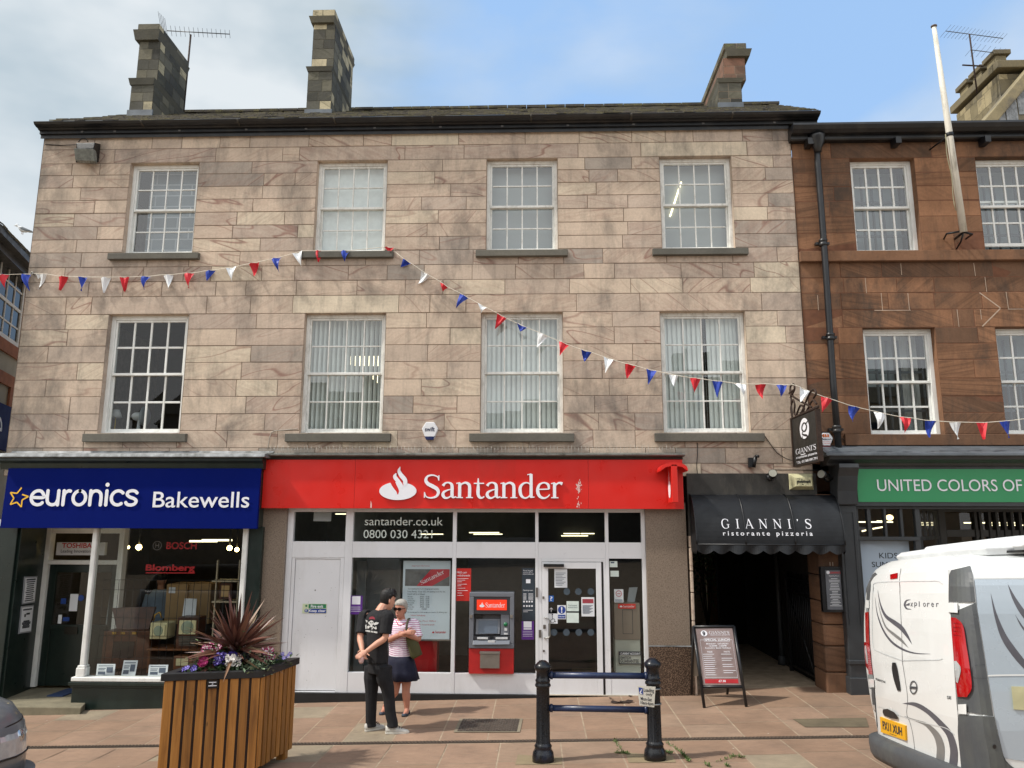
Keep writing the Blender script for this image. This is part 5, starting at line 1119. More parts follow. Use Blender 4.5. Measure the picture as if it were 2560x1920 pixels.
o=poster('purple_notice','purple notice right of the cash machine below the dark information panel','notice',(1304,1335,1553,1599),PURP,.075,[(1309,1329,1553.5,1569),(1309,1329,1570.5,1574)]+[(1307,1331,y,y+.8) for y in (1578,1582,1586,1590)])
poster('red_poster','red free cash withdrawals poster left of the cash machine','poster',(1141,1177.5,1421,1502.5),M('poster_red','#c3261f',.5,0,.03),.08,[('FREE cash',1142,1167,1428.5,1433.5),('withdrawals',1142,1175,1436,1441)]+[(1143,1143+w_,y,y+1.0) for y,w_ in ((1446,28),(1450,20),(1454,12),(1460,24),(1464,10),(1470,20),(1476,26),(1482,12),(1488,16))])
poster('dark_info_panel','dark slate coloured opening times panel right of the cash machine','panel',(1305,1337,1420,1551),M('slate_blue_panel','#2b3640',.5),.08,[('We use Visa cards',1307.5,1332,1424.5,1428),('security, staff to',1307.5,1331,1429,1432.5),('reduce lowest cost',1307.5,1334,1433,1436.5),('Opening times',1307.5,1332,1474,1478)]+[(1308,1316,y,y+1) for y in range(1484,1500,3)]+[(1321,1333,y,y+1) for y in range(1484,1500,3)]+[(a,a+4,y,y+4) for y in (1502,1513) for a in (1308,1315,1321.5,1328)]+[(1308,1332,1525,1526),(1308,1320,1529,1530),(1315,1326,1448,1458)])
# cash machine
o=thing('cash_machine','grey bank cash machine set in the window with a red illuminated header','cash machine',(X(1229,1684,-.02),-.02,Z(1229,1684,-.02)))
AY=-.03; AG=M('atm_grey','#6c7078',.4,0,.05,4); AD=M('atm_dark','#3c3e43',.4); m=MB()
def frame4(mb,a,b,c,d,ia,ib,ic,id_,Y0,Y1):
    pbox(mb,a,b,c,ic,Y0,Y1,xy=(c+d)/2); pbox(mb,a,b,id_,d,Y0,Y1,xy=(c+d)/2); pbox(mb,a,ia,ic,id_,Y0,Y1,xy=(c+d)/2); pbox(mb,ib,b,ic,id_,Y0,Y1,xy=(c+d)/2)
frame4(m,1173,1285,1481.5,1621,1184,1275,1492,1609,AY,.3); m.build('surround',AG,o,bev=.006)
m=MB(); pbox(m,1184,1275,1492,1535,AY+.015,.3); m.build('header',AD,o)
m=MB(); pbox(m,1192,1267,1499.5,1525.5,AY+.004,AY+.0145); hd=m.build('illuminated_sign',M('lit_red_sign','#e8391c',.4,emit='#e8391c',es=.25),o)
m=MB(); emblem_sign(m,1193,1266,1499.5,1525.5,AY+.002,None); m.build('lettering',SIGNW,hd)
m=MB(); pbox(m,1184,1275,1535.5,1609,AY+.10,.3); m.build('recess',M('atm_recess','#4a4d53',.45),o)
m=MB(); A=[P(1189,1586,AY+.03),P(1249,1585,AY+.03),P(1251,1547,AY+.09),P(1190,1547,AY+.09)]; m.hexa(A,[p+Vector((0,.03,0)) for p in A]); m.build('screen_bezel',AG,o,bev=.004)
m=MB(); B=[P(1195.5,1584,AY+.026),P(1243.5,1583.5,AY+.026),P(1245,1551,AY+.078),P(1196,1551,AY+.078)]; m.hexa(B,[p+Vector((0,.012,0)) for p in B]); m.build('screen',M('atm_screen','#4d5866',.12,0,.15,2),o)
m=MB(); pbox(m,1252,1274,1535.6,1588,AY+.03,AY+.099); m.build('card_panel',AG,o,bev=.004)
m=MB(); c=P(1264,1561,AY+.02); m.lathe([(.03,0),(.03,.02)],(0,0,0),16); m.v=[(c.x+v[0],AY+.03-v[2],c.z+v[1]) for v in m.v]; m.build('card_slot',M('green_slot','#12683f',.3),o)
m=MB(); pbox(m,1261,1268,1570,1577,AY+.02,AY+.03); pbox(m,1260,1269,1582.5,1586.5,AY+.02,AY+.03); pbox(m,1193,1219.5,1593.5,1598,AY-.012,AY+.01); pbox(m,1239,1269,1593.5,1598,AY-.012,AY+.01); pbox(m,1219.5,1237,1601,1606.5,AY-.03,AY-.014); m.build('key',M('pale_keys','#c9cbcc',.5),o)
m=MB(); [pbox(m,a,b,1590,1600,AY+.02,AY+.1) for a,b in ((1185,1224),(1234,1274))]; m.build('cash_slot',AD,o)
m=MB(); A=[P(1181,1612,AY-.05),P(1274,1611,AY-.05),P(1275,1600,AY-.0),P(1183,1601,AY-.0)]; m.hexa(A,[p+Vector((0,.1,0)) for p in A]); m.build('shelf',AG,o,bev=.006)
m=MB(); [pbox(m,a,a+7,1537,1545,AY-.02,AY-.0005) for a in (1174,1275)]; m.build('mirror',STEEL,o)
m=MB(); pbox(m,1186,1206,1535.6,1544,AY+.05,AY+.099); m.build('camera_pod',BLACK,o)
m=MB(); pbox(m,1172,1284,1621.5,1684.5,AY+.02,.3); m.build('red_base',M('bank_red','#b3201f',.5),o); 
o=thing('deposit_box','stainless steel letter box on the red panel below the cash machine','deposit box',(X(1224,1670,-.06),-.06,Z(1224,1670,-.06)))
m=MB(); pbox(m,1200,1249,1636,1671,-.07,-.011); m.build('body',STEEL,o,bev=.004); m=MB(); pbox(m,1199,1250,1629.5,1635.5,-.085,-.011); m.build('flap',STEEL,o,bev=.003)
# pay-in machine behind the sidelight
o=thing('pay_in_machine','beige pay in machine behind the narrow pane right of the bank door','pay-in machine',(X(1568,1684,.14),.14,zL[3]))
BE=M('beige_metal','#7b7064',.45,0,.06,3); m=MB(); pbox(m,1536.5,1600,1508,1599,.12,.5); m.build('body',BE,o); m=MB(); pbox(m,1539,1601,1599.5,1684,.13,.5); m.build('pedestal',M('pale_pedestal','#a3a69c',.5,0,.08,2),o)
m=MB(); frame4(m,1556.5,1582,1524,1585,1557.5,1581,1525,1584,.118,.1195); m.build('slot_outline',INK,o)
m=MB(); pbox(m,1545,1589,1509.5,1521.5,.112,.119); hd=m.build('sign',REDP,o); m=MB(); emblem_sign(m,1545.5,1588.5,1509.5,1521.5,.110,None); m.build('lettering',SIGNW,hd)
m=MB(); frame4(m,1547,1604,1629,1660.5,1549,1602,1638,1658.5,.105,.119); sw_=m.build('guarantee_plate',INK,o); m=MB(); pbox(m,1549,1602,1638,1658.5,.112,.119); m.build('plate',M('grey_plate','#b2b3aa',.6),sw_)
m=MB(); ptext(m,'CURRENT ACCOUNT',1551,1601,1631.5,1637,.104,bold=.02); m.build('white_lettering',SIGNW,sw_); m=MB(); ptext(m,'SWITCH',1551,1577,1641,1647.5,.110,bold=.02); ptext(m,'GUARANTEE',1551,1597,1648.5,1657,.110,bold=.02); m.build('lettering',INK,sw_)
poster('no_smoking_notice','white no smoking notice in the narrow pane beside the bank door','notice',(1535.5,1558.5,1473,1506),PAPER,.09,[(1538,1556,1499,1500.5),(1538,1556,1502,1503.5)],M('grey_print','#4e5a6c',.8))
m=MB(); cc=P(1547,1484,.086)
for k in range(20):
    a0,a1=2*math.pi*k/20,2*math.pi*(k+1)/20; m.face([(cc.x+r*math.cos(t),.086,cc.z+r*math.sin(t)) for r,t in ((.038,a0),(.046,a0),(.046,a1),(.038,a1))])
m.box(cc.x-.025,cc.x+.025,.0855,.0865,cc.z-.004,cc.z+.004); m.build('ring',M('red_ring','#a83a44',.6),bpy.data.objects['no_smoking_notice'])
poster('mint_sticker','pale square sticker with a card symbol at the top of the narrow pane','sticker',(1524,1543.5,1403,1418),M('mint_sticker','#cfdcd6',.6),.08,[(1527,1536,1404.5,1408)],M('grey_print','#4e5a6c',.8))
poster('mint_sticker','plain pale rounded sticker second from the top of the narrow pane','sticker',(1526,1547,1427,1441.5),M('mint_sticker','#cfdcd6',.6),.08,[])
m=MB(); A=[P(1568,1508,.3),P(1586,1508,.3),P(1594,1468,.36),P(1573,1469,.36)]; m.hexa(A,[p+Vector((0,.02,0)) for p in A]); tag(m.build('leaflet_holder',M('grey_leaflet','#a9afb4',.8)),'slanted grey leaflet holder on the pay in machine','leaflet holder')
m=MB(); pbox(m,784,828,1280,1303,.3,.31); tag(m.build('paper_sheet',PAPER),'white sheet of paper in the small pane over the fire door','paper')
# red fascia
RY_=-.16; rx0,rx1=X(657,1210,RY_),X(1708,1210,RY_); rzt,rzb=Z(1180,1149,RY_),Z(1180,1271.5,RY_)
m=MB(); jx=[rx0,X(887,1210,RY_),X(1471,1210,RY_),rx1]
for a,b in zip(jx[:-1],jx[1:]): m.box(a+(.0015 if a>rx0 else 0),b-(.0015 if b<rx1 else 0),RY_,-.04,rzb,rzt)
rf=tag(m.build('fascia_sign',REDP,bev=.003),'long red bank sign with white flame emblem and Santander lettering','sign'); rf['label']='long red bank sign with a white flame emblem and raised white lettering'
m=MB(); m.box(rx0+.02,rx1-.02,-.038,-.0,rzb+.02,rzt+.02); m.build('back_tray',M('dark_tray','#4b2522',.6),rf)
m=MB(); LY=RY_-.03; serif(m,'Santander',X(1057,1245,LY),X(1409,1245,LY),Z(1235,1245.3,LY),Z(1235,1187.5,LY),LY,th=.028); m.build('lettering',SIGNW,rf)
m=MB(); flame(m,X(994,1245,LY),Z(994,1250,LY),X(1040.5,1245,LY)-X(947.6,1245,LY),Z(994,1167,LY)-Z(994,1250,LY),LY,th=.028,gapm=1); m.build('emblem',[SIGNW,REDP],rf)
m=MB(); rr=random.Random(5)
SCW=M('dried_white_splash','#d9b4ae',.9)
for k in range(60):
    u=rr.random(); px=1446+rr.gauss(0,3)+ (8*(.5-u) if u<.5 else 0); py=1198+u*70 if rr.random()<.45 else 1205+rr.random()*24
    c=P(px,py,RY_-.002); m.disc((c.x,RY_-.0015-.00005*k,c.z),rr.uniform(.003,.011),n=7,rz=rr.uniform(.006,.02))
c0=P(927.5,1258,RY_); m.face([(c0.x-.01,RY_-.002,c0.z-.07),(c0.x+.015,RY_-.002,c0.z-.07),(c0.x+.012,RY_-.002,c0.z-.01),(c0.x-.005,RY_-.002,c0.z+.04)])
m.build('splash_mark',SCW,rf)
m=MB(); zt=Z(1180,1125,-.02); zb2=Z(1180,1138,-.24)
m.exx([(-.002,zb2+.06),(-.05,zb2+.04),(-.22,zb2+.028),(-.25,zb2+.022),(-.25,zb2),(-.2,zb2-.01),(-.002,zb2-.01)],X(664,1140,-.2),X(1712,1140,-.2)); lc=m.build('lead_cornice',M('dirty_lead','#6c6d68',.7,.0,.3,7,.7,9,dirt=('#2d2c22',5.0,1.0)),bk)
m=MB(); m.box(X(668,1145,-.12),X(1706,1145,-.12),-.14,-.002,rzt+.006,zb2-.0105); m.build('cornice_board',M('dark_board','#3a332e',.8),bk)
m=MB(); n=118
for k in range(n):
    x=X(664,1140,-.2)+.05+(X(1712,1140,-.2)-X(664,1140,-.2)-.1)*k/n; h=rng.uniform(.09,.13); yy=-.12+rng.choice((-.05,0,.03)); zz=zb2+.04
    m.tube([(x,yy,zz-.03),(x+rng.uniform(-.006,.006),yy+rng.uniform(-.02,.02),zz+h)],.0022,4)
sp_=m.build('bird_spikes',M('spike_steel','#a5a39c',.4,.6)); tag(sp_,'row of thin steel bird spikes along the lead above the red sign','bird spikes')
# projecting red sign
o=thing('projecting_sign','red blade sign with a curved canopy at the right end of the red bank sign','sign',(X(1665,1210,RY_),RY_,Z(1665,1260,RY_)))
x=X(1676,1200,-.2); pz1,pz0=Z(1676,1160,-.6),Z(1668,1256,-.6)
m=MB(); m.box(x-.045,x+.045,-.56,RY_-.03,pz0,pz1); m.build('blade',REDP,o,bev=.006)
m=MB(); m.exx([(-.561,pz1-.0),(-.561,pz1-.09),(-.3,pz1-.03),(RY_-.001,pz1-.0)],x-.2,x+.2); 
m=MB(); cr=[]
for k in range(9):
    t=math.pi*k/8; cr.append((x+.2*-math.cos(t),pz1-.07+.10*math.sin(t)))
m.prism(cr+[(x+.2,pz1-.1),(x+.12,pz1-.04),(x,pz1-.02),(x-.12,pz1-.04),(x-.2,pz1-.1)],-.56,RY_-.001); m.build('canopy',REDP,o)
m=MB(); el=[(( -.36+.1*math.cos(t)),pz0+.2+.13*math.sin(t)) for t in [2*math.pi*k/24 for k in range(24)]]
m.face([(x-.048,y,z) for y,z in el]); m.face([(x-.0485,-.37,pz0+.26),(x-.0485,-.34,pz0+.26),(x-.0485,-.33,pz0+.40),(x-.0485,-.35,pz0+.50),(x-.0485,-.37,pz0+.4)]); m.face([(x+.048,y,z) for y,z in el][::-1]); m.build('emblem',SIGNW,o)
# ------------------------------------------------------------------ restaurant passage, awning and signs
pg=thing('passage_entrance','dark restaurant passageway under the black awning with stone sides','passage',(3.5,0,gz(3.5)))
PX0,PX1=X(1737,1560),X(2054,1560); pz=Z(1900,1340); band=Z(1850,1184); 
m=MB(); ST2=ASH; m.col=(.55,.4,.2); zc=gz(3); k=0
zz=zc-.1
while zz<pz:
    h=rng.uniform(.28,.42); m.col=(rng.random(),rng.random(),rng.random()); m.box(pr1+.032,PX0,-.03+rng.uniform(-.01,.01),.5,zz,min(zz+h-.008,pz)); zz+=h
m.build('stone_quoin',ASH,pg,bev=.012)
m=MB(); zz=gz(4.2)-.1; pe=X(2122,1600)
while zz<Z(2080,1236):
    h=rng.uniform(.3,.42); m.col=(rng.uniform(0,.4),rng.random(),rng.random()); m.box(PX1,pe,-.05+rng.uniform(-.012,.012),.45,zz,min(zz+h-.01,Z(2080,1184)-.03)); zz+=h
m.build('red_pier',RED,pg,bev=.02)
m=MB(); m.box(pr1+.034,RLX+.02,-.035,.2,pz,band); m.build('painted_band',M('dark_painted_band','#2f2d2a',.7,0,.2,5,.2,20,dirt=('#5b554c',6.0,.5)),pg)
m=MB(); m.box(PX0-.3,PX0-.005,.5,4.6,gz(3)-.1,pz); m.box(PX1+.1,PX1+.3,.45,4.6,gz(4)-.1,pz); m.box(PX0-.3,PX1+.3,.21,4.6,pz,pz+.15); m.box(X(1797,1560,4.7),PX1+.3,4.6,4.75,gz(3)-.1,pz); m.box(PX0-.3,PX1+.1,.1,.3,pz-.0,pz+.2); m.build('passage_wall',M('dark_passage_wall','#15120f',.95,0,.25,3),pg)  # near-black walls; end wall added to hide the lit yard and stay dark
m=MB(); m.box(PX0-4,PX1+.6,10.2,10.4,0,6); m.box(PX1+.31,PX1+.6,4.6,10.2,0,3.4); yw=m.build('yard_wall',M('yard_render','#9a8f7a',.9,0,.2,2),pg)
m=MB(); w0,w1=P(1748,1400,10.1),P(1765,1372,10.1); m.box(w0.x-.1,w1.x+.25,10.1,10.19,w0.z-.1,w1.z+.35); m.build('yard_window',WHITE,pg)
LEAF=NT('glossy_leaf'); _at=LEAF.attr(); _sp=LEAF.n('SeparateColor'); LEAF.l(_at.outputs['Color'],_sp.inputs[0]); LEAF.col(LEAF.ramp(_sp.outputs[0],[(0,(.018,.045,.012)),(.6,(.05,.11,.025)),(1,(.10,.17,.05))])); LEAF.set(Roughness=.5); LEAF=LEAF.mat
def leaf(mb,p,d,l,w,rnd,curl=.2):
    d=Vector(d).normalized(); s=d.cross(Vector((0,0,1))); s=s.normalized() if s.length>1e-4 else Vector((1,0,0)); n=s.cross(d); p=Vector(p)
    mb.face([p,p+d*l*.5+s*w+n*l*curl*.3,p+d*l-n*l*curl*.3,p+d*l*.5-s*w+n*l*curl*.3])
sh=P(1770,1560,7.2); o=thing('shrub','leafy green shrub glimpsed at the far end of the dark passage','shrub',(sh.x,7.2,gz(sh.x)))
m=MB(); rr=random.Random(2)
for k in range(900):
    v=Vector((rr.gauss(0,.33),rr.gauss(0,.35),rr.gauss(0,.5))); m.col=(rr.random(),0,0); leaf(m,Vector((sh.x+.05,7.2,1.7))+v,(rr.gauss(0,1),rr.gauss(0,1),rr.gauss(.2,1)),rr.uniform(.08,.15),rr.uniform(.02,.04),rr)
m.build('foliage',LEAF,o); m=MB(); [m.tube([(sh.x,7.2,.1),(sh.x+rr.gauss(0,.1),7.2,.9),(sh.x+rr.gauss(0,.3),7.2+rr.gauss(0,.2),1.9)],.018,5) for k in range(5)]; m.build('stem',M('bark','#4d3d2c',.9),o)
# iron gate folded against the right-hand wall
o=thing('iron_gate','black iron gate folded back against the right wall of the passage','gate',(PX1+.06,.5,gz(4.1)))
m=MB(); gx=PX1+.04
for k in range(13): y=.5+.09*k; m.tube([(gx,y,gz(4)+.06),(gx,y,gz(4)+1.55+(.0 if k%2 else .08))],.009,5)
m.build('bar',IRON,o); m=MB(); [m.box(gx-.018,gx+.018,.46,1.64,gz(4)+z,gz(4)+z+.04) for z in (.1,1.3,1.5)]; m.tube([(gx,.5,gz(4)+.12),(gx,1.6,gz(4)+1.3)],.014,5); [m.box(gx-.03,gx+.03,y-.03,y+.03,gz(4)+.01,gz(4)+1.6) for y in (.45,1.66)]; m.build('rail',IRON,o)
o=thing('drainpipe','thin grey drainpipe running down the wall inside the dark passage','drainpipe',(PX1+.05,2.2,gz(4)))
m=MB(); m.tube([(PX1+.05,2.2,gz(4)+.05),(PX1+.05,2.2,pz)],.04,10); m.lathe([(.075,0),(.06,.12),(.05,.14)],(PX1+.05,2.2,gz(4)+.02),10); m.build('pipe',M('grey_pipe','#3b3f43',.5),o)
# awning
AX0,AX1=X(1724,1300),X(2079,1300); AD_=.46; AZT,AZB=Z(1900,1237,-.01),Z(1900,1361.5,-AD_)
aw=thing('awning','black quarter round awning with white lettering over the dark passage','awning',((AX0+AX1)/2,0,AZB))
CAN=M('black_awning_canvas','#101216',.5,0,.15,4,.15,14,spec=.4,dirt=('#23262a',2.5,.6))
def aprof(t): return (-.03-(AD_-.03)*math.sin(t), AZB+(AZT-AZB)*math.cos(t))
m=MB(); m.smooth=True; nseg=18; nx=24
grid=[[(AX0+(AX1-AX0)*i/nx,)+aprof(math.pi/2*k/nseg) for k in range(nseg+1)] for i in range(nx+1)]
base=len(m.v)
for i in range(nx):
    for k in range(nseg): m.face([grid[i][k],grid[i][k+1],grid[i+1][k+1],grid[i+1][k]][::1])
m.smooth=False
for xx in (AX0,AX1): m.face([(xx,-.03,AZB)]+[(xx,)+aprof(math.pi/2*k/nseg) for k in range(nseg+1)])
o=m.build('canopy',CAN,aw)
bpy.context.view_layer.update()
m=MB()
for f in (0.0,.333,.667,1.0):
    xx=AX0+(AX1-AX0)*f; m.tube([(xx,aprof(math.pi/2*k/nseg)[0]-.004,aprof(math.pi/2*k/nseg)[1]+.003) for k in range(nseg+1)],.011,6)
m.tube([(AX0,-AD_,AZB),(AX1,-AD_,AZB)],.012,6); m.build('frame_rib',M('awning_piping','#101216',.4),aw)
def scallop(x0,x1,n,zt,h,fn,thick=None):
    mb=MB(); pts=[]
    for k in range(n*10+1):
        u=k/(n*10); ph=(u*n)%1.0; z=zt-h*(.62+.38*math.sin(math.pi*ph)); pts.append((u,z))
    for (u,z),(v,w) in zip(pts[:-1],pts[1:]):
        mb.face([fn(u,z),fn(v,w),fn(v,zt),fn(u,zt)])
    return mb
hV=AZB-Z(1900,1386,-AD_)
mb=scallop(0,1,9,AZB,hV,lambda u,z:(AX0+(AX1-AX0)*u,-AD_-.004+.03*math.sin(u*40)*(AZB-z)/hV-.05*(AZB-z),z)); 
for xx in (AX0,AX1):
    b2=scallop(0,1,3,AZB,hV,lambda u,z:(xx,-AD_+(AD_-.04)*u,z)); mb.raw(b2.v,b2.f)
mb.build('valance',CAN,aw)
def bend(mb):
    out=[]
    for x,y,z in mb.v:
        c=min(1,max(0,(z-AZB)/(AZT-AZB))); t=math.acos(c); out.append((x,-.03-(AD_-.03)*math.sin(t)-.004+(y+.5),z+.002))
    mb.v=out
m=MB(); serif(m,"GIANNI'S",X(1804,1310,-.45),X(2030,1310,-.45),Z(1917,1321.5,-.45),Z(1917,1298,-.43),-.5,track=.46); bend(m); m.build('lettering',SIGNW,aw); m=MB(); m.text('r i s t o r a n t e   p i z z e r i a',X(1808,1335,-.46),X(2032,1335,-.46),Z(1917,1343,-.46),Z(1917,1328.8,-.46),-.5,bold=.015); bend(m); m.build('lettering',SIGNW,aw)
# hanging sign on a scrolled bracket
HX=X(1985,1030,-.2)+.02
def HP(px,py):   # point on the sign's plane: it runs out from the wall, turned a little to the left
    o=Vector((0,-DIST,CAMZ)); d=ray(px,py); n=HN; t=(Vector((HXX,-.04,0))-o).dot(n)/d.dot(n); return o+d*t
HN=Vector((-1,0,0)); HXX=P(1988,1110,-.12).x
A=[HP(1990,1170),HP(2051,1147),HP(2046,1026),HP(1984,1046)]
hz0,hz1=A[0].z,A[3].z; e0=A[0]; e1=A[1]
HS=thing('hanging_sign','black hanging restaurant sign with a white g on a scrolled iron bracket','sign',tuple(A[1]))
fu=Vector((e1.x-e0.x,e1.y-e0.y,0)); Lh=fu.length; fu.normalize(); zt0,zt1=(A[3].z+A[2].z)/2,(A[0].z+A[1].z)/2
def hp(u,v,off=0.0): q_=Vector((e0.x,e0.y,0))+fu*(u*Lh)+HN*off; return (q_.x,q_.y,zt1+(zt0-zt1)*v)
m=MB(); m.hexa([hp(0,0,.02),hp(1,0,.02),hp(1,1,.02),hp(0,1,.02)],[hp(0,0,-.02),hp(1,0,-.02),hp(1,1,-.02),hp(0,1,-.02)]); bd=m.build('board',M('sign_black','#1d1d1c',.45,0,.1,3),HS,bev=.004)
m=MB(); fr_=lambda u0,u1,v0,v1:m.hexa([hp(u0,v0,.032),hp(u1,v0,.032),hp(u1,v1,.032),hp(u0,v1,.032)],[hp(u0,v0,-.03),hp(u1,v0,-.03),hp(u1,v1,-.03),hp(u0,v1,-.03)])
fr_(-.04,0,-.01,1.01); fr_(1.0,1.04,-.01,1.01); fr_(0,1,-.02,0); m.build('frame',RUST,HS)
tmp=MB()
serif(tmp,"GIANNI'S",.10,.93,.235,.34,0); tmp.text('ristorante pizzeria',.1,.95,.125,.185,0,.01); tmp.text('TEL: 01768 891791',.1,.95,.035,.085,0,.01)
tmp.prism([(.52+.19*math.cos(t),.71+.22*math.sin(t)) for t in [2*math.pi*k/32 for k in range(32)]],.002,.004)
tmp.face([(.30,.0,.195),(.5,0,.195),(.5,0,.21),(.30,0,.21)]); 
m=MB(); m.raw([hp(v[0],v[2],.0225+v[1]*-.2) for v in tmp.v],tmp.f); m.build('lettering',SIGNW,bd)
tmp=MB(); f=lambda u,v:(u,v)
stroke(tmp,[(.62,.80),(.52,.83),(.44,.78),(.43,.71),(.50,.66),(.58,.68),(.62,.75),(.56,.82)],[.02,.03,.045,.045,.03,.045,.045,.02],0,f); stroke(tmp,[(.46,.66),(.42,.62),(.5,.585),(.6,.56),(.62,.52),(.52,.49),(.42,.52),(.44,.57)],[.02,.03,.04,.045,.04,.035,.03,.02],0,f); stroke(tmp,[(.6,.8),(.68,.84)],.03,0,f)
m=MB(); m.raw([hp(v[0],v[2],.0245) for v in tmp.v],tmp.f); m.build('initial',bpy.data.materials['sign_black'],bd)
m=MB(); sv=lambda pts,r=.016:m.tube(catmull([hp(u,v) for u,v in pts]),r,6)
fr2=[(0,1.0),(1.0,1.0)]; m.tube([hp(-.03,1.03),hp(1.05,1.06)],.018,6)
sv([(-.02,1.05),(-.05,1.25),(.05,1.42),(.12,1.30),(.08,1.12),(.2,1.04)]); sv([(.15,1.05),(.35,1.22),(.5,1.16),(.45,1.06),(.35,1.08)]); sv([(.4,1.08),(.75,1.38),(.95,1.42),(1.0,1.32),(.9,1.26)]); sv([(.6,1.06),(.85,1.22),(1.0,1.12)]); sv([(-.05,1.5),(.15,1.62),(.12,1.75),(-.02,1.72),(.0,1.55),(.3,1.36),(.8,1.1)])
u_=Vector(hp(0,1.6)); m.tube([(u_.x,.02,u_.z),hp(.12,1.62)],.016,6); m.tube([hp(-.02,1.75),hp(-.02,-.02)],.014,6); m.tube([(u_.x,.02,hp(0,1.03)[2]),hp(1.05,1.04)],.018,6)
m.build('bracket',RUST,HS)
# alarm boxes
def hexbox(nm,lab,cx_,cy_,rw,rh,Y,mats,cat='alarm box'):
    c=P(cx_,cy_,Y); o=thing(nm,lab,cat,(c.x,Y,c.z)); w=X(cx_+rw,cy_,Y)-c.x; h=c.z-Z(cx_,cy_+rh,Y)
    pts=[(c.x-w*.5,c.z+h),(c.x+w*.5,c.z+h),(c.x+w,c.z+h*.2),(c.x+w*.5,c.z-h),(c.x-w*.5,c.z-h),(c.x-w,c.z+h*.2)]
    m=MB(); m.prism(pts,Y,-.0); m.build('case',mats[0],o,bev=.012,seg=3)
    return o,c,w,h
o,c,w,h=hexbox('alarm_box','white hexagonal alarm box reading swift on the pale wall',1074.5,1076,20.5,21,-.08,[UPVC])
m=MB(); m.text('swift',c.x-w*.6,c.x+w*.6,c.z-h*.12,c.z+h*.42,-.083,.02); m.build('lettering',M('navy_ink','#1a2344',.5),o); m=MB(); m.prism([(c.x-w*.62,c.z-h*.72),(c.x+w*.62,c.z-h*.72),(c.x+w*.42,c.z-h*1.1),(c.x-w*.42,c.z-h*1.1)],-.084,-.0); m.build('strobe',M('navy_plastic','#16224f',.3),o)
o,c,w,h=hexbox('alarm_box','white hexagonal alarm box with a red base beside the hanging restaurant sign',2066,1098,17.5,16,-.09,[UPVC])
m=MB(); m.text('Beacon',c.x-w*.7,c.x+w*.7,c.z-h*.12,c.z+h*.2,-.093,.02); m.build('lettering',M('navy_ink','#1a2344',.5),o); m=MB(); m.text('Fire Protection Ltd',c.x-w*.62,c.x+w*.6,c.z-h*.42,c.z-h*.28,-.093); m.text('01768 892692',c.x-w*.5,c.x+w*.5,c.z-h*.72,c.z-h*.58,-.093); m.build('small_lettering',M('red_lettering','#c1121c',.5),o)
m=MB(); [stroke(m,[(c.x+dx,c.z+h*.35),(c.x+dx*1.3-.01,c.z+h*.6),(c.x+dx*.8,c.z+h*.85)],[.03,.025,.006],-.0925-.0003*i,lambda u,v:(u,v)) for i,dx in enumerate((-.03,0,.03))]; m.build('flame_mark',M('orange_mark','#c9641f',.5),o)
m=MB(); m.prism([(c.x-w*.6,c.z-h*.95),(c.x+w*.6,c.z-h*.95),(c.x+w*.45,c.z-h*1.5),(c.x-w*.45,c.z-h*1.5)],-.085,-.0); m.build('strobe',M('dark_red_plastic','#5c1018',.3),o)
m=MB(); m.prism([(c.x-w*.62,c.z+h*1.25),(c.x+w*.62,c.z+h*1.25),(c.x+w*1.15,c.z+h*.25),(c.x+w*1.1,c.z-h*.4),(c.x-w*1.1,c.z-h*.4),(c.x-w*1.15,c.z+h*.25)],-.03,-.001); m.build('back_plate',BLACK,o)
# weathered old alarm box above the awning
a=P(2001,1207,-.14); o=thing('alarm_box','weathered yellowed pyramid shaped old alarm box above the awning','alarm box',tuple(a))
x0,x1,z0,z1=X(1971,1205,-.02),X(2032,1205,-.02),Z(2000,1225,-.02),Z(2000,1184,-.02); fx0,fx1,fz0,fz1=X(1988,1207,-.14),X(2029,1207,-.14),Z(2000,1216,-.14),Z(2000,1194,-.14)
m=MB(); m.hexa([(fx0,-.16,fz0),(fx1,-.16,fz0),(fx1,-.16,fz1),(fx0,-.16,fz1)],[(x0,-.036,z0),(x1,-.036,z0),(x1,-.036,z1),(x0,-.036,z1)]); m.build('case',M('yellowed_plastic','#c4bf98',.6,0,.12,9,.1,30,dirt=('#4c4a3e',7.0,.8)),o,bev=.006)
m=MB(); rr=random.Random(8)
m.box(fx0+.02,fx1-.02,-.163,-.1601,(fz0+fz1)/2-.012,(fz0+fz1)/2+.014)
for k in range(40): u,v=rr.uniform(fx0+.02,fx1-.02),rr.uniform(fz0+.015,fz1-.015); m.disc((u,-.1605-.00004*k,v),rr.uniform(.004,.012),n=6,rz=rr.uniform(.003,.007))
m.build('grime',M('black_grime','#24241f',.8),o)
# floodlight at the top left
a=P(210,380,-.3); o=thing('floodlight','black wall floodlight with a ribbed glass front at the top left of the pale wall','floodlight',tuple(P(215,380,0)))
x0,x1,z0,z1=X(188,375,-.05),X(246,375,-.05),Z(215,403,-.05),Z(215,357,-.05); m=MB(); m.hexa([(X(189,375,-.3),-.26,Z(215,371,-.26)),(X(234,370,-.26),-.26,Z(215,371,-.26)),(X(234,370,-.26),-.24,Z(215,357,-.24)),(X(189,370,-.24),-.24,Z(215,357,-.24))],[(x0,-.001,z0),(x1,-.001,z0),(x1,-.001,z1),(x0,-.001,z1)]); m.build('housing',IRON,o,bev=.008)
m=MB(); A=[P(188,401,-.18),P(236,403,-.18),P(233,371,-.27),P(184,370,-.27)]; m.hexa(A,[p+Vector((0,.10,0)) for p in A]); m.build('lens',M('dusty_glass','#6c706c',.25,0,.35,12),o,bev=.01)
m=MB(); m.tube(catmull([P(196,355,-.1),P(204,347,-.1),P(214,347,-.1),P(220,354,-.1)]),.009,6); m.tube([P(113,361,-.01),P(150,363.5,-.01),P(190,362,-.05)],.007,5); m.build('cable',IRON,o)
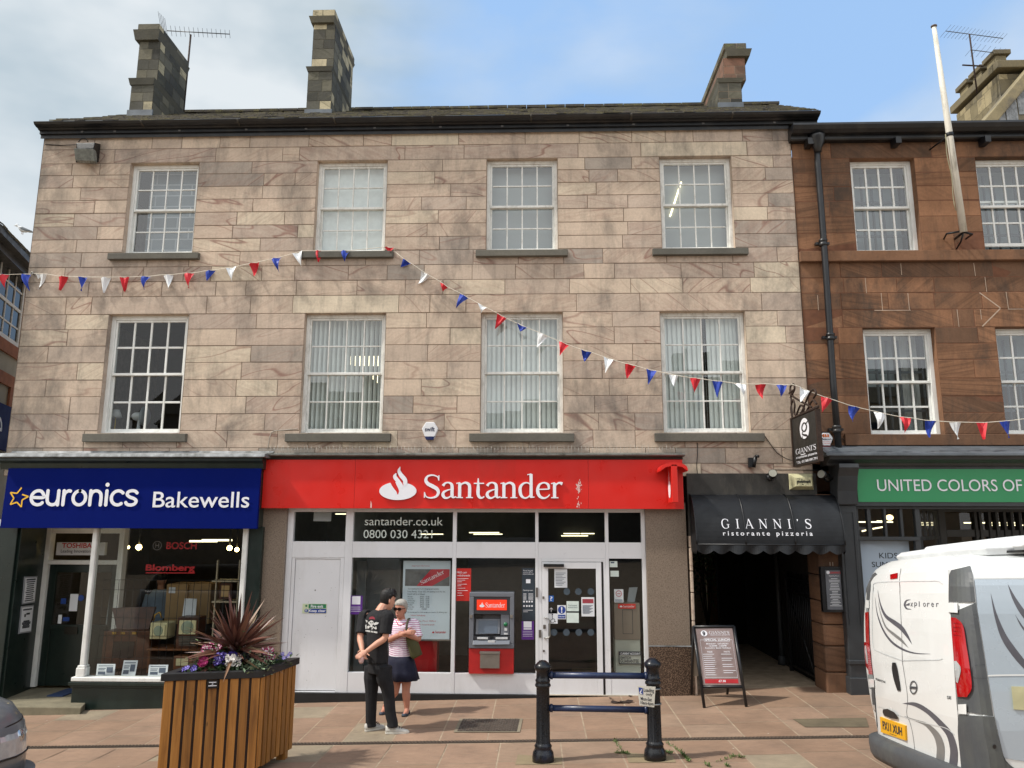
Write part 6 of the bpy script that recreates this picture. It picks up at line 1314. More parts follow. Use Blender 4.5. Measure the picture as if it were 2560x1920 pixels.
# spotlights and cables above the awning
for lab,(a,b),(c_,d_),fc in (('small black spotlight with a cream face over the left of the awning',(1926,1191),(1932,1183),(-.25,-.9,.35)),('grey faced spotlight at the right end above the awning',(2072,1193),(2053,1185),(-.75,-.65,.1))):
    p0,p1=P(a,b,-.06),P(c_,d_,-.28); o=thing('spotlight',lab,'spotlight',tuple(p0)); m=MB(); m.tube([p0+Vector((0,.06,-.02)),p0],.06,10); m.tube([p0,p0+Vector((0,-.1,-.03)),p1.lerp(p0,.3)],.022,8); m.tube([p1-Vector(fc)*.16,p1-Vector(fc)*.08,p1],[.03,.055,.065],14); m.build('body',BLACK,o)
    f_=Vector(fc).normalized(); s=f_.cross(Vector((0,0,1))).normalized(); u_=s.cross(f_); m=MB(); m.face([p1+f_*.004+s*.058*math.cos(t)+u_*.058*math.sin(t) for t in [2*math.pi*k/18 for k in range(18)]]); m.build('lens',M('lamp_face','#8a897e',.3),o)
m=MB(); pbox(m,1872,1884,1144,1168,-.06,-.0); c=P(1889,1140,-.1); m.tube([P(1884,1168,-.05),P(1889,1142,-.09)],.03,8); m.tube([c,P(1896,1141,-.16)],.022,8); tag(m.build('camera_bracket',BLACK),'small black junction box and bracket on the stone above the awning','bracket')
CBL=M('black_cable','#1b1a19',.6)
for lab,pts,r in (('thin cable running from the sill down beside the red sign',((1743,1107),(1744,1130),(1742,1170),(1748,1215),(1741,1232)),.006),('thin cable drooping from the fourth sill to the hanging sign',((1909,1085),(1922,1105),(1944,1133),(1972,1149),(1988,1150)),.006),('thin pale cable looping from the second sill down to the blue shop roof',((744,1072),(712,1075),(684,1078),(675,1090),(669,1122)),.008),('thin cable curling beside the alarm box to the charcoal shopfront',((2105,1096),(2118,1110),(2128,1140),(2136,1180)),.006),('rusty conduit running above the two spotlights',((1927,1175),(1990,1175),(2060,1176)),.007)):
    m=MB(); m.tube(catmull([P(a,b,-.02) for a,b in pts]),r,5); tag(m.build('cable',CBL if 'pale' not in lab else M('pale_cable','#9c9488',.6)),lab,'cable')
# lit menu case on the red pier
o=thing('menu_case','black glazed menu case fixed to the red stone pier','menu case',(X(2085,1470,-.12),-.06,Z(2085,1531,-.1)))
m=MB(); pbox(m,2055,2116,1417,1531,-.14,-.052); m.build('case',BLACK,o,bev=.006); m=MB(); pbox(m,2066,2104,1426,1524,-.146,-.1405); pa=m.build('menu',M('grey_menu','#5d6066',.4,0,.2,5),o)
m=MB(); ptext(m,"GIANNI'S",2074,2101,1429,1434,-.148,.01); m.build('lettering',M('red_lettering','#c1121c',.5),pa); m=MB(); c=P(2070,1431,-.1475); m.disc(tuple(c),.025)
ptext(m,'Opening Hours',2072,2098,1438,1442,-.148); rr=random.Random(1)
for k in range(18): y=1446+k*4; w=rr.uniform(7,15); pbox(m,2085.5+k*.25-w,2085.5+k*.25+w,y,y+1.1,-.148,-.147)
m.build('print',PAPER,pa)
m=MB(); ptext(m,'11',2074,2083,1405,1415,-.064,.03); tag(m.build('door_number',M('stone_white','#b5a08e',.8)),'small pale number 11 above the menu case','number')
# ------------------------------------------------------------------ clothing shop
cs=thing('shopfront','charcoal painted clothing shopfront with tall transom lights at the right edge','shopfront',(6,0,gz(6)))
GX0=X(2143,1215,-.2); GX1=11.5
gzt,gzb=Z(2350,1172.7,-.2),Z(2350,1255,-.2)
m=MB(); zt=Z(2300,1116,-.02); zb=Z(2300,1139,-.45)
m.exx([(.01,zt+.02),(-.40,zb+.055),(-.45,zb+.04),(-.45,zb),(.01,zb)],X(2066,1139,-.45),GX1); m.build('lead_cornice',LEADC,cs,bev=.006)
m=MB(); m.exx([(.01,zb-.001),(-.40,zb-.001),(-.38,zb-.05),(-.27,zb-.10),(-.25,gzt+.05),(.01,gzt+.05)],X(2075,1150,-.4),GX1); m.build('cornice',DGREY,cs)
m=MB(); c0,c1=X(2092,1200,-.3),X(2142,1200,-.3); zt_=Z(2115,1160,-.3); zb_=Z(2115,1262,-.22)
prf=[(.01,zt_),(-.42,zt_),(-.43,zt_-.06),(-.36,zt_-.18),(-.30,zt_-.4),(-.27,zb_),(.01,zb_)]
m.exx(prf,c0,c1); p0,p1=X(2110,1450,-.2),X(2143,1450,-.2)
pw0,pw1=c0+.03,c1-.005
m.box(pw0,pw1,-.2,.2,gz(5)-.2,zb_-.001); m.box(pw0-.02,pw1+.02,-.23,.2,gz(5)-.2,gz(5)+.22); m.box(pw0-.015,pw1+.015,-.225,-.1,Z(2125,1650,-.2)-.06,Z(2125,1650,-.2)); m.build('pilaster',DGREY,cs,bev=.01)
m=MB(); [m.box(a,b,-.212,-.2005,c,d) for a,b,c,d in ((pw0+.04,pw0+.055,gz(5)+.95,zb_-.1),(pw1-.055,pw1-.04,gz(5)+.95,zb_-.1),(pw0+.055,pw1-.055,zb_-.115,zb_-.1))]; m.build('panel_moulding',DGREY,cs)
m=MB(); m.box(pw1+.005,GX1,-.19,.1,gzb-.06,gzt+.05); m.build('sign_board',DGREY,cs)
m=MB(); m.box(GX0,GX1-.3,-.2,-.1905,gzb,gzt); gs=tag(m.build('fascia_sign',GREENP),'green clothing shop sign reading united colors of in white','sign'); gs['label']='long green shop sign with white capital letters at the right edge'
m=MB(); ptext(m,'UNITED COLORS OF',2193,2555,1198.5,1228,-.21,bold=.002); m.build('lettering',SIGNW,gs)
# windows
sx=[X(a,1310,-.1) for a in (2142,2163,2180,2201,2218,2239,2255,2279)]; wz=[Z(2300,a,-.1) for a in (1268,1275,1342,1352)]
rx_=X(2330,1310,.9); m=MB(); gb_=gz(5)
wr=X(2290,1330,-.1)
m.box(pw1+.002,GX1,-.12,.0,wz[1]+.012,gzb-.061); 
for a in (2163,2180.5,2201,2219,2240,2256,2279): pass
for a,b in ((2168,2177),(2210,2216),(2250,2257),(2288,2300)): m.box(X(a,1310,-.1),X(b,1310,-.1),-.12,-.04,wz[2],wz[1]+.012)
m.box(pw1+.002,X(2146,1310,-.1),-.12,-.04,gb_,wz[1]+.012); m.box(pw1+.002,wr+.04,-.13,-.03,wz[3],wz[2]); m.box(wr-.03,wr+.05,-.12,-.04,gb_,wz[3]); m.box(pw1,wr+.05,-.14,-.03,gb_-.1,gb_+.45)
# splayed return into the lobby
ly=1.5; lx=X(2350,1340,ly); 
def lob(u): return (wr+.05+(lx-wr-.05)*u, -.08+(ly+.08)*u)
def lobbox(u0,u1,z0,z1,t=.05):
    (a,b),(c,d)=lob(u0),lob(u1); m.hexa([(a,b,z0),(c,d,z0),(c,d,z1),(a,b,z1)],[(a+t,b+t,z0),(c+t,d+t,z0),(c+t,d+t,z1),(a+t,b+t,z1)])
for u in (0,.22,.45,.68,.93): lobbox(u,u+.07,wz[2],wz[1])
lobbox(0,1,wz[3],wz[2]); lobbox(0,.08,gb_,wz[3]); lobbox(.92,1,gb_,wz[3]); lobbox(0,1,gb_-.1,gb_+.45); lobbox(0,1,wz[1],wz[1]+.15)
# back of the lobby: doors and the far display
m.box(lx,lx+.12,ly,ly+.12,gb_,wz[1]+.2); m.box(lx+.12,GX1,ly,ly+.1,wz[2]-.02,wz[2]+.1); m.box(lx+.12,GX1,ly,ly+.1,wz[1],wz[1]+.2)
for a in (2437,2449,2472,2490,2510,2528,2548,2568): m.box(X(a,1320,ly),X(a+7,1320,ly),ly-.02,ly+.1,gb_,wz[1])
wfr=m.build('window_frame',DGREY,cs,bev=.004)
m=MB(); m.face([(pw1,-.08,gb_),(wr,-.08,gb_),(wr,-.08,wz[1]),(pw1,-.08,wz[1])]); (a,b),(c,d)=lob(0),lob(1); m.face([(a+.02,b+.02,gb_),(c+.02,d+.02,gb_),(c+.02,d+.02,wz[1]),(a+.02,b+.02,wz[1])]); m.face([(lx,ly+.05,gb_),(GX1,ly+.05,gb_),(GX1,ly+.05,wz[1]),(lx,ly+.05,wz[1])]); m.build('glass',SHOPG,wfr)
m=MB(); m.box(wr+.06,GX1,-.11,ly+.05,wz[1]+.16,wz[1]+.2); m.build('lobby_ceiling',M('brown_lobby_ceiling','#3a3128',.6),cs)
m=MB(); z=wz[1]+.155; c=X(2439,1276,.6); m.box(c-.08,c+.12,.5,.7,z-.012,z); m.build('lit_downlight',LITP,cs)
m=MB(); m.box(pw1-.2,GX1,6.0,6.1,gb_-.2,wz[1]+.3); m.box(pw1-.2,pw1-.1,.21,6,gb_-.2,wz[1]+.3); m.box(pw1-.2,GX1,-.0,6,wz[1]+.21,wz[1]+.3); m.box(pw1-.2,GX1,.0,6,gb_-.2,gb_-.1); m.box(GX1,GX1+.1,0,6,gb_,wz[1]+.3); m.build('shop_interior',M('warm_shop_wall','#7a6248',.8),cs)
for i,(a,b,y,Y) in enumerate(((2146,2232,1305,2.5),(2155,2176,1328,2.0),(2182,2210,1322,2.2),(2192,2205,1303,2.3),(2410,2550,1307,3.2),(2480,2560,1313,4.0),(2398,2418,1370,3.0),(2500,2560,1362,3.0))):
    m=MB(); m.tube([P(a,y,Y),P(b,y-(5 if i in (1,2) else 0),Y)],.013,6); tag(m.build('lit_track',TUBE),['long lit ceiling track behind the leftmost transom panes of the clothing shop','short lit strip low in the first transom pane of the clothing shop','slanted lit strip low in the second transom pane of the clothing shop','short lit strip high in the second transom pane of the clothing shop','long lit strip seen through the clothing shop lobby doors','upper right lit strip deep inside the clothing shop','short lit strip above the van roof inside the clothing shop','lit strip at the right edge above the van roof'][i],'strip light')
m=MB(); c=P(2224,1294,1.6); m.ell(tuple(c),(.06,.06,.05)); tag(m.build('globe_lamp',M('lit_globe','#ffe8b0',.4,emit='#ffe0a0',es=2.5)),'round lit globe lamp behind the clothing shop transom panes','lamp')
o=thing('window_poster','large white kids poster standing in the clothing shop window','poster',(X(2219,1500,.02),.02,gb_+.45))
m=MB(); pbox(m,2153,2284,1353,1640,.02,.035); m.build('sheet',M('pale_blue_white_poster','#c9d4e8',.5,0,.01,1),o); m=MB(); ptext(m,'KIDS',2198,2244,1382,1396,.017); ptext(m,'SUMMER',2179.5,2262,1404.5,1418,.017); m.build('lettering',INK,o)
m=MB(); pbox(m,2436,2490,1356,1402,ly+.2,ly+.22); tag(m.build('window_card',M('grey_card','#8b8d8e',.7)),'grey card behind the clothing shop lobby glass above the van roof','card')
# ------------------------------------------------------------------ ground
PAV=NT('red_sandstone_flag'); _at=PAV.attr(); _sp=PAV.n('SeparateColor'); PAV.l(_at.outputs['Color'],_sp.inputs[0]); _p=PAV.pos()
_c=PAV.ramp(_sp.outputs[0],[(0,(.245,.155,.10)),(.4,(.265,.17,.113)),(.75,(.285,.185,.125)),(.9,(.275,.19,.13)),(.93,(.265,.21,.145)),(1,(.275,.225,.155))])
_c=PAV.mix(1.0,_c,PAV.ramp(PAV.noise(_p,1.6,5,.6),[(.3,.82),(.7,1.14)]),'MULTIPLY'); _c=PAV.mix(1.0,_c,PAV.ramp(PAV.noise(PAV.pos((1,2.5,1)),9,5,.7),[(.3,.88),(.7,1.1)]),'MULTIPLY')
_c=PAV.mix(PAV.math('MULTIPLY',PAV.ramp(PAV.noise(_p,2.6,6,.75),[(.56,0.0),(.7,1.0)]),.35),_c,(.12,.085,.065)); _c=PAV.mix(PAV.ramp(PAV.noise(_p,30,2),[(.74,0.0),(.76,.7)]),_c,(.07,.055,.045)); _w=PAV.n('TexVoronoi'); _w.inputs['Scale'].default_value=2.3; PAV.l(_p,_w.inputs['Vector']); _c=PAV.mix(PAV.ramp(_w.outputs['Distance'],[(.022,.8),(.03,0.0)]),_c,(.5,.46,.4)); _c=PAV.mix(PAV.math('MULTIPLY',PAV.ramp(PAV.noise(PAV.pos((1,1,1)),.7,4,.6),[(.5,0.0),(.68,1.0)]),.3),_c,(.13,.10,.075))
PAV.col(_c); PAV.set(Roughness=.8); PAV.bump(PAV.noise(_p,28,5,.7),.25,.01); PAV=PAV.mat
MORT=M('pale_mortar','#9c8b76',.95,0,.25,6); 
g=MB(); n=60; xs_=[-60+2*i for i in range(61)]; ys_=[-60,-40,-25,-16,-12,-9,-7,-5,-3.5,-2.3,-1,0.0,.4,12,40]
vs_=[(x,y,(ground(max(-30,min(30,x)),max(-16,min(y,.4)))-.0012)) for y in ys_ for x in xs_]; g.raw(vs_,[(j*61+i,j*61+i+1,(j+1)*61+i+1,(j+1)*61+i) for j in range(len(ys_)-1) for i in range(60)])
big=len(g.v); g.raw([(-900,-900,-3.2),(900,-900,-3.2),(900,900,-3.2),(-900,900,-3.2)],[(0,1,2,3)])
tag(g.build('ground',MORT),kind='structure')
def chan(x): return -2.19-.0218*x
fl_=MB(); rr=random.Random(17)
def slab(x0,x1,y0,y1,c=None):
    fl_.col=(c if c is not None else rr.random()*.90,0,0); e=.0085; dz=rr.uniform(-.0005,.0005)
    q4=[(x0+e,y0+e),(x1-e,y0+e),(x1-e,y1-e),(x0+e,y1-e)]; fl_.face([(x,y,ground(x,y)+.001+dz) for x,y in q4])
xc=-9.2
# slabs between the channel and the buildings
while xc<9:
    w=rr.uniform(.55,.66); y=.35
    while True:
        l=rr.uniform(.42,.85); yb=chan(xc+w/2)+.06
        last = y-l<yb+.25
        slab(xc,xc+w,yb if last else y-l,y,.97 if rr.random()<.035 else None)
        if last: break
        y-=l
    xc+=w
xc=-9.0
while xc<9:
    w=rr.uniform(.58,.72); y=chan(xc+w/2)-.06
    while y>-9:
        l=rr.uniform(.5,1.0); 
        c=.97 if rr.random()<.06 else None
        slab(xc,xc+w,y-l,y,c); y-=l
    xc+=w
tag(fl_.build('pavement',PAV),kind='structure')
m=MB(); CH=M('dark_channel','#3f342c',.8,0,.3,20,.5,60)
a,b=(-9,chan(-9)),(9,chan(9)); m.face([(a[0],a[1]-.05,ground(*a)+.0015),(b[0],b[1]-.05,ground(*b)+.0015),(b[0],b[1]+.05,ground(*b)+.0015),(a[0],a[1]+.05,ground(*a)+.0015)])
dc=tag(m.build('drainage_channel',CH),'long dark slotted drainage channel crossing the whole pavement','drain')
m=MB()
for k in range(420):
    x=-9+k*.0428; y=chan(x); m.box(x,x+.022,y-.042,y+.042,ground(x,y)+.0016,ground(x,y)+.009)
m.build('slot_bar',M('iron_grate','#4e4136',.7,0,.25,8),dc)
o=G(1230,1815); mc=thing('utility_cover','patterned iron utility cover set in the pavement beside the standing couple','cover',(o.x,o.y,o.z))
c4=[G(1134,1832),G(1300,1832),G(1307,1798),G(1150,1798)]; m=MB(); m.face([(p.x,p.y,ground(p.x,p.y)+.009) for p in c4]); m.build('rim',M('concrete_rim','#7d7462',.9,0,.15,8),mc)
cc=sum(c4,Vector())/4; c5=[cc+(p-cc)*.9 for p in c4]; m=MB(); m.face([(p.x,p.y,ground(p.x,p.y)+.013) for p in c5])
for i in range(22):
    for j in range(12):
        u,v=(i+.5)/22,(j+.5)/12; p=(c5[0].lerp(c5[1],u)).lerp(c5[3].lerp(c5[2],u),v); z=ground(p.x,p.y)+.0135; d=.011; s=1 if (i+j)%2 else -1
        m.raw([(p.x-d,p.y-d*s*.9-.004,z),(p.x+d,p.y+d*s*.9-.004,z),(p.x+d,p.y+d*s*.9+.004,z+.004),(p.x-d,p.y-d*s*.9+.004,z+.004)],[(0,1,2,3)])
m.build('plate',M('worn_iron','#524a42',.5,.3,.3,14,.5,50),mc)
c4=[G(1979,1802),G(2165,1805),G(2160,1793),G(1990,1792)]; c4=[G(2013,1819),G(2172,1819),G(2165,1796),G(1982,1799)]
m=MB(); m.face([(p.x,p.y,ground(p.x,p.y)+.008) for p in c4]); tag(m.build('inspection_cover',M('greenish_stone','#625845',.9,0,.2,5,.2,20)),'pale recessed inspection cover in the pavement just left of the van','cover')
for i,(a,b) in enumerate(((1543,1758),(1568,1757),(1528,1749),(1575,1742))):
    p=G(a,b); m=MB(); rr2=random.Random(i+4); pts=[]
    for k in range(9): t=2*math.pi*k/9; r=rr2.uniform(.4,1)*(.09 if i<2 else .04); pts.append((p.x+r*math.cos(t)*1.3,p.y+r*math.sin(t),p.z+.006+rr2.uniform(0,.025)))
    m.face(pts); tag(m.build('dead_leaf',M('dark_dead_leaf','#2b1d14',.9)),['curled dark dead leaf nearest the bollards below the bank door','larger dark dead leaf right of the other one below the bank door','tiny dark leaf scrap touching the bank threshold','tiny dark leaf scrap close to the granite plinth'][i],'leaf')
GRS=NT('weed_green'); _at=GRS.attr(); _sp=GRS.n('SeparateColor'); GRS.l(_at.outputs['Color'],_sp.inputs[0]); GRS.col(GRS.ramp(_sp.outputs[0],[(0,(.04,.08,.015)),(1,(.13,.19,.05))])); GRS.set(Roughness=.7); GRS=GRS.mat
m=MB(); rr=random.Random(6)
for (a,b,c,d,n) in ((1540,1883,1572,1886,90),(1660,1882,1680,1886,50),(1705,1886,1716,1898,60),(1716,1898,1724,1906,50),(1535,1850,1552,1876,35),(1665,1858,1702,1882,40),(1826,1892,1858,1896,50),(1790,1905,1830,1896,25),(1760,1912,1775,1918,25),(1815,1915,1822,1919,25)):
    for k in range(n):
        u=rr.random(); p=G(a+(c-a)*u+rr.gauss(0,1),b+(d-b)*u+rr.gauss(0,.8)); m.col=(rr.random(),0,0); leaf(m,(p.x,p.y,p.z+.004),(rr.gauss(0,.7),rr.gauss(0,.7),rr.uniform(.3,1)),rr.uniform(.02,.055),rr.uniform(.004,.008),rr)
tag(m.build('grass_weeds',GRS),'tufts of green weeds growing in the paving joints near the bollards','weeds',kind='stuff')
# ------------------------------------------------------------------ bollards and rails
PB=M('bollard_paint','#0c0e13',.28,0,.3,6,.2,40,dirt=('#1f2940',4.0,.6)); RAILP=M('navy_rail_paint','#1a2848',.35,0,.3,8,.15,50)
pL,pR=G(1358,1904),G(1638,1899)
bb=thing('bollard_barrier','pair of black fluted iron bollards joined by two navy rails','bollards',tuple(pL))
hb=P(1357,1650,pL.y).z-pL.z
def bollard(p):
    m=MB(); s=hb/1.06; pr=[(.118,0),(.120,.05),(.112,.10),(.095,.125),(.092,.15),(.098,.165),(.082,.185),(.078,.20,1),(.074,.70,1),(.074,.77,1),(.076,.775),(.088,.785),(.088,.80),(.079,.815),(.079,.83),(.085,.845),(.074,.86),(.072,.94),(.078,.95),(.09,.965),(.093,.985),(.09,1.005),(.075,1.02),(.06,1.035),(.035,1.055),(.004,1.06)]
    m.lathe([(q_[0]*s,q_[1]*s)+tuple(q_[2:]) for q_ in pr],tuple(p),64,flute=16,fd=.09); return m.build('bollard',PB,bb)
bollard(pL); bollard(pR)
m=MB()
for pyL,pyR in ((1688,1690),(1770,1774.5)):
    u,v=P(1375,pyL,pL.y),P(1618,pyR,pR.y); 
    m=MB(); m.tube([u-(v-u).normalized()*.05,v+(v-u).normalized()*.05],.034,12); 
    for e,dr in ((u,1),(v,-1)): m.tube([e,e+(v-u).normalized()*.03*dr],.044,12)
    m.build('rail',RAILP,bb)
for p,lb in ((pL,'pale stone footing patch under the bollard without the sign'),(pR,'pale stone footing patch under the bollard carrying the loading sign')):
    m=MB(); m.face([(p.x+a,p.y+b,ground(p.x+a,p.y+b)+.0045) for a,b in ((-.3,-.12),(.2,-.14),(.21,.14),(-.28,.3))]); tag(m.build('bollard_footing',M('pale_footing','#85775d',.9,0,.12,6)),lb,'footing')
o=thing('loading_sign','small bent white loading only plate tied to the right bollard','sign',(pR.x-.1,pR.y-.1,P(1617,1765,pR.y).z)); sy2=pR.y-.11
cr=[(1599,1763.5),(1635.5,1768.5),(1639,1717),(1593,1714)]; A=[P(a,b,sy2-(.02 if i in(0,3) else 0)) for i,(a,b) in enumerate(cr)]; m=MB(); m.hexa(A,[p+Vector((0,.004,0)) for p in A]); m.build('plate',M('white_enamel','#d5d3c8',.45,0,.06,8,dirt=('#8d877a',7.0,.5)),o)
def lp(u,v,off=.002): p=(A[0].lerp(A[1],u)).lerp(A[3].lerp(A[2],u),v); return (p.x,p.y-off,p.z)
t=MB(); t.text('Loading',.34,.93,.66,.90,0,.02); t.text('only',.45,.85,.50,.68,0,.02); t.text('Mon-Sat',.12,.82,.27,.45,0,.02); t.text('10am-6pm',.08,.94,.04,.24,0,.02); m=MB(); m.raw([lp(v[0],v[2]) for v in t.v],t.f); m.build('lettering',INK,o)
m=MB(); m.face([lp(.06,.58),lp(.30,.57),lp(.29,.90),lp(.06,.92)]); pn=m.build('blue_symbol',M('safety_blue','#1d3f8f',.5),o)
t=MB(); stroke(t,[(.22,.84),(.18,.74),(.12,.66),(.14,.61),(.24,.62)],[.03,.05,.06,.05,.03],0,lambda u,v:(u,v)); m=MB(); m.raw([lp(v[0],v[2],.003) for v in t.v],t.f); m.build('figure',SIGNW,pn)
m=MB(); c=P(1624,1742,pR.y); m.lathe([(.086,0),(.086,.012)],(pR.x,pR.y,P(1638,1760,pR.y).z),20); m.lathe([(.086,0),(.086,.012)],(pR.x,pR.y,P(1638,1722,pR.y).z),20); m.build('strap',STEEL,o)
# ------------------------------------------------------------------ A-board
q0,q1=G(1761,1770),G(1866,1767); yA=(q0.y+q1.y)/2; tL,tR=P(1733,1567,yA+.28),P(1835,1566,yA+.28)
ab=thing('menu_board','black framed folding pavement board with the special lunch menu','sign board',(tL.x,yA,q0.z))
bL,bR=q0,q1; uL=P(1733+(1761-1733)*.735,1717,yA+.075); uR=P(1858,1717,yA+.075)
def tb(mb,p,q_,w=.016,t=.012): mb.tube([p,q_],w,4)
m=MB(); fr4=[uL,uR,tR,tL]
for p,q_ in ((uL,uR),(tL,tR),(bL,tL),(bR,tR)): m.tube([p,q_],.021,8)
m.build('frame',BLACK,ab)
m=MB(); bk0,bk1=Vector((tL.x+.03,yA+.75,ground(tL.x,yA+.75))),Vector((tR.x-.03,yA+.75,ground(tR.x,yA+.75)))
for p,q_ in ((bk0,tL),(bk1,tR)): m.tube([p,q_],.019,8)
m.build('leg',BLACK,ab); m=MB(); e0_=[bk0.lerp(tL,.28),bk1.lerp(tR,.28),tR,tL]; m.face([p+Vector((0,.02,0)) for p in e0_]); m.build('back_panel',M('back_board','#9b968c',.7),ab)
MB_=NT('menu_print'); _v=MB_.coord((1.0,1,1)); _n=MB_.noise(_v,2.2,4); MB_.col(MB_.ramp(_n,[(.3,(.18,.13,.12)),(.5,(.27,.2,.19)),(.7,(.36,.30,.29))])); MB_.set(Roughness=.3); MB_=MB_.mat
nb=(uR-uL).cross(tL-uL).normalized(); nb=nb if nb.y<0 else -nb
def am(u,v,off=.004): p=(uL.lerp(uR,u)).lerp(tL.lerp(tR,u),v)+nb*off; return (p.x,p.y,p.z)
m=MB(); m.hexa([am(.05,.03),am(.95,.03),am(.95,.97),am(.05,.97)],[am(.05,.03,-.01),am(.95,.03,-.01),am(.95,.97,-.01),am(.05,.97,-.01)]); mp_=m.build('menu_sheet',MB_,ab)
m=MB(); m.face([am(.1,.055,.006),am(.9,.055,.006),am(.9,.125,.006),am(.1,.125,.006)]); m.build('red_strip',M('menu_red','#b0222a',.4),mp_)
t=MB(); T=lambda s,u0,u1,v0,v1,b=.01:t.text(s,u0,u1,v0,v1,0,b)
T('£7.30',.43,.60,.075,.11,.02); serif(t,"GIANNI'S",.36,.86,.875,.92,0); T('ristorante pizzeria',.38,.87,.845,.865); T('SPECIAL LUNCH',.24,.83,.755,.795,.02); T('MONDAY - SATURDAY',.26,.80,.695,.72); T('12:00PM - 2:00PM',.32,.74,.66,.685); T('Excluding Bank Holidays',.22,.84,.62,.65,.01); T('PIZZE',.26,.38,.56,.585); T('PASTE',.66,.80,.56,.585)
rr=random.Random(12)
for k in range(11):
    v=.53-.034*k; t.face([(.14,0,v),(.14+rr.uniform(.2,.33),0,v),(.14+rr.uniform(.2,.33),0,v+.008),(.14,0,v+.008)]); 
    if k%3!=1: t.face([(.58,0,v),(.58+rr.uniform(.2,.3),0,v),(.58+rr.uniform(.2,.3),0,v+.008),(.58,0,v+.008)])
for (a,b,c,d) in ((.12,.124,.15,.775),(.9,.904,.15,.775),(.124,.9,.15,.154),(.124,.22,.772,.776),(.84,.9,.772,.776),(.22,.226,.745,.805),(.834,.84,.745,.805),(.226,.834,.745,.748),(.226,.834,.802,.805)): t.face([(a,0,c),(b,0,c),(b,0,d),(a,0,d)])
t.face([(.24+.08*math.cos(w_),0,.885+.05*math.sin(w_)) for w_ in [2*math.pi*k/20 for k in range(20)]])
m=MB(); m.raw([am(v[0],v[2],.0075) for v in t.v],t.f); m.build('lettering',SIGNW,mp_)
t=MB(); stroke(t,[(.26,.905),(.22,.91),(.215,.885),(.25,.88),(.26,.90),(.25,.865),(.21,.855)],[.02,.02,.02,.015,.02,.02,.015],0,lambda u,v:(u,v)); m=MB(); m.raw([am(v[0],v[2],.009) for v in t.v],t.f); m.build('initial',INK,mp_)
# ------------------------------------------------------------------ wooden planter, spiky plant and flowers
def ZP(px,py,z):
    o=Vector((0,-DIST,CAMZ)); d=ray(px,py); return o+d*((z-CAMZ)/d.z)
TIMB=NT('stained_timber'); _at=TIMB.attr(); _sp=TIMB.n('SeparateColor'); TIMB.l(_at.outputs['Color'],_sp.inputs[0])
_g=TIMB.n('NewGeometry'); _o=TIMB.n('VectorMath',operation='SCALE'); TIMB.l(_at.outputs['Color'],_o.inputs[0]); _o.inputs['Scale'].default_value=31; _ad=TIMB.n('VectorMath',operation='ADD'); TIMB.l(_g.outputs['Position'],_ad.inputs[0]); TIMB.l(_o.outputs[0],_ad.inputs[1])
_mp=TIMB.n('Mapping'); _mp.inputs['Scale'].default_value=(14,14,.9); TIMB.l(_ad.outputs[0],_mp.inputs[0])
_n=TIMB.noise(_mp.outputs[0],1.6,5,.6,.6); _c=TIMB.ramp(_n,[(.3,(.19,.075,.014)),(.5,(.33,.138,.026)),(.7,(.41,.185,.042))]); _c=TIMB.mix(1.0,_c,TIMB.ramp(_sp.outputs[0],[(0,.72),(1,1.2)]),'MULTIPLY')
_k=TIMB.n('TexVoronoi'); _k.inputs['Scale'].default_value=3.4; _kp=TIMB.n('Mapping'); _kp.inputs['Scale'].default_value=(3.5,3.5,1.0); TIMB.l(_ad.outputs[0],_kp.inputs[0]); TIMB.l(_kp.outputs[0],_k.inputs['Vector'])
_c=TIMB.mix(TIMB.ramp(_k.outputs['Distance'],[(.05,.8),(.12,0.0)]),_c,(.05,.022,.008)); TIMB.col(_c); TIMB.set(Roughness=.55); TIMB.bump(_n,.3,.004); TIMB=TIMB.mat
zt=P(530,1680,-3.3).z; zt=.985
Cn=[ZP(a,b,zt) for a,b in ((402,1685),(658,1676),(750,1643),(494,1655))]; cc=sum(Cn,Vector())/4
pl=thing('wooden_planter','square stained timber planter with black rim on the pavement','planter',(cc.x,cc.y,ground(cc.x,cc.y)))
body=[cc+(p-cc)*.955 for p in Cn]; zb=ground(cc.x,cc.y)+.10
m=MB(); core=[cc+(p-cc)*.925 for p in Cn]
m.hexa([Vector((p.x,p.y,zb)) for p in core],[Vector((p.x,p.y,zt-.0755)) for p in core][::1])
m.build('inner_box',M('dark_timber_core','#24130a',.8),pl); m=MB()
for i in range(4):
    a,b=body[i],body[(i+1)%4]; n=9 if i in(0,2) else 8; d=(b-a); L=d.length; d.normalize(); nn_=Vector((d.y,-d.x,0)); 
    for k in range(n):
        w=L/n; u0,u1=a+d*(w*k+.013),a+d*(w*(k+1)-.013); m.col=(rng.random(),rng.random(),rng.random()); t=.022
        for (p,q_,o_) in ((u0,u1,0),):
            z0=zb+rng.uniform(-.012,.012); m.hexa([(p.x,p.y,z0),(q_.x,q_.y,z0),(q_.x,q_.y,zt-.075),(p.x,p.y,zt-.075)],[(p.x-nn_.x*t,p.y-nn_.y*t,z0),(q_.x-nn_.x*t,q_.y-nn_.y*t,z0),(q_.x-nn_.x*t,q_.y-nn_.y*t,zt-.075),(p.x-nn_.x*t,p.y-nn_.y*t,zt-.075)])
m.build('plank_side',TIMB,pl,bev=.003)
m=MB()
for i in range(4):
    a,b=Cn[i],Cn[(i+1)%4]; ia,ib=cc+(a-cc)*.80,cc+(b-cc)*.80
    m.hexa([(a.x,a.y,zt-.075),(b.x,b.y,zt-.075),(ib.x,ib.y,zt-.075),(ia.x,ia.y,zt-.075)],[(a.x,a.y,zt),(b.x,b.y,zt),(ib.x,ib.y,zt),(ia.x,ia.y,zt)][::1])
m.build('rim',M('black_rim_board','#1f1f20',.5,0,.25,6,.2,30),pl,bev=.006)
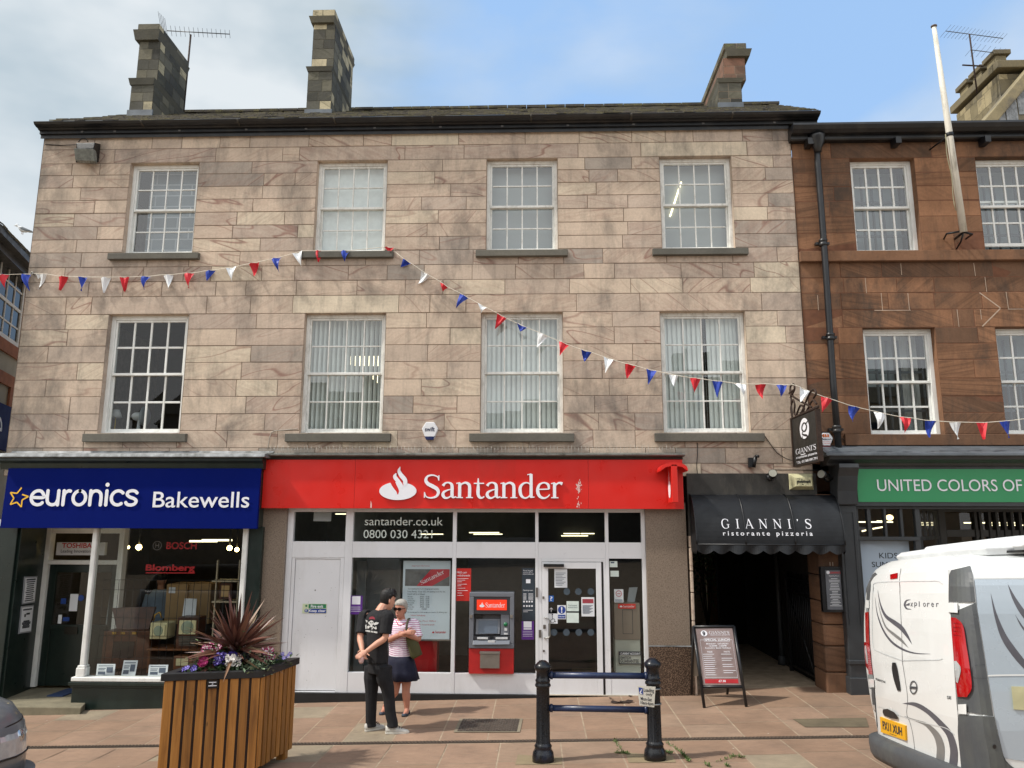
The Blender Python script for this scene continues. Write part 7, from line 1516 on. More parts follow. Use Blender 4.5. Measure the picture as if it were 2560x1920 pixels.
m=MB(); m.face([(p.x,p.y,zt-.09) for p in core]); m.build('soil',M('dark_soil','#20160f',1,0,.4,20,.8,40),pl)
m=MB()
for p in [cc+(p-cc)*.8 for p in Cn]: m.box(p.x-.05,p.x+.05,p.y-.05,p.y+.05,ground(p.x,p.y),zb+.02)
m.build('foot',TIMB,pl)
m=MB(); a,b=body[0],body[1]; f=lambda u,z,o=.028:(a.x+(b.x-a.x)*u+(b-a).normalized().y*o,a.y+(b.y-a.y)*u-(b-a).normalized().x*o,z)
m.hexa([f(.445,zt-.16),f(.56,zt-.16),f(.56,zt-.08),f(.445,zt-.08)],[f(.445,zt-.16,.0),f(.56,zt-.16,.0),f(.56,zt-.08,.0),f(.445,zt-.08,0)]); pq=m.build('plaque',M('black_plaque','#0d0d0f',.35),pl)
m=MB()
for z,u0,u1 in ((zt-.103,.465,.54),(zt-.120,.495,.51),(zt-.137,.46,.545)): m.face([f(u0,z,.0295),f(u1,z,.0295),f(u1,z+.008,.0295),f(u0,z+.008,.0295)])
m.build('lettering',SIGNW,pq)
COR=NT('burgundy_strap_leaf'); _at=COR.attr(); _sp=COR.n('SeparateColor'); COR.l(_at.outputs['Color'],_sp.inputs[0]); COR.col(COR.ramp(_sp.outputs[0],[(0,(.05,.02,.016)),(.5,(.13,.05,.037)),(.85,(.21,.095,.065)),(.93,(.30,.20,.11)),(1,(.36,.26,.15))])); COR.set(Roughness=.4); COR=COR.mat
pc=P(590,1615,cc.y+.05); rr=random.Random(21)
o=thing('spiky_plant','burgundy spiky cordyline plant rising from the middle of the wooden planter','plant',(pc.x,pc.y,zt-.09))
m=MB(); m.tube([(pc.x,pc.y,zt-.09),(pc.x+.01,pc.y,pc.z-.06)],[.04,.05],10); m.tube([(pc.x-.09,pc.y-.05,zt-.09),(pc.x-.06,pc.y-.03,pc.z+.0)],[.018,.022],8); m.build('trunk',M('brown_stem','#4b3429',.8,0,.3,20),o)
m=MB()
for k in range(130):
    az=rr.uniform(0,2*math.pi); el=math.asin(min(1,rr.uniform(-.12,1.0)**1.0)) if k>8 else R_(rr.uniform(-22,0)); L=rr.uniform(.46,.70)*(1.0 if el>.3 else .92); 
    d=Vector((math.cos(az)*math.cos(el),math.sin(az)*math.cos(el),math.sin(el))); s=d.cross(Vector((0,0,1))).normalized(); s=(s+Vector((rr.gauss(0,.4),rr.gauss(0,.4),rr.gauss(0,.5)))).normalized(); s=(s-d*s.dot(d)).normalized()
    m.col=(rr.random()**1.1 if el>.25 else min(1,rr.random()*.6+.45),0,0); n=6; w0=rr.uniform(.013,.022); droop=rr.uniform(.02,.16)*math.cos(el)
    prev=None; p0=Vector((pc.x,pc.y,pc.z-.05+rr.uniform(-.05,.05)))
    for i in range(n+1):
        t=i/n; p=p0+d*L*t+Vector((0,0,-droop*t*t*L*1.2)); w=w0*(.6+.9*math.sin(math.pi*min(1,t*.75+.12)))*(1-t**3) ; nrm=s.cross(d)*w*.5
        cur=(p+s*w,p-nrm,p-s*w)
        if prev:
            m.face([prev[0],prev[1],cur[1],cur[0]]); m.face([prev[1],prev[2],cur[2],cur[1]])
        prev=cur
m.build('strap_leaf',COR,o)['kind']='stuff'
# flowers
FOL=NT('flower_foliage'); _at=FOL.attr(); _sp=FOL.n('SeparateColor'); FOL.l(_at.outputs['Color'],_sp.inputs[0]); FOL.col(FOL.ramp(_sp.outputs[0],[(0,(.02,.045,.012)),(.6,(.05,.10,.03)),(1,(.12,.17,.07))])); FOL.set(Roughness=.6); FOL=FOL.mat
SILV=M('silver_foliage','#7f9272',.7,0,.2,20)
def PFl(zx,zy,dy): return P(360+zx/3.319,1420+zy/3.319,cc.y+dy)
PET={'pink':M('pink_petal','#c2347e',.6),'magenta':M('magenta_petal','#b01562',.6),'white':M('white_petal','#e8e2dc',.6),'purple':M('purple_petal','#4a2f9e',.6),'lilac':M('lilac_petal','#8d84c8',.6),'black':M('black_petal','#120c12',.6)}
def flower(mb,p,r,n,rnd,face=None,mats=(0,1),stripe=True):
    f_=Vector(face or (rnd.gauss(0,.5),-1+rnd.gauss(0,.3),rnd.uniform(.1,.9))).normalized(); s=f_.cross(Vector((0,0,1))).normalized(); u=s.cross(f_)
    for k in range(n):
        t=2*math.pi*k/n; dt=math.pi/n*.92; a=[]
        for (q_,rr_) in ((0,0.1),(-dt,.8),(-dt*.5,1.0),(0,.95),(dt*.5,1.0),(dt,.8)):
            v=s*math.cos(t+q_)+u*math.sin(t+q_); a.append(p+v*r*rr_+f_*r*.25*rr_)
        mb.m=mats[0]; mb.face([a[0],a[1],a[2],a[3],a[4],a[5]])
        if stripe:
            mb.m=mats[1]; v=lambda q_,rr_:p+(s*math.cos(t+q_)+u*math.sin(t+q_))*r*rr_+f_*(r*.25*rr_+.0015)
            mb.face([v(0,.1),v(-dt*.45,.75),v(0,.98),v(dt*.45,.75)])
def plant(lab,zx,zy,dy,spread,nleaf,blooms,pm,rad,petals=5,stripe=False,seed=1,fol=None,hgt=.16):
    c=PFl(zx,zy,dy); rnd=random.Random(seed); o=thing('flowering_plant',lab,'flowers',(c.x,c.y,zt-.09)); m=MB()
    for k in range(nleaf):
        p=Vector((c.x+rnd.gauss(0,spread),c.y+rnd.gauss(0,spread),zt-.08+abs(rnd.gauss(0,hgt))*.8)); m.col=(rnd.random(),0,0); leaf(m,p,(rnd.gauss(0,1),rnd.gauss(0,1)-.3,rnd.uniform(-.1,1)),rnd.uniform(.04,.075),rnd.uniform(.012,.022),rnd)
    for k in range(14): 
        x,y=c.x+rnd.gauss(0,spread*.6),c.y+rnd.gauss(0,spread*.6); m.col=(.4,0,0); m.tube([(c.x,c.y,zt-.09),(x,y,zt+rnd.uniform(.0,hgt))],.004,4)
    m.build('foliage',fol or FOL,o)
    m=MB()
    for (bx,by) in blooms:
        p=PFl(bx,by,dy-.04+rnd.uniform(-.04,.04)); flower(m,p,rad*rnd.uniform(1.0,1.35),petals,rnd,stripe=stripe)
        m.m=0; m.col=(.4,0,0)
    if blooms: m.build('bloom',[PET[pm[0]],PET[pm[1]]],o)
rb_=lambda n,x0,x1,y0,y1,s:[(random.Random(s+i).uniform(x0,x1),random.Random(s+i+500).uniform(y0,y1)) for i in range(int(n*1.5))]
plant('pink and white striped petunias at the left of the wooden planter',545,760,-.05,.075,120,rb_(17,485,625,655,725,1),('pink','white'),.036,5,True,1)
plant('deep magenta petunias hanging at the left front of the wooden planter',490,800,-.14,.05,60,rb_(6,470,520,735,805,40),('magenta','pink'),.036,5,True,2)
plant('dark purple petunias in front of the spiky plant stem',640,800,-.14,.06,90,rb_(7,600,660,725,790,70),('purple','lilac'),.036,5,True,3)
plant('violet pansies just right of the spiky plant stem',740,790,-.05,.05,60,rb_(6,700,795,715,760,90),('purple','purple'),.034,5,False,4)
plant('white candytuft flowers in the middle front of the wooden planter',745,810,-.16,.05,60,rb_(10,690,795,735,800,120),('white','white'),.026,6,False,5)
plant('cream blossoms behind the spiky plant stem in the wooden planter',815,740,.12,.06,60,rb_(14,770,860,635,700,150),('white','white'),.026,6,False,6,hgt=.26)
plant('nearly black petunias right of the middle of the wooden planter',870,790,-.02,.06,80,rb_(9,815,925,700,770,180),('black','black'),.042,5,False,7)
plant('silvery leaved trailing plant at the front of the wooden planter',930,830,-.14,.075,260,[],('white','white'),.03,5,False,8,fol=SILV,hgt=.10)
plant('bright pink starred petunias at the right end of the wooden planter',1020,790,.12,.07,90,[(995,690),(1020,735),(1055,740),(935,765),(1040,690),(1010,710)],('magenta','white'),.042,5,True,9)
plant('small lilac trailing flowers at the far right corner of the wooden planter',1130,770,.28,.07,70,[(1135,720),(1150,712),(1210,713),(1190,735),(1085,715),(1160,745),(1100,770)],('lilac','lilac'),.020,5,False,10,hgt=.08)
plant('small violet flowers trailing over the front left rim of the planter',390,835,-.30,.05,40,[(345,835),(360,830),(420,830),(415,822),(325,842),(400,838)],('purple','lilac'),.022,5,True,11,hgt=.04)

# ------------------------------------------------------------------ bunting
BM={'r':M('red_bunting','#c61f2c',.6,0,.06,5),'b':M('blue_bunting','#1b3a9c',.6,0,.06,5),'w':M('white_bunting','#dfe2e4',.6,0,.03,5)}; CORD=M('bunting_cord','#d8d0c0',.8)
FA=[('r',-20,715,70,715,45,840),('b',180,712,268,712,250,850),('w',310,705,405,712,320,835),('r',498,727,580,730,510,845),('b',683,735,768,737,708,858),('w',862,738,950,738,893,868),('r',1040,737,1123,737,1065,855),('b',1213,732,1297,730,1250,845),('w',1405,718,1490,716,1465,845),('r',1585,703,1673,701,1632,832),('b',1768,685,1857,675,1795,770),('w',1960,660,2048,645,2003,772),('r',2150,622,2237,605,2200,735)]
FA=[(c,)+tuple(v/q+(0,480)[i%2] for i,v in enumerate(r)) for c,*r in FA]
FB=[('b',135,580,220,562,200,695),('w',318,535,403,510,390,640),('r',510,508,598,510,540,608),('b',732,508,820,507,770,610),('r',1110,478,1195,480,1160,528)]
FA+=[(c,)+tuple(v/q+(640,480)[i%2] for i,v in enumerate(r)) for c,*r in FB]
FC=[(c,)+tuple(v/q+(640,480)[i%2] for i,v in enumerate(r)) for c,*r in [('b',1270,575,1340,618,1245,645),('w',1430,680,1502,725,1395,805),('r',1588,775,1655,822,1610,850),('b',1762,875,1832,915,1730,1010),('w',1917,962,2000,1005,1950,1050),('r',2085,1050,2165,1095,2065,1180)]]
FC+=[(c,)+tuple(v/q+(1280,480)[i%2] for i,v in enumerate(r)) for c,*r in [('b',43,1135,128,1175,70,1210),('w',222,1210,312,1250,215,1345),('r',407,1290,493,1325,413,1415),('b',597,1362,688,1388,625,1468),('w',790,1425,875,1453,805,1565),('r',977,1483,1068,1503,988,1625),('b',1157,1530,1247,1550,1180,1659),('w',1350,1570,1435,1590,1395,1690),('r',1540,1605,1633,1615,1575,1735),('b',1727,1630,1818,1640,1775,1775),('w',1925,1655,2020,1660,2005,1770),('r',2103,1663,2200,1660,2163,1790)]]
FC+=[('b',)+tuple(v/q+(1920,960)[i%2] for i,v in enumerate((72,8,165,10,110,115)))]
FD=[(c,)+tuple(v/q+(1920,960)[i%2] for i,v in enumerate(r)) for c,*r in [('w',270,25,368,70,280,155),('r',462,105,562,138,468,248),('b',700,185,800,210,722,328),('w',920,238,1023,262,953,385),('r',1137,285,1235,295,1180,428),('b',1355,315,1452,322,1405,460),('w',1575,330,1678,332,1650,475),('r',1790,335,1887,335,1860,480),('b',2010,325,2100,318,2088,465)]]
def bunting(lab,flags,Yf,ends):
    a=P(flags[0][1],flags[0][2],Yf(flags[0][1])); o=thing('bunting',lab,'bunting',tuple(a)); pts=[]
    if ends[0]: pts.append(P(*ends[0],Yf(ends[0][0])))
    for k,(c,ax,ay,bx,by,tx,ty) in enumerate(flags):
        A,B,T=P(ax,ay,Yf(ax)),P(bx,by,Yf(bx)),P(tx,ty,Yf(tx)); rnd=random.Random(k*3+len(flags)); bow=rnd.uniform(-.07,.07); T=T+Vector((0,rnd.uniform(-.05,.05),0)); pts+=[A+Vector((0,0,.004)),B+Vector((0,0,.004))]
        m=MB(); m.smooth=True; N=7; rows=[]
        tw=rnd.uniform(-1,1); ph=rnd.uniform(0,6)
        for i in range(N+1):
            u=i/N; l,r=A.lerp(T,u),B.lerp(T,u); n=max(1,4); rows.append([l.lerp(r,j/n)+Vector((0,bow*math.sin(math.pi*u)+.034*(1-u)*math.sin(j*1.6+ph+u*2)+.07*tw*u*(j/n-.5),0)) for j in range(n+1)])
        for i in range(N):
            for j in range(4): m.face([rows[i+1][j],rows[i+1][j+1],rows[i][j+1],rows[i][j]])
        m.build('flag',BM[c],o)
    if ends[1]: pts.append(P(*ends[1],Yf(ends[1][0])))
    m=MB(); m.tube(pts,.0055,5); m.build('cord',CORD,o)
bunting('string of red white and blue flags from the left edge to the second upper sill',FA,lambda x:-.06 if x>90 else -.04,((-12,687),(985,627)))
bunting('string of red white and blue flags falling from the upper sill to the hanging sign',FC,lambda x:-.06-.5*max(0,(x-984)/990)**1.4,((985,627),(1980,962)))
bunting('string of red white and blue flags from the hanging sign to the right edge',FD,lambda x:-.58+.25*(x-1975)/600,((1978,960),(2590,1043)))
m=MB(); a=P(80,683,-.05); m.tube([a+Vector((0,.05,0)),a],.012,6); m.tube([a+Vector((.02*math.cos(t),0,.02*math.sin(t))) for t in [2*math.pi*k/10 for k in range(11)]],.006,5); tag(m.build('wall_hook',STEEL),'small steel hook on the wall corner holding the left flag string','hook')

# ------------------------------------------------------------------ people
def voxel(name,mb,vox,mat,parent,smooth=2,sub=False):
    me=bpy.data.meshes.new('t'); me.from_pydata([tuple(v) for v in mb.v],[],mb.f); me.update(); ob=bpy.data.objects.new('t',me); COL.objects.link(ob)
    bm=bmesh.new(); bm.from_mesh(me); bmesh.ops.recalc_face_normals(bm,faces=bm.faces); bm.to_mesh(me); bm.free()
    r=ob.modifiers.new('r','REMESH'); r.mode='VOXEL'; r.voxel_size=vox; r.use_smooth_shade=True
    s=ob.modifiers.new('s','SMOOTH'); s.iterations=smooth; s.factor=.5
    dg=bpy.context.evaluated_depsgraph_get(); nm=bpy.data.meshes.new_from_object(ob.evaluated_get(dg)); bpy.data.objects.remove(ob); bpy.data.meshes.remove(me)
    org=ORG.get(parent.name,Vector((0,0,0))); nm.name=name; nm.transform(Matrix.Translation(-org)); nm.materials.clear(); nm.materials.append(mat)
    o=bpy.data.objects.new(name,nm); COL.objects.link(o); o.parent=parent; ORG[o.name]=org; return o
def limb(mb,pts,rad,n=10): mb.tube(catmull(pts,4) if len(pts)>2 else pts, [r for r in np.interp(np.linspace(0,len(rad)-1,(len(pts)-1)*4+1 if len(pts)>2 else 2),range(len(rad)),rad)],n)
def ering(c,r,f,a,b,n=18): return [Vector(c)+r*a*math.cos(t)+f*b*math.sin(t) for t in [2*math.pi*k/n for k in range(n)]]
def hand(mb,wrist,d,side,pn,curl=.6,sc=1.0):
    """palm and five separate fingers; d = direction of the hand, side = towards the thumb, pn = palm normal"""
    d=Vector(d).normalized(); pn=Vector(pn); pn=(pn-d*pn.dot(d)).normalized(); s=d.cross(pn).normalized(); s=s if s.dot(Vector(side))>0 else -s; w=Vector(wrist)
    rings=[]
    for t,a,b in ((0,.026,.02),(.03,.034,.019),(.06,.041,.017),(.092,.04,.014)): rings.append(ering(w+d*t*sc,s,pn,a*sc,b*sc,12))
    mb.loft(rings)
    for k,(off,L) in enumerate(((.029,.068),(.010,.076),(-.010,.071),(-.029,.056))):
        p=w+d*.088*sc+s*off*sc; dd=d.copy(); pts=[p-d*.01]
        for j,fr in enumerate((.45,.32,.23)):
            dd=(dd+pn*curl*(.35+.25*j)*(1+.1*k)).normalized(); p=p+dd*L*fr*sc; pts.append(p.copy())
        mb.tube(pts,[.0092*sc,.0088*sc,.0078*sc,.006*sc],8)
    p=w+d*.025*sc+s*.028*sc; q1=p+(d*.55+s*.7+pn*.25).normalized()*.04*sc; q2=q1+(d*.85+s*.25+pn*.4).normalized()*.03*sc; q3=q2+(d*.8+pn*.5).normalized()*.022*sc; mb.tube([p,q1,q2,q3],[.0125*sc,.0115*sc,.0098*sc,.007*sc],8)
def head(mb,c,f,r,u,sc=1.0):
    """skull, jaw, nose, lips, ears as one volume; f = facing, r = the person's right, u = up"""
    V=lambda a,b,c_:Vector(c)+(r*a+f*b+u*c_)*sc
    rings=[]
    for z,hw,fr,bk in ((-.118,.030,.062,.0),(-.105,.045,.078,.012),(-.08,.056,.085,.035),(-.05,.063,.088,.068),(-.015,.069,.089,.088),(.02,.073,.09,.098),(.055,.072,.088,.098),(.085,.062,.072,.085),(.106,.042,.045,.058),(.118,.015,.012,.02)):
        ring=[]
        for k in range(20):
            t=2*math.pi*k/20; cx_,sy_=math.cos(t),math.sin(t); ring.append(V(hw*cx_,(fr if sy_>0 else bk)*sy_,z))
        rings.append(ring)
    mb.loft(rings)
    mb.loft([ering(V(0,.082,.012),r,u,.008*sc,.008*sc,8),ering(V(0,.098,-.015),r,u,.012*sc,.010*sc,8),ering(V(0,.106,-.032),r,u,.015*sc,.010*sc,8),ering(V(0,.09,-.042),r,u,.014*sc,.006*sc,8)])
    for s in (-1,1):
        mb.ell(V(.072*s,-.005,-.012),(.012*sc,.02*sc,.032*sc),8,6); mb.ell(V(.03*s,.072,.028),(.022*sc,.014*sc,.008*sc),8,5)
    mb.ell(V(0,.083,-.065),(.024*sc,.012*sc,.007*sc),8,5); mb.ell(V(0,.081,-.077),(.02*sc,.011*sc,.007*sc),8,5)
SKINM=M('pale_skin','#c9947c',.55,0,.07,14); SKINW=M('tanned_skin','#b9806a',.55,0,.08,14); BLKT=M('black_cotton','#17171a',.9,0,.2,8,.3,60); BLKTR=M('black_trouser_cloth','#131317',.85,0,.2,6,.3,50)
ym=G(967,1831).y
def mp(zx,zy,dy=0.0): return P(860+zx/4.146,1450+zy/4.146,ym+dy)
Fm=Vector((math.cos(R_(38)),math.sin(R_(38)),0)); Rm=Vector((Fm.y,-Fm.x,0)); UP=Vector((0,0,1))
man=thing('person','man in black t-shirt and trousers with hands clasped behind his back','person',tuple(G(965,1829)))
gm=G(965,1829).z
# key points
hc=mp(452,205,.05); nk=mp(405,290,.02); ch=mp(345,420,.02); wa=mp(340,720,0); hp_=mp(355,900,0)
shL,shR=mp(212,372,.14),mp(455,378,-.13); elL,elR=mp(168,600,.02),mp(425,598,-.17); wrL,wrR=mp(190,735,-.14),mp(235,738,-.22)
ftL,ftR=mp(275,1560,.1),mp(500,1560,-.06); knL,knR=mp(283,1230,.08),mp(465,1220,-.05); hiL,hiR=mp(290,930,.08),mp(420,930,-.07)
b=MB(); head(b,hc,(Fm*.96+Vector((.25,.1,-.22))).normalized(),Rm,(UP+Vector((.18,.05,0))).normalized(),1.04)
limb(b,[nk+Vector((-.03,-.02,-.05)),nk+Vector((0,0,.02)),hc+Vector((-.01,0,-.05))],[.075,.06,.058])
b.loft([ering(c,Rm,Fm,a,d_) for c,a,d_ in ((hp_+UP*-.05,.13,.09),(hp_+UP*.08,.135,.09),(wa,.135,.09),(mp(345,560),.165,.11),(ch,.185,.115),(mp(350,345,.02),.15,.09),(nk+UP*-.03,.06,.06))])
for sh,el,wr in ((shL,elL,wrL),(shR,elR,wrR)): limb(b,[ch+(sh-ch)*.75,sh,sh.lerp(el,.5),el,el.lerp(wr,.45),wr],[.06,.062,.05,.041,.04,.029])
for hi,kn,ft in ((hiL,knL,ftL),(hiR,knR,ftR)): limb(b,[hi,hi.lerp(kn,.5),kn,kn.lerp(ft,.5),ft+UP*.06],[.09,.08,.058,.055,.042])
hand(b,wrR,mp(190,765,-.25)-wrR,(0,0,1),Vector((-.2,.6,-.6)),.55); hand(b,wrL,mp(205,800,-.2)-wrL,(1,0,.3),Vector((.5,-.6,0)),.75)
voxel('body',b,.0065,SKINM,man,1)
m=MB(); f_=(Fm*.96+Vector((.25,.1,-.22))).normalized(); u_=(UP+Vector((.18,.05,0))).normalized(); V=lambda a,b_,c_:hc+(Rm*a+f_*b_+u_*c_)*1.04
rings=[]
for z,hw,fr,bk in ((-.06,.060,-.03,.075),(-.035,.070,-.012,.092),(0,.077,-.002,.104),(.035,.080,.03,.108),(.06,.080,.074,.108),(.095,.075,.088,.10),(.122,.056,.07,.075),(.138,.02,.03,.03)):
    ring=[]
    for k in range(20):
        t=2*math.pi*k/20; ring.append(V(hw*math.cos(t),(fr if math.sin(t)>0 else bk)*math.sin(t)*(1 if fr>0 or math.sin(t)<0 else 1),z))
    rings.append(ring)
m.loft(rings); rr=random.Random(1)
for k in range(60):
    t=rr.uniform(0,2*math.pi); z=rr.uniform(.05,.135); h=.075*math.sqrt(max(.05,1-(z/.145)**2)); m.ell(V(h*math.cos(t)*1.08,.012+h*1.22*math.sin(t),z+.006),(.017,.017,.017),6,4)
voxel('hair',m,.006,M('black_hair','#0d0b0a',.55,0,.3,40,.6,120),man,1)
# t-shirt
m=MB(); m.loft([ering(c,Rm,Fm,a,d_) for c,a,d_ in ((mp(345,848,0),.175,.13),(mp(343,760,0),.175,.128),(wa,.172,.125),(mp(348,600),.178,.125),(mp(345,480,.01),.192,.128),(ch+UP*.03,.20,.128),(mp(345,352,.02),.172,.105),(mp(375,308,.02),.10,.08),(nk+UP*-.012,.075,.068))])
for sh,el in ((shL,elL),(shR,elR)): 
    e=sh.lerp(el,.82); limb(m,[ch+(sh-ch)*.7+UP*.02,sh+UP*-.005,sh.lerp(el,.4),e],[.075,.085,.079,.078])
ts=voxel('t_shirt',m,.008,BLKT,man,3)
# back print laid on the shirt
def on_shirt(pts_zoom,off=.004,srf=ts):
    out=[]; dgm=srf.data; org=ORG[srf.name]
    for zx,zy in pts_zoom:
        o_=Vector((0,-DIST,CAMZ)); d=ray(860+zx/4.146,1450+zy/4.146).normalized(); hit=srf.ray_cast(o_-org,d)
        out.append((hit[1]+org-d*off) if hit[0] else None)
    return out
bpy.context.view_layer.update()
def print_part(polys,mat,nm,off):
    mb=MB()
    for i,pz in enumerate(polys):
        pp=on_shirt(pz,off+.0004*i)
        if all(p is not None for p in pp): mb.face(pp)
    if mb.f: mb.build(nm,mat,ts)
C_=lambda x,y,rx,ry,n=12:[(x+rx*math.cos(2*math.pi*k/n),y+ry*math.sin(2*math.pi*k/n)) for k in range(n)]
print_part([C_(283,445,24,26),C_(283,478,13,12),[(222,412),(240,420),(268,455),(262,462),(232,440)],[(300,455),(330,436),(362,442),(350,458),(318,470)],[(222,468),(232,460),(234,505),(222,505)],[(240,480),(262,472),(270,486),(246,508)],[(300,480),(330,500),(326,512),(296,492)],[(322,486),(334,480),(340,508),(328,512)],[(300,500),(290,516),(284,512),(292,490)]],M('white_print','#c9c9c6',.8),'print',.004)
print_part([[(a,516+(a-220)*.16),(a+9,517+(a-220)*.16),(a+9,534+(a-220)*.16),(a,533+(a-220)*.16)] for a in (220,232,242,252,262,278,290,306,316,326,336)],M('white_print','#c9c9c6',.8),'print_lettering',.004)
print_part([[(258,410),(263,388),(280,378),(302,378),(318,390),(322,412),(300,404),(278,404)]],M('dull_red_print','#7c2230',.8),'red_print',.0055)
print_part([C_(274,442,6,6,8),C_(292,442,6,6,8),C_(283,456,3,4,6)],BLKT,'eye_print',.0095)
# trousers
m=MB(); m.loft([ering(c,Rm,Fm,a,d_) for c,a,d_ in ((mp(355,960,0),.165,.125),(hp_,.168,.122),(mp(350,830,0),.158,.115),(mp(348,770,0),.15,.108))])
for hi,kn,ft in ((hiL,knL,ftL),(hiR,knR,ftR)): limb(m,[hi+UP*.05,hi+UP*-.1,hi.lerp(kn,.6),kn,kn.lerp(ft,.5),ft+UP*.10,ft+UP*.045],[.10,.105,.09,.076,.070,.068,.074])
voxel('trousers',m,.009,BLKTR,man,2)
# shoes
SHO=M('white_canvas_shoe','#bdbab3',.7,0,.1,15); SOLE=M('white_rubber','#d2cfc6',.6)
for ft,toe,sz in ((ftL,Vector((.75,.66,0)),1.0),(ftR,Vector((.98,.12,0)),1.05)):
    toe=toe.normalized(); sd=Vector((toe.y,-toe.x,0)); z0=gm+.0; base=Vector((ft.x,ft.y,ground(ft.x,ft.y)))
    def fr_(z,hh,sc): return [(base+toe*(x*sz)+sd*(y*sc)+UP*(z+ (hh*h))) for x,y,h in ((-.085,0,0),(-.07,.03,0),(0,.038,0),(.09,.047,0),(.155,.044,0),(.195,.022,0),(.205,0,0),(.195,-.022,0),(.155,-.044,0),(.09,-.042,0),(0,-.036,0),(-.07,-.03,0))]
    m=MB(); m.loft([fr_(.004,0,1.0),fr_(.026,0,1.03)]); so=m.build('shoe',SOLE,man)
    m=MB(); m.smooth=True
    pr=[]
    for x,w,h in ((-.08,.026,.095),(-.05,.033,.10),(0,.036,.10),(.04,.038,.088),(.09,.043,.07),(.14,.042,.055),(.18,.03,.045),(.2,.012,.035)):
        pr.append([base+toe*(x*sz)+sd*(w*math.cos(t))+UP*(.026+max(0,math.sin(t))*(h-.026)) for t in [math.pi*k/8 for k in range(9)]]+[base+toe*(x*sz)-sd*(w*.5)+UP*.02,base+toe*(x*sz)+sd*(w*.5)+UP*.02])
    m.loft(pr); m.build('upper',SHO,so)
    m=MB()
    for k in range(4): p=base+toe*((.03+.028*k)*sz)+UP*(.105-.012*k); m.tube([p-sd*.025+UP*-.006,p+UP*.004,p+sd*.025+UP*-.006],.0045,5)
    m.tube([base+toe*.05+UP*.10,base+toe*.08+sd*.04+UP*.10,base+toe*.10+sd*.05+UP*.07],.004,5); m.build('lace',INK,so)
# tissue in his hand
tp_=mp(178,820,-.25); m=MB(); rr=random.Random(9); m.ell(tuple(tp_),(.035,.03,.055),10,8); m.v=[(v[0]+rr.gauss(0,.005),v[1]+rr.gauss(0,.005),v[2]+rr.gauss(0,.006)) for v in m.v]; tag(m.build('paper_tissue',M('pinkish_tissue','#d8b3ae',.85,0,.15,25)),'crumpled pink and white tissue held behind the man\'s back','tissue')
# woman
yw=G(1018,1787).y
def wp(zx,zy,dy=0.0): return P(860+zx/4.146,1450+zy/4.146,yw+dy)
Fw=Vector((-.28,-.96,0)).normalized(); Rw=Vector((Fw.y,-Fw.x,0))
wom=thing('person','grey haired woman in sunglasses, striped pink top and navy skirt','person',tuple(G(1005,1786)))
hw=wp(588,300,-.02); fw_=(Fw+Vector((-.12,0,-.06))).normalized(); nw=wp(592,390,.01); cw=wp(600,480,.02); ww_=wp(585,690,.02)
sL,sR=wp(728,452,.03),wp(490,452,.05); eL,eR=wp(772,608,-.02),wp(452,618,-.06); hL,hR=wp(660,575,-.18),wp(640,548,-.2)
b=MB(); head(b,hw,fw_,Rw,UP,.97); limb(b,[nw+UP*-.06,nw,hw+UP*-.05],[.075,.055,.052])
b.loft([ering(c,Rw,Fw,a,d_) for c,a,d_ in ((wp(610,900,.02),.15,.12),(wp(600,800,.02),.155,.13),(ww_,.15,.125),(wp(590,580,.02),.155,.125),(cw,.165,.115),(wp(600,425,.03),.13,.085),(nw+UP*-.03,.06,.055))])
for s,e,h in ((sL,eL,hL),(sR,eR,hR)): limb(b,[cw+(s-cw)*.75,s,s.lerp(e,.5),e,e.lerp(h,.5),h],[.055,.058,.05,.043,.038,.027])
fL,fR=G(1017,1786),G(961,1782)
for hi,kn,ft in ((wp(660,900,.02),wp(642,1130,-.0),Vector((fL.x,fL.y,fL.z+.07))),(wp(548,900,.02),wp(535,1130,.0),Vector((fR.x,fR.y,fR.z+.07)))): limb(b,[hi,kn,kn.lerp(ft,.35),ft],[.085,.056,.058,.034]); limb(b,[ft,ft+Vector((-.0,-.05,-.03)),ft+Vector((-.02,-.13,-.05))],[.035,.033,.025])
hand(b,hL,Vector((-.9,-.1,.25)),(0,0,1),(0,.8,-.3),.7,.92); hand(b,hR,Vector((.85,-.15,.1)),(0,0,1),(.1,.9,-.2),.7,.92)
voxel('body',b,.0065,SKINW,wom,1)
m=MB(); V=lambda a,b_,c_:hw+(Rw*a+fw_*b_+UP*c_)*.97; rings=[]
for z,hw_,fr,bk in ((-.07,.066,-.03,.085),(-.04,.08,-.02,.10),(0,.086,-.005,.112),(.04,.088,.05,.115),(.07,.086,.094,.112),(.10,.076,.09,.10),(.125,.055,.062,.075),(.14,.02,.025,.03)): rings.append([V(hw_*math.cos(2*math.pi*k/20),(fr if math.sin(2*math.pi*k/20)>0 else bk)*math.sin(2*math.pi*k/20),z) for k in range(20)])
m.loft(rings); voxel('hair',m,.006,M('grey_hair','#a09c94',.6,0,.25,30,.6,90),wom,1)
m=MB()
for s in (-1,1): m.loft([ering(V(.031*s,.098,.012),Rw,UP,.029,.021,12),ering(V(.033*s,.088,.012),Rw,UP,.031,.023,12)])
m.tube([V(-.012,.1,.018),V(.012,.1,.018)],.004,5); [m.tube([V(.058*s,.092,.016),V(.076*s,.0,.01)],.004,5) for s in (-1,1)]
m.build('sunglasses',M('brown_black_lens','#1a0f0b',.12),wom)
m=MB(); m.ell(V(0,.094,-.071),(.021,.006,.006),8,5); m.build('lips',M('lip_red','#9a5148',.5),wom)
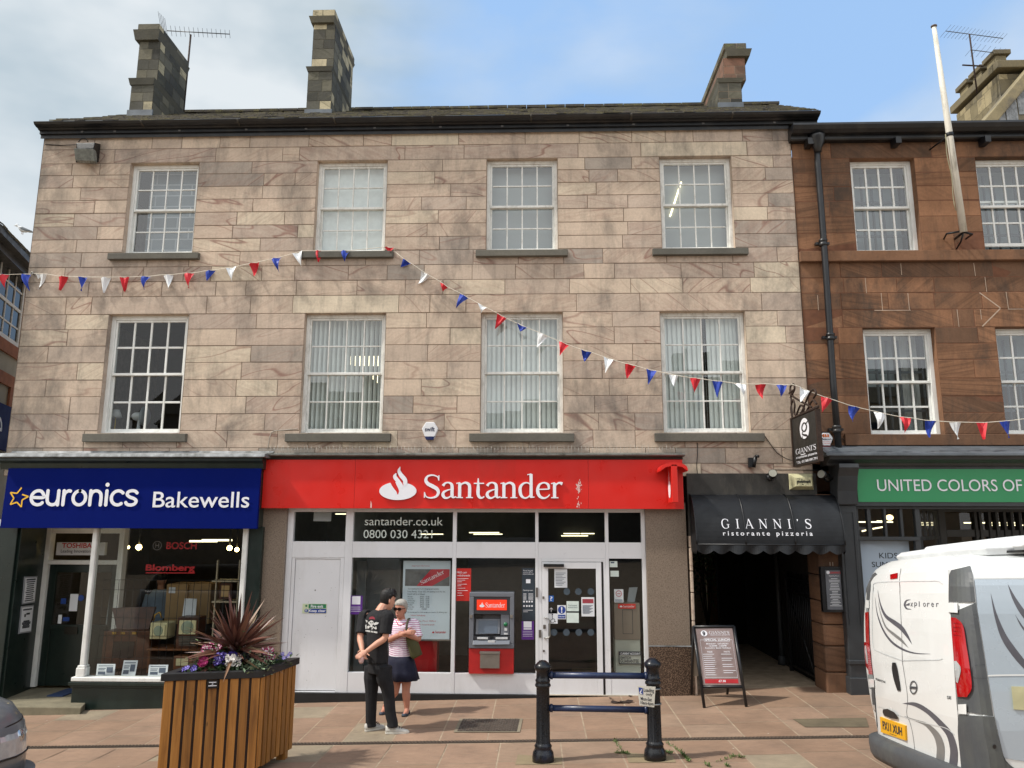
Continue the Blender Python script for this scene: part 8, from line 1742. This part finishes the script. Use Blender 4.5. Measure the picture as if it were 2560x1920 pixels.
STR=NT('pink_striped_jersey'); _v=STR.pos((1,1,1)); _s=STR.n('SeparateXYZ'); STR.l(_v,_s.inputs[0]); _w=STR.math('FRACT',STR.math('MULTIPLY',STR.math('ADD',_s.outputs[2],STR.math('MULTIPLY',STR.noise(_v,6,2),.03)),38.0)); STR.col(STR.ramp(_w,[(0.0,lin('#e6dfe6')),(.62,lin('#e6dfe6')),(.68,lin('#b5588e')),(.95,lin('#a85a94')),(1.0,lin('#e6dfe6'))])); STR.set(Roughness=.85); STR=STR.mat
m=MB(); m.loft([ering(c,Rw,Fw,a,d_) for c,a,d_ in ((wp(590,792,.02),.172,.148),(wp(590,740,.02),.170,.145),(ww_,.166,.14),(wp(590,590,.02),.17,.14),(cw,.178,.13),(wp(600,432,.03),.148,.10),(wp(598,405,.03),.09,.075))])
for s,e in ((sL,eL),(sR,eR)): limb(m,[cw+(s-cw)*.7+UP*.01,s,s.lerp(e,.45),s.lerp(e,.92)],[.066,.072,.068,.072])
tw=voxel('striped_top',m,.008,STR,wom,2); bpy.context.view_layer.update()
def on_top(pts): 
    out=[]; org=ORG[tw.name]
    for zx,zy in pts:
        o_=Vector((0,-DIST,CAMZ)); d=ray(860+zx/4.146,1450+zy/4.146).normalized(); h_=tw.ray_cast(o_-org,d); out.append(h_[1]+org-d*.003 if h_[0] else P(860+zx/4.146,1450+zy/4.146,yw-.1))
    return out
m=MB(); pp=on_top([(540,415),(560,460),(620,450),(652,415),(600,405)]); m.face(pp); m.build('neckline',SKINW,tw)
m=MB(); m.tube(on_top([(530,405),(545,435),(562,468),(585,470),(625,455),(645,440)]),.006,5); m.build('neck_trim',M('coral_trim','#b8504c',.8),tw)
NAVY=M('navy_skirt_cloth','#11142c',.85,0,.2,6,.3,50); m=MB(); n=40; rings=[]
for c,a,d_,am_ in ((wp(590,780,.02),.172,.15,0),(wp(595,850,.02),.19,.165,.004),(wp(605,940,.02),.205,.18,.009),(wp(612,1030,.02),.222,.195,.016)): rings.append([Vector(c)+Rw*(a+am_*math.sin(t*9))*math.cos(t)+Fw*(d_+am_*math.sin(t*9))*math.sin(t) for t in [2*math.pi*k/n for k in range(n)]])
m.smooth=True; m.loft(rings,cap=True); m.build('skirt',NAVY,wom)
for f0 in (fL,fR):
    m=MB(); m.smooth=True; d=Vector((-.12,-1,0)).normalized(); s=Vector((1,-.12,0)).normalized(); base=f0+Vector((0,.03,0)); m.loft([[base+d*x+s*(w*math.cos(t))+UP*(.004+h*max(0,math.sin(t))) for t in [2*math.pi*k/12 for k in range(12)]] for x,w,h in ((-.05,.015,.05),(-.03,.034,.06),(.03,.036,.05),(.1,.043,.05),(.15,.04,.045),(.18,.02,.03))]); m.build('shoe',M('slate_blue_shoe','#39424f',.7),wom)
bag=thing('shoulder_bag','olive green shoulder bag hanging at the woman\'s side','bag',tuple(wp(730,820,-.08)))
A=[wp(640,585,-.10),wp(700,560,-.06),wp(772,650,-.05),wp(812,770,-.05),wp(722,822,-.10),wp(695,800,-.10),wp(660,680,-.1)]
m=MB(); m.smooth=True; cA=sum(A,Vector())/len(A); rings=[]
for k,(o_,s) in enumerate(((-.055,.82),(-.04,.95),(0,1.0),(.04,.95),(.06,.8))): rings.append([cA+(p-cA)*s+Vector((0,o_,0)) for p in A])
m.loft(rings); m.build('body',M('olive_canvas','#4d4a2a',.85,0,.15,6,.3,60),bag,bev=0); m=MB(); m.tube(catmull([wp(655,600,-.14),wp(648,500,-.16),wp(662,420,-.1),wp(675,398,-.02),wp(690,410,.08)]),.016,6,flat=.5); m.tube([wp(690,590,-.12),wp(655,500,-.165)],.012,6); m.build('strap',M('olive_strap','#3e3a28',.8),bag)
# shop customer seen through the glass
cu=thing('person','person in a pale shirt seen from behind inside the dim electrical shop','person',(X(400,1600,1.9),1.9,fl))
cx_=X(400,1500,1.9); hz=Z(400,1447,1.9); m=MB(); m.ell((cx_,1.9,hz),(.085,.1,.12),12,9); m.tube([(cx_,1.9,hz-.1),(cx_,1.9,hz-.2)],.06); m.loft([ering((cx_,1.9,z),Vector((1,0,0)),Vector((0,1,0)),a,b_) for z,a,b_ in ((fl+.9,.16,.11),(hz-.55,.16,.11),(hz-.3,.2,.12),(hz-.2,.12,.08))])
for s in (-1,1): limb(m,[(cx_+s*.2,1.9,hz-.27),(cx_+s*.25,1.87,hz-.52),(cx_+s*.23,1.95,hz-.78)],[.05,.045,.035]); limb(m,[(cx_+s*.09,1.9,fl+.9),(cx_+s*.09,1.9,fl+.45),(cx_+s*.09,1.9,fl+.05)],[.085,.06,.045])
voxel('body',m,.012,SKINM,cu,1); m=MB(); m.loft([ering((cx_,1.9,z),Vector((1,0,0)),Vector((0,1,0)),a,b_) for z,a,b_ in ((fl+.82,.19,.14),(hz-.55,.18,.13),(hz-.3,.215,.135),(hz-.18,.13,.09))]); [limb(m,[(cx_+s*.2,1.9,hz-.27),(cx_+s*.245,1.88,hz-.5)],[.07,.065]) for s in (-1,1)]; voxel('shirt',m,.012,M('pale_blue_shirt','#8ba0b8',.85),cu,2)
m=MB(); [limb(m,[(cx_+s*.09,1.9,fl+.95),(cx_+s*.09,1.9,fl+.45),(cx_+s*.09,1.9,fl+.04)],[.11,.085,.08]) for s in (-1,1)]; voxel('trousers',m,.014,BLKTR,cu,1); m=MB(); m.ell((cx_,1.9,hz+.03),(.092,.108,.105),12,8); m.build('hair',M('black_hair','#0d0b0a',.55),cu)

# ------------------------------------------------------------------ white camper van
VM=Matrix.Translation(Vector((3.14*1.05,6.84*1.05-DIST,-2.22*1.05+CAMZ)))@(_rot(0,R_(.7),0)@_rot(0,0,R_(-1.5))@_rot(R_(-5.0),0,0)).to_4x4()
# Rx of the helper turns about x: roll of the cambered road
VM=VM@Matrix.Scale(1.05,4); VI=VM.inverted()
van=thing('camper_van','white high roofed camper van with grey swoosh graphics parked at the right','van',keep=False)
van.location,rot_,van.scale=VM.decompose(); van.rotation_euler=rot_.to_euler()
WT_=[(.2,.87),(.45,.915),(.7,.945),(.95,.955),(1.3,.95),(1.5,.94),(1.7,.915),(1.8,.89),(1.87,.845),(1.91,.77),(1.94,.62)]
def vw(z): return float(np.interp(z,[a for a,_ in WT_],[b for _,b in WT_]))
def lean(z): return float(np.interp(z,[.25,.45,.75,1.1,1.4,1.7,1.85,1.95],[.0,-.005,-.02,-.015,.02,.075,.145,.24]))
def rearx(y,z):
    k=abs(y)/max(.3,vw(z)); return lean(z)+.045*k**3+.055*max(0,(k-.85)/.15)**2
def vhit(px,py,body_only=True):
    o=VI@Vector((0,-DIST,CAMZ)); d=VI.to_3x3()@ray(px,py).normalized()
    def ins(p): return .2<p.z<1.96 and abs(p.y)<vw(p.z) and p.x>rearx(p.y,p.z)
    t=3.0
    while t<12:
        if ins(o+d*t):
            a,b_=t-.02,t
            for _ in range(24):
                c=(a+b_)/2; a,b_=(a,c) if ins(o+d*c) else (c,b_)
            return o+d*a, d
        t+=.02
    # beyond the outline: nearest point on the rear plane
    t=(0.1-o.x)/d.x if abs(d.x)>1e-6 else 8
    p=o+d*t; z=min(1.93,max(.26,p.z)); y=max(-vw(z),min(vw(z),p.y)); return Vector((rearx(y,z),y,z)), d
def vz(zx,zy,off=.006):
    p,d=vhit(2120+zx/2.861,1340+zy/2.861); return p-d.normalized()*off
def ribbon(mb,Ls,Rs,nc=4,off=.006,k=5,thick=True):
    Ls=catmull([Vector((a,b_,0)) for a,b_ in Ls],k) if len(Ls)>2 else [Vector((a,b_,0)) for a,b_ in Ls]; Rs=catmull([Vector((a,b_,0)) for a,b_ in Rs],k) if len(Rs)>2 else [Vector((a,b_,0)) for a,b_ in Rs]
    if len(Ls)==2: Ls=[Ls[0].lerp(Ls[1],i/8) for i in range(9)]; Rs=[Rs[0].lerp(Rs[1],i/8) for i in range(9)]
    up=[[vz(*(l.lerp(r,j/nc)).xy,off) for j in range(nc+1)] for l,r in zip(Ls,Rs)]
    for i in range(len(up)-1):
        for j in range(nc): mb.face([up[i][j],up[i+1][j],up[i+1][j+1],up[i][j+1]])
    if thick and off>.01:
        lo=[[vz(*(l.lerp(r,j/nc)).xy,-.004) for j in range(nc+1)] for l,r in zip(Ls,Rs)]
        edge=[(i,0) for i in range(len(up))]+[(len(up)-1,j) for j in range(1,nc+1)]+[(i,nc) for i in range(len(up)-2,-1,-1)]+[(0,j) for j in range(nc-1,0,-1)]
        for (a,b_),(c,d) in zip(edge,edge[1:]+edge[:1]): mb.face([up[a][b_],lo[a][b_],lo[c][d],up[c][d]])
def vstroke(mb,pts,w,off=.005):
    P3=[Vector((p[0],p[1],(w[i] if isinstance(w,(list,tuple)) else w))) for i,p in enumerate(pts)]; c=catmull(P3,8) if len(P3)>2 else [P3[0].lerp(P3[1],i/6) for i in range(7)]; L=[];R=[]
    for i,p in enumerate(c):
        d=c[min(i+1,len(c)-1)]-c[max(i-1,0)]; n=Vector((-d.y,d.x)).normalized()*max(.2,p.z)/2; L.append(vz(p.x+n.x,p.y+n.y,off)); R.append(vz(p.x-n.x,p.y-n.y,off))
    for i in range(len(c)-1): mb.face([R[i],R[i+1],L[i+1],L[i]])
VW=M('white_van_paint','#dcdedd',.22,0,.02,2,coat=.6); VS=M('silver_blue_paint','#aebac4',.25,.1,.03,2,coat=.6); VG=M('dark_grey_plastic','#4a4d50',.55,0,.08,5,.1,60,dirt=('#63665f',3.0,.5)); VGR=M('decal_grey','#55555c',.4); VGL=M('decal_light_grey','#8b8b8a',.35,.3)
REDL=M('red_lamp_lens','#a50d12',.08,0,.12,9,coat=1.0); CLR=M('clear_lamp_lens','#c6c9c9',.08,.3,.15,14,coat=1.0); TYRE=M('tyre_rubber','#151515',.85,0,.2,12)
zl=[.26,.35,.45,.55,.65,.75,.85,.95,1.05,1.15,1.25,1.35,1.45,1.55,1.65,1.75,1.82,1.87,1.90,1.925,1.94]
m=MB(); m.smooth=True
# rear skin
ny=26; rg=[[None]*(ny+1) for _ in zl]
for i,z in enumerate(zl):
    w=vw(z)
    for j in range(ny+1):
        s=-1+2*j/ny; y=w*math.copysign(abs(s)**.75,s); rg[i][j]=(rearx(y,z),y,z)
for i in range(len(zl)-1):
    for j in range(ny): m.face([rg[i][j],rg[i][j+1],rg[i+1][j+1],rg[i+1][j]][::-1])
def front_shape(x,z):
    return vw(z)
stx=[.9,1.6,2.4,3.0,3.4,3.8,4.2,4.55,4.72]
def zcap(x): return float(np.interp(x,[0,3.2,3.9,4.3,4.6,4.75],[1.94,1.94,1.45,1.12,.95,.8]))
for side in (0,ny):
    prev=[rg[i][side] for i in range(len(zl))]
    for x in stx:
        sg_=-1 if side==0 else 1; k=1.0 if x<3.4 else float(np.interp(x,[3.4,4.2,4.55,4.72],[1,.97,.85,.62])); cur=[(x,sg_*vw(min(z,1.94))*k,z*zcap(x)/1.94 if x>3.2 else z) for z in zl]
        for i in range(len(zl)-1):
            fc=[prev[i],cur[i],cur[i+1],prev[i+1]]; m.face(fc if side==0 else fc[::-1])
        prev=cur
ends=[]
for x in [None]+stx:
    if x is None: ends.append((rg[-1][0],rg[-1][ny]))
    else:
        k=1.0 if x<3.4 else float(np.interp(x,[3.4,4.2,4.55,4.72],[1,.97,.85,.62])); ends.append(((x,-vw(1.94)*k,zcap(x)),(x,vw(1.94)*k,zcap(x))))
top=[rg[-1][j] for j in range(ny+1)]
for j in range(ny): m.face([top[j],top[j+1],(.9,vw(1.94)*(-1+2*(j+1)/ny),1.97),(.9,vw(1.94)*(-1+2*j/ny),1.97)][::-1])
for (a,b_),(c,d) in zip(ends[1:-1],ends[2:]): m.face([a,c,d,b_])
for e in (0,1): m.face([(.9,vw(1.94)*(1 if e else -1),1.94),(.9,vw(1.94)*(1 if e else -1),1.97),top[ny if e else 0]])
m.face([(.9,-vw(1.94),1.94),(.9,vw(1.94),1.94),(.9,vw(1.94),1.97),(.9,-vw(1.94),1.97)]); x=stx[-1]; m.face([(x,-.5,.26),(x,.5,.26),(x,.5,.8),(x,-.5,.8)])
bdy=m.build('body',VW,van)
# silver lower/side panel
m=MB(); ribbon(m,[(905,310),(925,520),(955,700),(1000,990),(1050,1290),(1100,1520),(1120,1590)],[(1500,310),(1500,520),(1500,700),(1500,990),(1500,1290),(1500,1520),(1500,1650)],8,.004); m.build('side_panel',VS,van)
m=MB(); vstroke(m,[(905,300),(1300,297),(1500,295)],6,.006); vstroke(m,[(1000,999),(1100,996),(1300,994),(1500,992)],[12,12,12,12],.008); m.build('side_crease',VW,van)
# corner pillars
m=MB(); ribbon(m,[(735,245),(722,300),(721,470)],[(872,212),(893,300),(912,472)],6,.014); ribbon(m,[(735,552),(740,640),(757,880),(775,1100),(786,1250)],[(915,476),(930,580),(965,800),(1008,1080),(1040,1288)],6,.008)
ribbon(m,[(118,300),(100,345),(95,455)],[(192,258),(165,300),(152,458)],3,.014); m.build('corner_pillar',VG,van)
m=MB(); vstroke(m,[(905,925),(980,920)],1.6,.010); vstroke(m,[(890,940),(892,1000),(905,1016)],1.6,.010); vstroke(m,[(905,1016),(1000,1018)],1.6,.010); m.build('fuel_flap_line',M('panel_gap','#1c1d1f',.7),van)
m=MB(); ribbon(m,[(715,478),(718,545)],[(782,480),(784,549)],3,.03); ribbon(m,[(785,1205),(790,1272)],[(845,1202),(847,1275)],3,.03); ribbon(m,[(85,460),(88,512)],[(150,460),(150,516)],3,.03); ribbon(m,[(115,1020),(118,1075)],[(185,1025),(188,1083)],3,.03); m.build('hinge',VW,van,bev=.004)
# lamps
m=MB(); ribbon(m,[(735,582),(738,650),(748,780),(757,890),(772,1060),(782,1150)],[(770,584),(822,640),(846,780),(868,920),(885,1080),(850,1152)],6,.028); lamp=m.build('tail_lamp',REDL,van,bev=0)
m=MB(); ribbon(m,[(758,895),(762,950),(772,1045)],[(775,893),(806,950),(785,1052)],4,.034); m.build('reversing_lens',CLR,lamp)
m=MB(); [vstroke(m,[(752,624+k*28),(806,630+k*28)],2.0,.031) for k in range(4)]; m.build('lens_rib',M('dark_red_lens','#4a080b',.2),lamp)
m=MB(); ribbon(m,[(98,546),(100,700),(108,850),(118,985)],[(146,544),(150,700),(160,850),(176,990)],4,.026); l2=m.build('tail_lamp',REDL,van)
m=MB(); ribbon(m,[(104,785),(106,860),(116,915)],[(128,783),(138,850),(142,912)],3,.032); m.build('reversing_lens',CLR,l2)
m=MB(); ribbon(m,[(95,520),(97,543)],[(146,518),(148,541)],3,.014); ribbon(m,[(120,990),(122,1018)],[(176,992),(180,1020)],3,.014); m.build('lamp_trim',M('grey_trim','#7d8384',.5),van)
m=MB(); ribbon(m,[(300,275),(302,308)],[(354,263),(352,302)],3,.02); m.build('brake_lamp',REDL,van,bev=0)
# bumper and cladding
m=MB(); ribbon(m,[(790,1278),(785,1400),(800,1560),(815,1720)],[(1046,1292),(1068,1400),(1105,1540),(1135,1720)],6,.016); ribbon(m,[(1105,1540),(1118,1600),(1150,1640)],[(1135,1720),(1250,1720),(1300,1720)],4,.012); ribbon(m,[(112,1083),(108,1150),(130,1300),(160,1450)],[(186,1085),(190,1150),(205,1300),(215,1450)],4,.016)
m.build('corner_cladding',VG,van)
m=MB(); bp_=[]
for j in range(21):
    y=.93-1.86*j/20; x=rearx(y*.985,.42); bp_.append([(x+.05,y,.19),(x-.06,y,.20),(x-.085,y,.25),(x-.09,y,.33),(x-.08,y,.39),(x-.01,y,.405),(x+.05,y,.40)])
m.smooth=True; m.loft(bp_); m.build('bumper',VG,van)
m=MB(); ribbon(m,[(170,1505),(168,1527)],[(200,1508),(198,1534)],3,.15,thick=False); m.build('reflector',REDL,van)
m=MB(); ribbon(m,[(125,1205),(130,1280),(148,1350)],[(190,1208),(200,1280),(205,1360)],4,.024); m.build('fog_lamp',CLR,van)
# door lines, handles, plate, badges
GAP=M('panel_gap','#1c1d1f',.7); m=MB()
for pts in ([(378,232),(368,320),(375,500),(385,740),(388,888),(398,960),(425,1150),(420,1270),(445,1340),(465,1430),(482,1570)],[(190,268),(165,300),(152,460),(150,545),(160,850),(180,990),(190,1085),(205,1300),(215,1440)],[(722,240),(721,480),(735,560),(757,890),(775,1160),(786,1280),(790,1420),(810,1660)],[(215,1448),(345,1510),(482,1570),(660,1645)]): vstroke(m,pts,2.4,.004)
m.build('door_gap',GAP,van)
m=MB()
for pts in ([(178,370),(185,340),(240,330),(370,325),(560,322),(640,322),(675,340)],[(178,370),(172,560),(178,780),(215,825),(385,890)],[(390,890),(520,888),(640,886),(675,878)],[(210,1220),(250,1230),(345,1275),(430,1305),(520,1330),(600,1350),(700,1375),(760,1420)]): vstroke(m,pts,5.0,.006)
m.build('pressed_line',M('pressed_edge','#c3c7c8',.3,coat=.4),van)
m=MB(); ribbon(m,[(316,905),(313,950),(325,1020),(345,1085),(352,1105)],[(338,905),(350,950),(362,1020),(372,1085),(372,1108)],4,.02); m.build('door_handle',BLACK,van,bev=.0)
m=MB(); ribbon(m,[(250,1240),(248,1262),(258,1285)],[(285,1236),(290,1262),(300,1300)],3,.03); ribbon(m,[(285,1238),(290,1262),(298,1302)],[(330,1260),(352,1290),(350,1310)],3,.04); m.build('plate_handle',BLACK,van)
# number plate
pcn=[vz(245,1402,.012),vz(423,1462,.012),vz(417,1356,.012),vz(237,1292,.012)]
def npz(u,v,o=0.0): 
    p=(pcn[0].lerp(pcn[1],u)).lerp(pcn[3].lerp(pcn[2],u),v); n=(pcn[1]-pcn[0]).cross(pcn[3]-pcn[0]).normalized(); n=n if n.x<0 else -n; return p+n*o
m=MB(); m.hexa([npz(0,0,.012),npz(1,0,.012),npz(1,1,.012),npz(0,1,.012)],[npz(0,0,-.01),npz(1,0,-.01),npz(1,1,-.01),npz(0,1,-.01)]); npl=m.build('number_plate',M('yellow_plate','#e6ab10',.4,0,.03),van)
t=MB(); t.text('PX11 XUH',.10,.88,.24,.80,0,.03); t.face([(.38,0,.10),(.65,0,.10),(.65,0,.13),(.38,0,.13)]); m=MB(); m.raw([npz(v[0],v[2],.0135) for v in t.v],t.f); m.build('lettering',INK,npl)
# decals
m=MB(); vstroke(m,[(211,385),(232,490),(268,570),(330,618),(378,655),(420,710),(458,776)],[1,9,20,30,32,20,1]); vstroke(m,[(193,440),(210,560),(250,670),(310,755),(390,810),(480,838),(590,843)],[1,6,11,15,14,8,1],.0056); vstroke(m,[(390,1197),(480,1205),(570,1255),(660,1340),(725,1420),(755,1520),(755,1600),(745,1680)],[1,28,32,38,44,52,58,60]); m.build('swoosh_decal',VGR,van)
m=MB(); vstroke(m,[(214,470),(235,560),(270,650),(330,705),(380,745),(432,800)],[1,6,11,20,18,1]); vstroke(m,[(400,1288),(480,1318),(560,1350),(630,1420),(660,1500),(660,1580),(650,1660)],[1,10,24,44,54,58,60],.0056); m.build('light_swoosh_decal',VGL,van)
m=MB(); vstroke(m,[(1021,410),(1055,560),(1110,710),(1180,820),(1260,920),(1330,1000)],[1,20,42,50,44,20]); vstroke(m,[(1143,345),(1190,450),(1260,560),(1360,680)],[1,26,40,30]); vstroke(m,[(1197,565),(1240,640),(1300,720)],[1,12,16]); m.build('side_swoosh_decal',VGR,van)
# Explorer wordmark
m=MB(); vstroke(m,[(447,455),(418,462),(405,490),(418,518),(452,524)],[2,9,13,10,2]); ribbon(m,[(414,490),(414,497)],[(440,478),(440,497)],2,.006)
for i,(ch_,u) in enumerate(zip('xplorer',(446,474,506,537,565,595,630))):
    vs_,fs_=glyphs(ch_,.0,.0); mx_=max(v[0] for v in vs_); w=18 if ch_ not in 'l' else 5; h_={'p':(474,512),'l':(466,504)}.get(ch_,(476,504)); mnx=min(v[0] for v in vs_); mnz=min(v[1] for v in vs_); mxz=max(v[1] for v in vs_); y0,y1=h_
    m.raw([vz(u+(v[0]-mnx)/(mx_-mnx)*w,y1+i*.4-(v[1]-mnz)/(mxz-mnz)*(y1-y0),.006) for v in vs_],fs_)
m.build('wordmark',VGR,van)
def vtext(txt,x0,x1,y0,y1,dy,nm,mat,b_=.02,off=.008):
    vs_,fs_=glyphs(txt,b_); a,b2=min(v[0] for v in vs_),max(v[0] for v in vs_); c,d=min(v[1] for v in vs_),max(v[1] for v in vs_); m=MB(); m.raw([vz(x0+(v[0]-a)/(b2-a)*(x1-x0),y1-(v[1]-c)/(d-c)*(y1-y0)+dy*(v[0]-a)/(b2-a),off) for v in vs_],fs_); m.build(nm,mat,van)
vtext('PRIMASTAR',197,268,1014,1030,24,'name_badge',M('chrome_badge','#6f7376',.3,.6)); vtext('SE',707,737,1142,1164,4,'trim_badge',M('chrome_badge','#6f7376',.3,.6))
m=MB(); cx0,cy0=467,1083
ring_o=[(cx0+27*math.cos(t),cy0+49*math.sin(t)) for t in [2*math.pi*k/28 for k in range(29)]]; ring_i=[(cx0+20*math.cos(t),cy0+38*math.sin(t)) for t in [2*math.pi*k/28 for k in range(29)]]
for k in range(28): m.face([vz(*ring_i[k],.012),vz(*ring_i[k+1],.012),vz(*ring_o[k+1],.012),vz(*ring_o[k],.012)])
ribbon(m,[(440,1074),(440,1090)],[(493,1078),(493,1094)],3,.016); bdg=m.build('round_badge',M('chrome_badge','#6f7376',.3,.6),van)
m=MB(); vs_,fs_=glyphs('NISSAN',.02); a,b2=min(v[0] for v in vs_),max(v[0] for v in vs_); d=max(v[1] for v in vs_); m.raw([vz(444+(v[0]-a)/(b2-a)*45,1089-v[1]/d*9+(v[0]-a)/(b2-a)*3,.0175) for v in vs_],fs_); m.build('lettering',INK,bdg)
m=MB(); pc4=[(1168,1075),(1185,1240),(1330,1250),(1310,1078)]; ribbon(m,[pc4[0],pc4[1]],[pc4[3],pc4[2]],3,.016); m.build('service_hatch',M('cream_hatch','#b9b58f',.5),van,bev=.003)
m=MB(); c=vz(1048,1507,.02); n_=16; m.face([vz(1048+14*math.cos(2*math.pi*k/n_),1507+16*math.sin(2*math.pi*k/n_),.02) for k in range(n_)]); m.build('plug',BLACK,van)
# pop-top roof
m=MB()
def rr_ring(x0,x1,w,z,tap=0): return [(x0+.10,-w,z),(x0+.02,-w+.08,z),(x0,-w+.25,z),(x0,w-.25,z),(x0+.02,w-.08,z),(x0+.10,w,z),(x1-.2,w,z+tap),(x1,w-.3,z+tap),(x1,-w+.3,z+tap),(x1-.2,-w,z+tap)]
m.loft([rr_ring(.36,3.3,.70,1.93,.03),rr_ring(.34,3.32,.72,1.985,.03),rr_ring(.38,3.3,.68,2.02,.05),rr_ring(.5,3.2,.6,2.035,.05)]); m.build('pop_top',M('white_roof_plastic','#d9dbdb',.35),van,bev=.01)
m=MB(); m.loft([rr_ring(.62,3.3,.755,1.95,.03),rr_ring(.60,3.32,.77,2.0,.04),rr_ring(.64,3.3,.72,2.07,.06),rr_ring(.8,3.2,.62,2.085,.06)]); m.build('roof_pod',M('white_roof_plastic','#d9dbdb',.35),van,bev=.012)
m=MB(); m.loft([rr_ring(.58,3.34,.78,1.945,.03),rr_ring(.58,3.34,.785,1.962,.03)]); m.build('roof_seal',BLACK,van)
def wheel(parent,c,r,w,ax=1):
    m=MB(); prof=[(r*.62,-w/2),(r*.95,-w/2),(r,-w*.35),(r,w*.35),(r*.95,w/2),(r*.62,w/2)]; m.smooth=True; m.loft([[(c[0]+q_*math.cos(t),c[1]+y,c[2]+q_*math.sin(t)) for t in [2*math.pi*k/28 for k in range(28)]] for q_,y in prof]); wh=m.build('wheel',TYRE,parent)
    m=MB(); m.loft([[(c[0]+q_*math.cos(t),c[1]+y,c[2]+q_*math.sin(t)) for t in [2*math.pi*k/28 for k in range(28)]] for q_,y in ((r*.6,-w*.45),(r*.55,-w*.3),(r*.2,-w*.28),(r*.15,-w*.42),(r*.02,-w*.42))]); m.build('rim',STEEL,wh)
for x in (.85,3.9):
    for y in (-.86,.86): wheel(van,(x,y,.33),.33,.2)
# ------------------------------------------------------------------ dark car at the bottom left
cp=P(56,1822,-4.9); CX,CYf=cp.x+.17,-4.75
cz=ground(CX,-5.2)
car=thing('parked_car','dark grey car with only its chrome headlamp corner showing at the bottom left','car',(CX-2,CYf-.9,cz))
CG=M('dark_grey_car_paint','#6a6d70',.35,.15,.08,3,coat=.3); CPL=M('grey_bumper_plastic','#6a6d70',.5,0,.1,5)
def plan(x0,x1,y0,y1,r,z,n=8,fr=None):
    pts=[]; rf=fr or r
    for (cx_,cy_,a0,rad) in ((x1-rf,y1-rf,0,rf),(x0+r,y1-r,90,r),(x0+r,y0+r,180,r),(x1-rf,y0+rf,270,rf)):
        for k in range(n+1): t=R_(a0+90*k/n); pts.append((cx_+rad*math.cos(t),cy_+rad*math.sin(t),cz+z*1.13))
    return pts
yA_,yB_=CYf-1.8,CYf; xF=CX; xR=CX-4.2
ring=[plan(xR+.1,xF+.05,yA_+.04,yB_-.02,.35,.18,8,.5),plan(xR,xF+.10,yA_,yB_+.0,.35,.30,8,.5),plan(xR,xF+.10,yA_,yB_+.02,.35,.44,8,.5)]
m=MB(); m.smooth=True; m.loft(ring); m.build('bumper',CPL,car)
m=MB(); m.smooth=True; m.loft([plan(xR,xF+.02,yA_,yB_,.35,.441,8,.5),plan(xR,xF+.02,yA_,yB_,.35,.60,8,.5),plan(xR,xF-.01,yA_+.01,yB_-.01,.35,.78,8,.52),plan(xR,xF-.10,yA_+.03,yB_-.03,.35,.90,8,.55),plan(xR,xF-.30,yA_+.07,yB_-.07,.4,.98,8,.6),plan(xR,xF-.9,yA_+.1,yB_-.1,.4,1.04,8,.5)]); m.build('body',CG,car)
m=MB(); m.smooth=True; m.loft([plan(xR+.1,xF-1.0,yA_+.12,yB_-.12,.3,1.03),plan(xR+.35,xF-1.6,yA_+.25,yB_-.25,.3,1.42),plan(xR+.5,xF-1.8,yA_+.35,yB_-.35,.3,1.5)]); m.build('cabin',M('dark_glass','#20262c',.08),car)
for sy in (1,-1):
    pr3=[plan(xR,xF+.024,yA_-.004,yB_+.004,.35,.575,8,.5),plan(xR,xF+.014,yA_+.004,yB_-.004,.35,.70,8,.51),plan(xR,xF-.03,yA_+.016,yB_-.014,.35,.80,8,.525)]
    idx=list(range(0,7)) if sy==1 else list(range(35,28,-1))
    rows=[[Vector((u[idx[0]][0],u[idx[0]][1]-sy*d,u[idx[0]][2]-(.03*d/.34 if k==2 else -.03*d/.34))) for d in (.34,.22,.11)]+[Vector(u[i]) for i in idx] for k,u in enumerate(pr3)]
    m=MB(); m.smooth=True
    for u,v in zip(rows[:-1],rows[1:]):
        for i in range(len(u)-1):
            f4=[u[i],u[i+1],v[i+1],v[i]]; m.face(f4 if sy==1 else f4[::-1])
    hl=m.build('headlamp',CLR,car)
    m=MB()
    for i in (1,4): p=rows[1][i]; m.ell((p.x-.035,p.y-sy*.01,p.z),(.05,.062,.062),14,9)
    m.build('reflector_bowl',M('chrome','#b9bdc1',.12,.9),hl)
    m=MB(); rim_=rows[0]+rows[1][-1:]+rows[2][::-1]+rows[1][:1]+rows[0][:1]; m.tube(rim_,.009,5); m.build('lamp_seal',BLACK,hl)
for x in (xF-.75,xR+.7):
    for y in (yA_+.08,yB_-.08): wheel(car,(x,y,cz+.32),.32,.2)
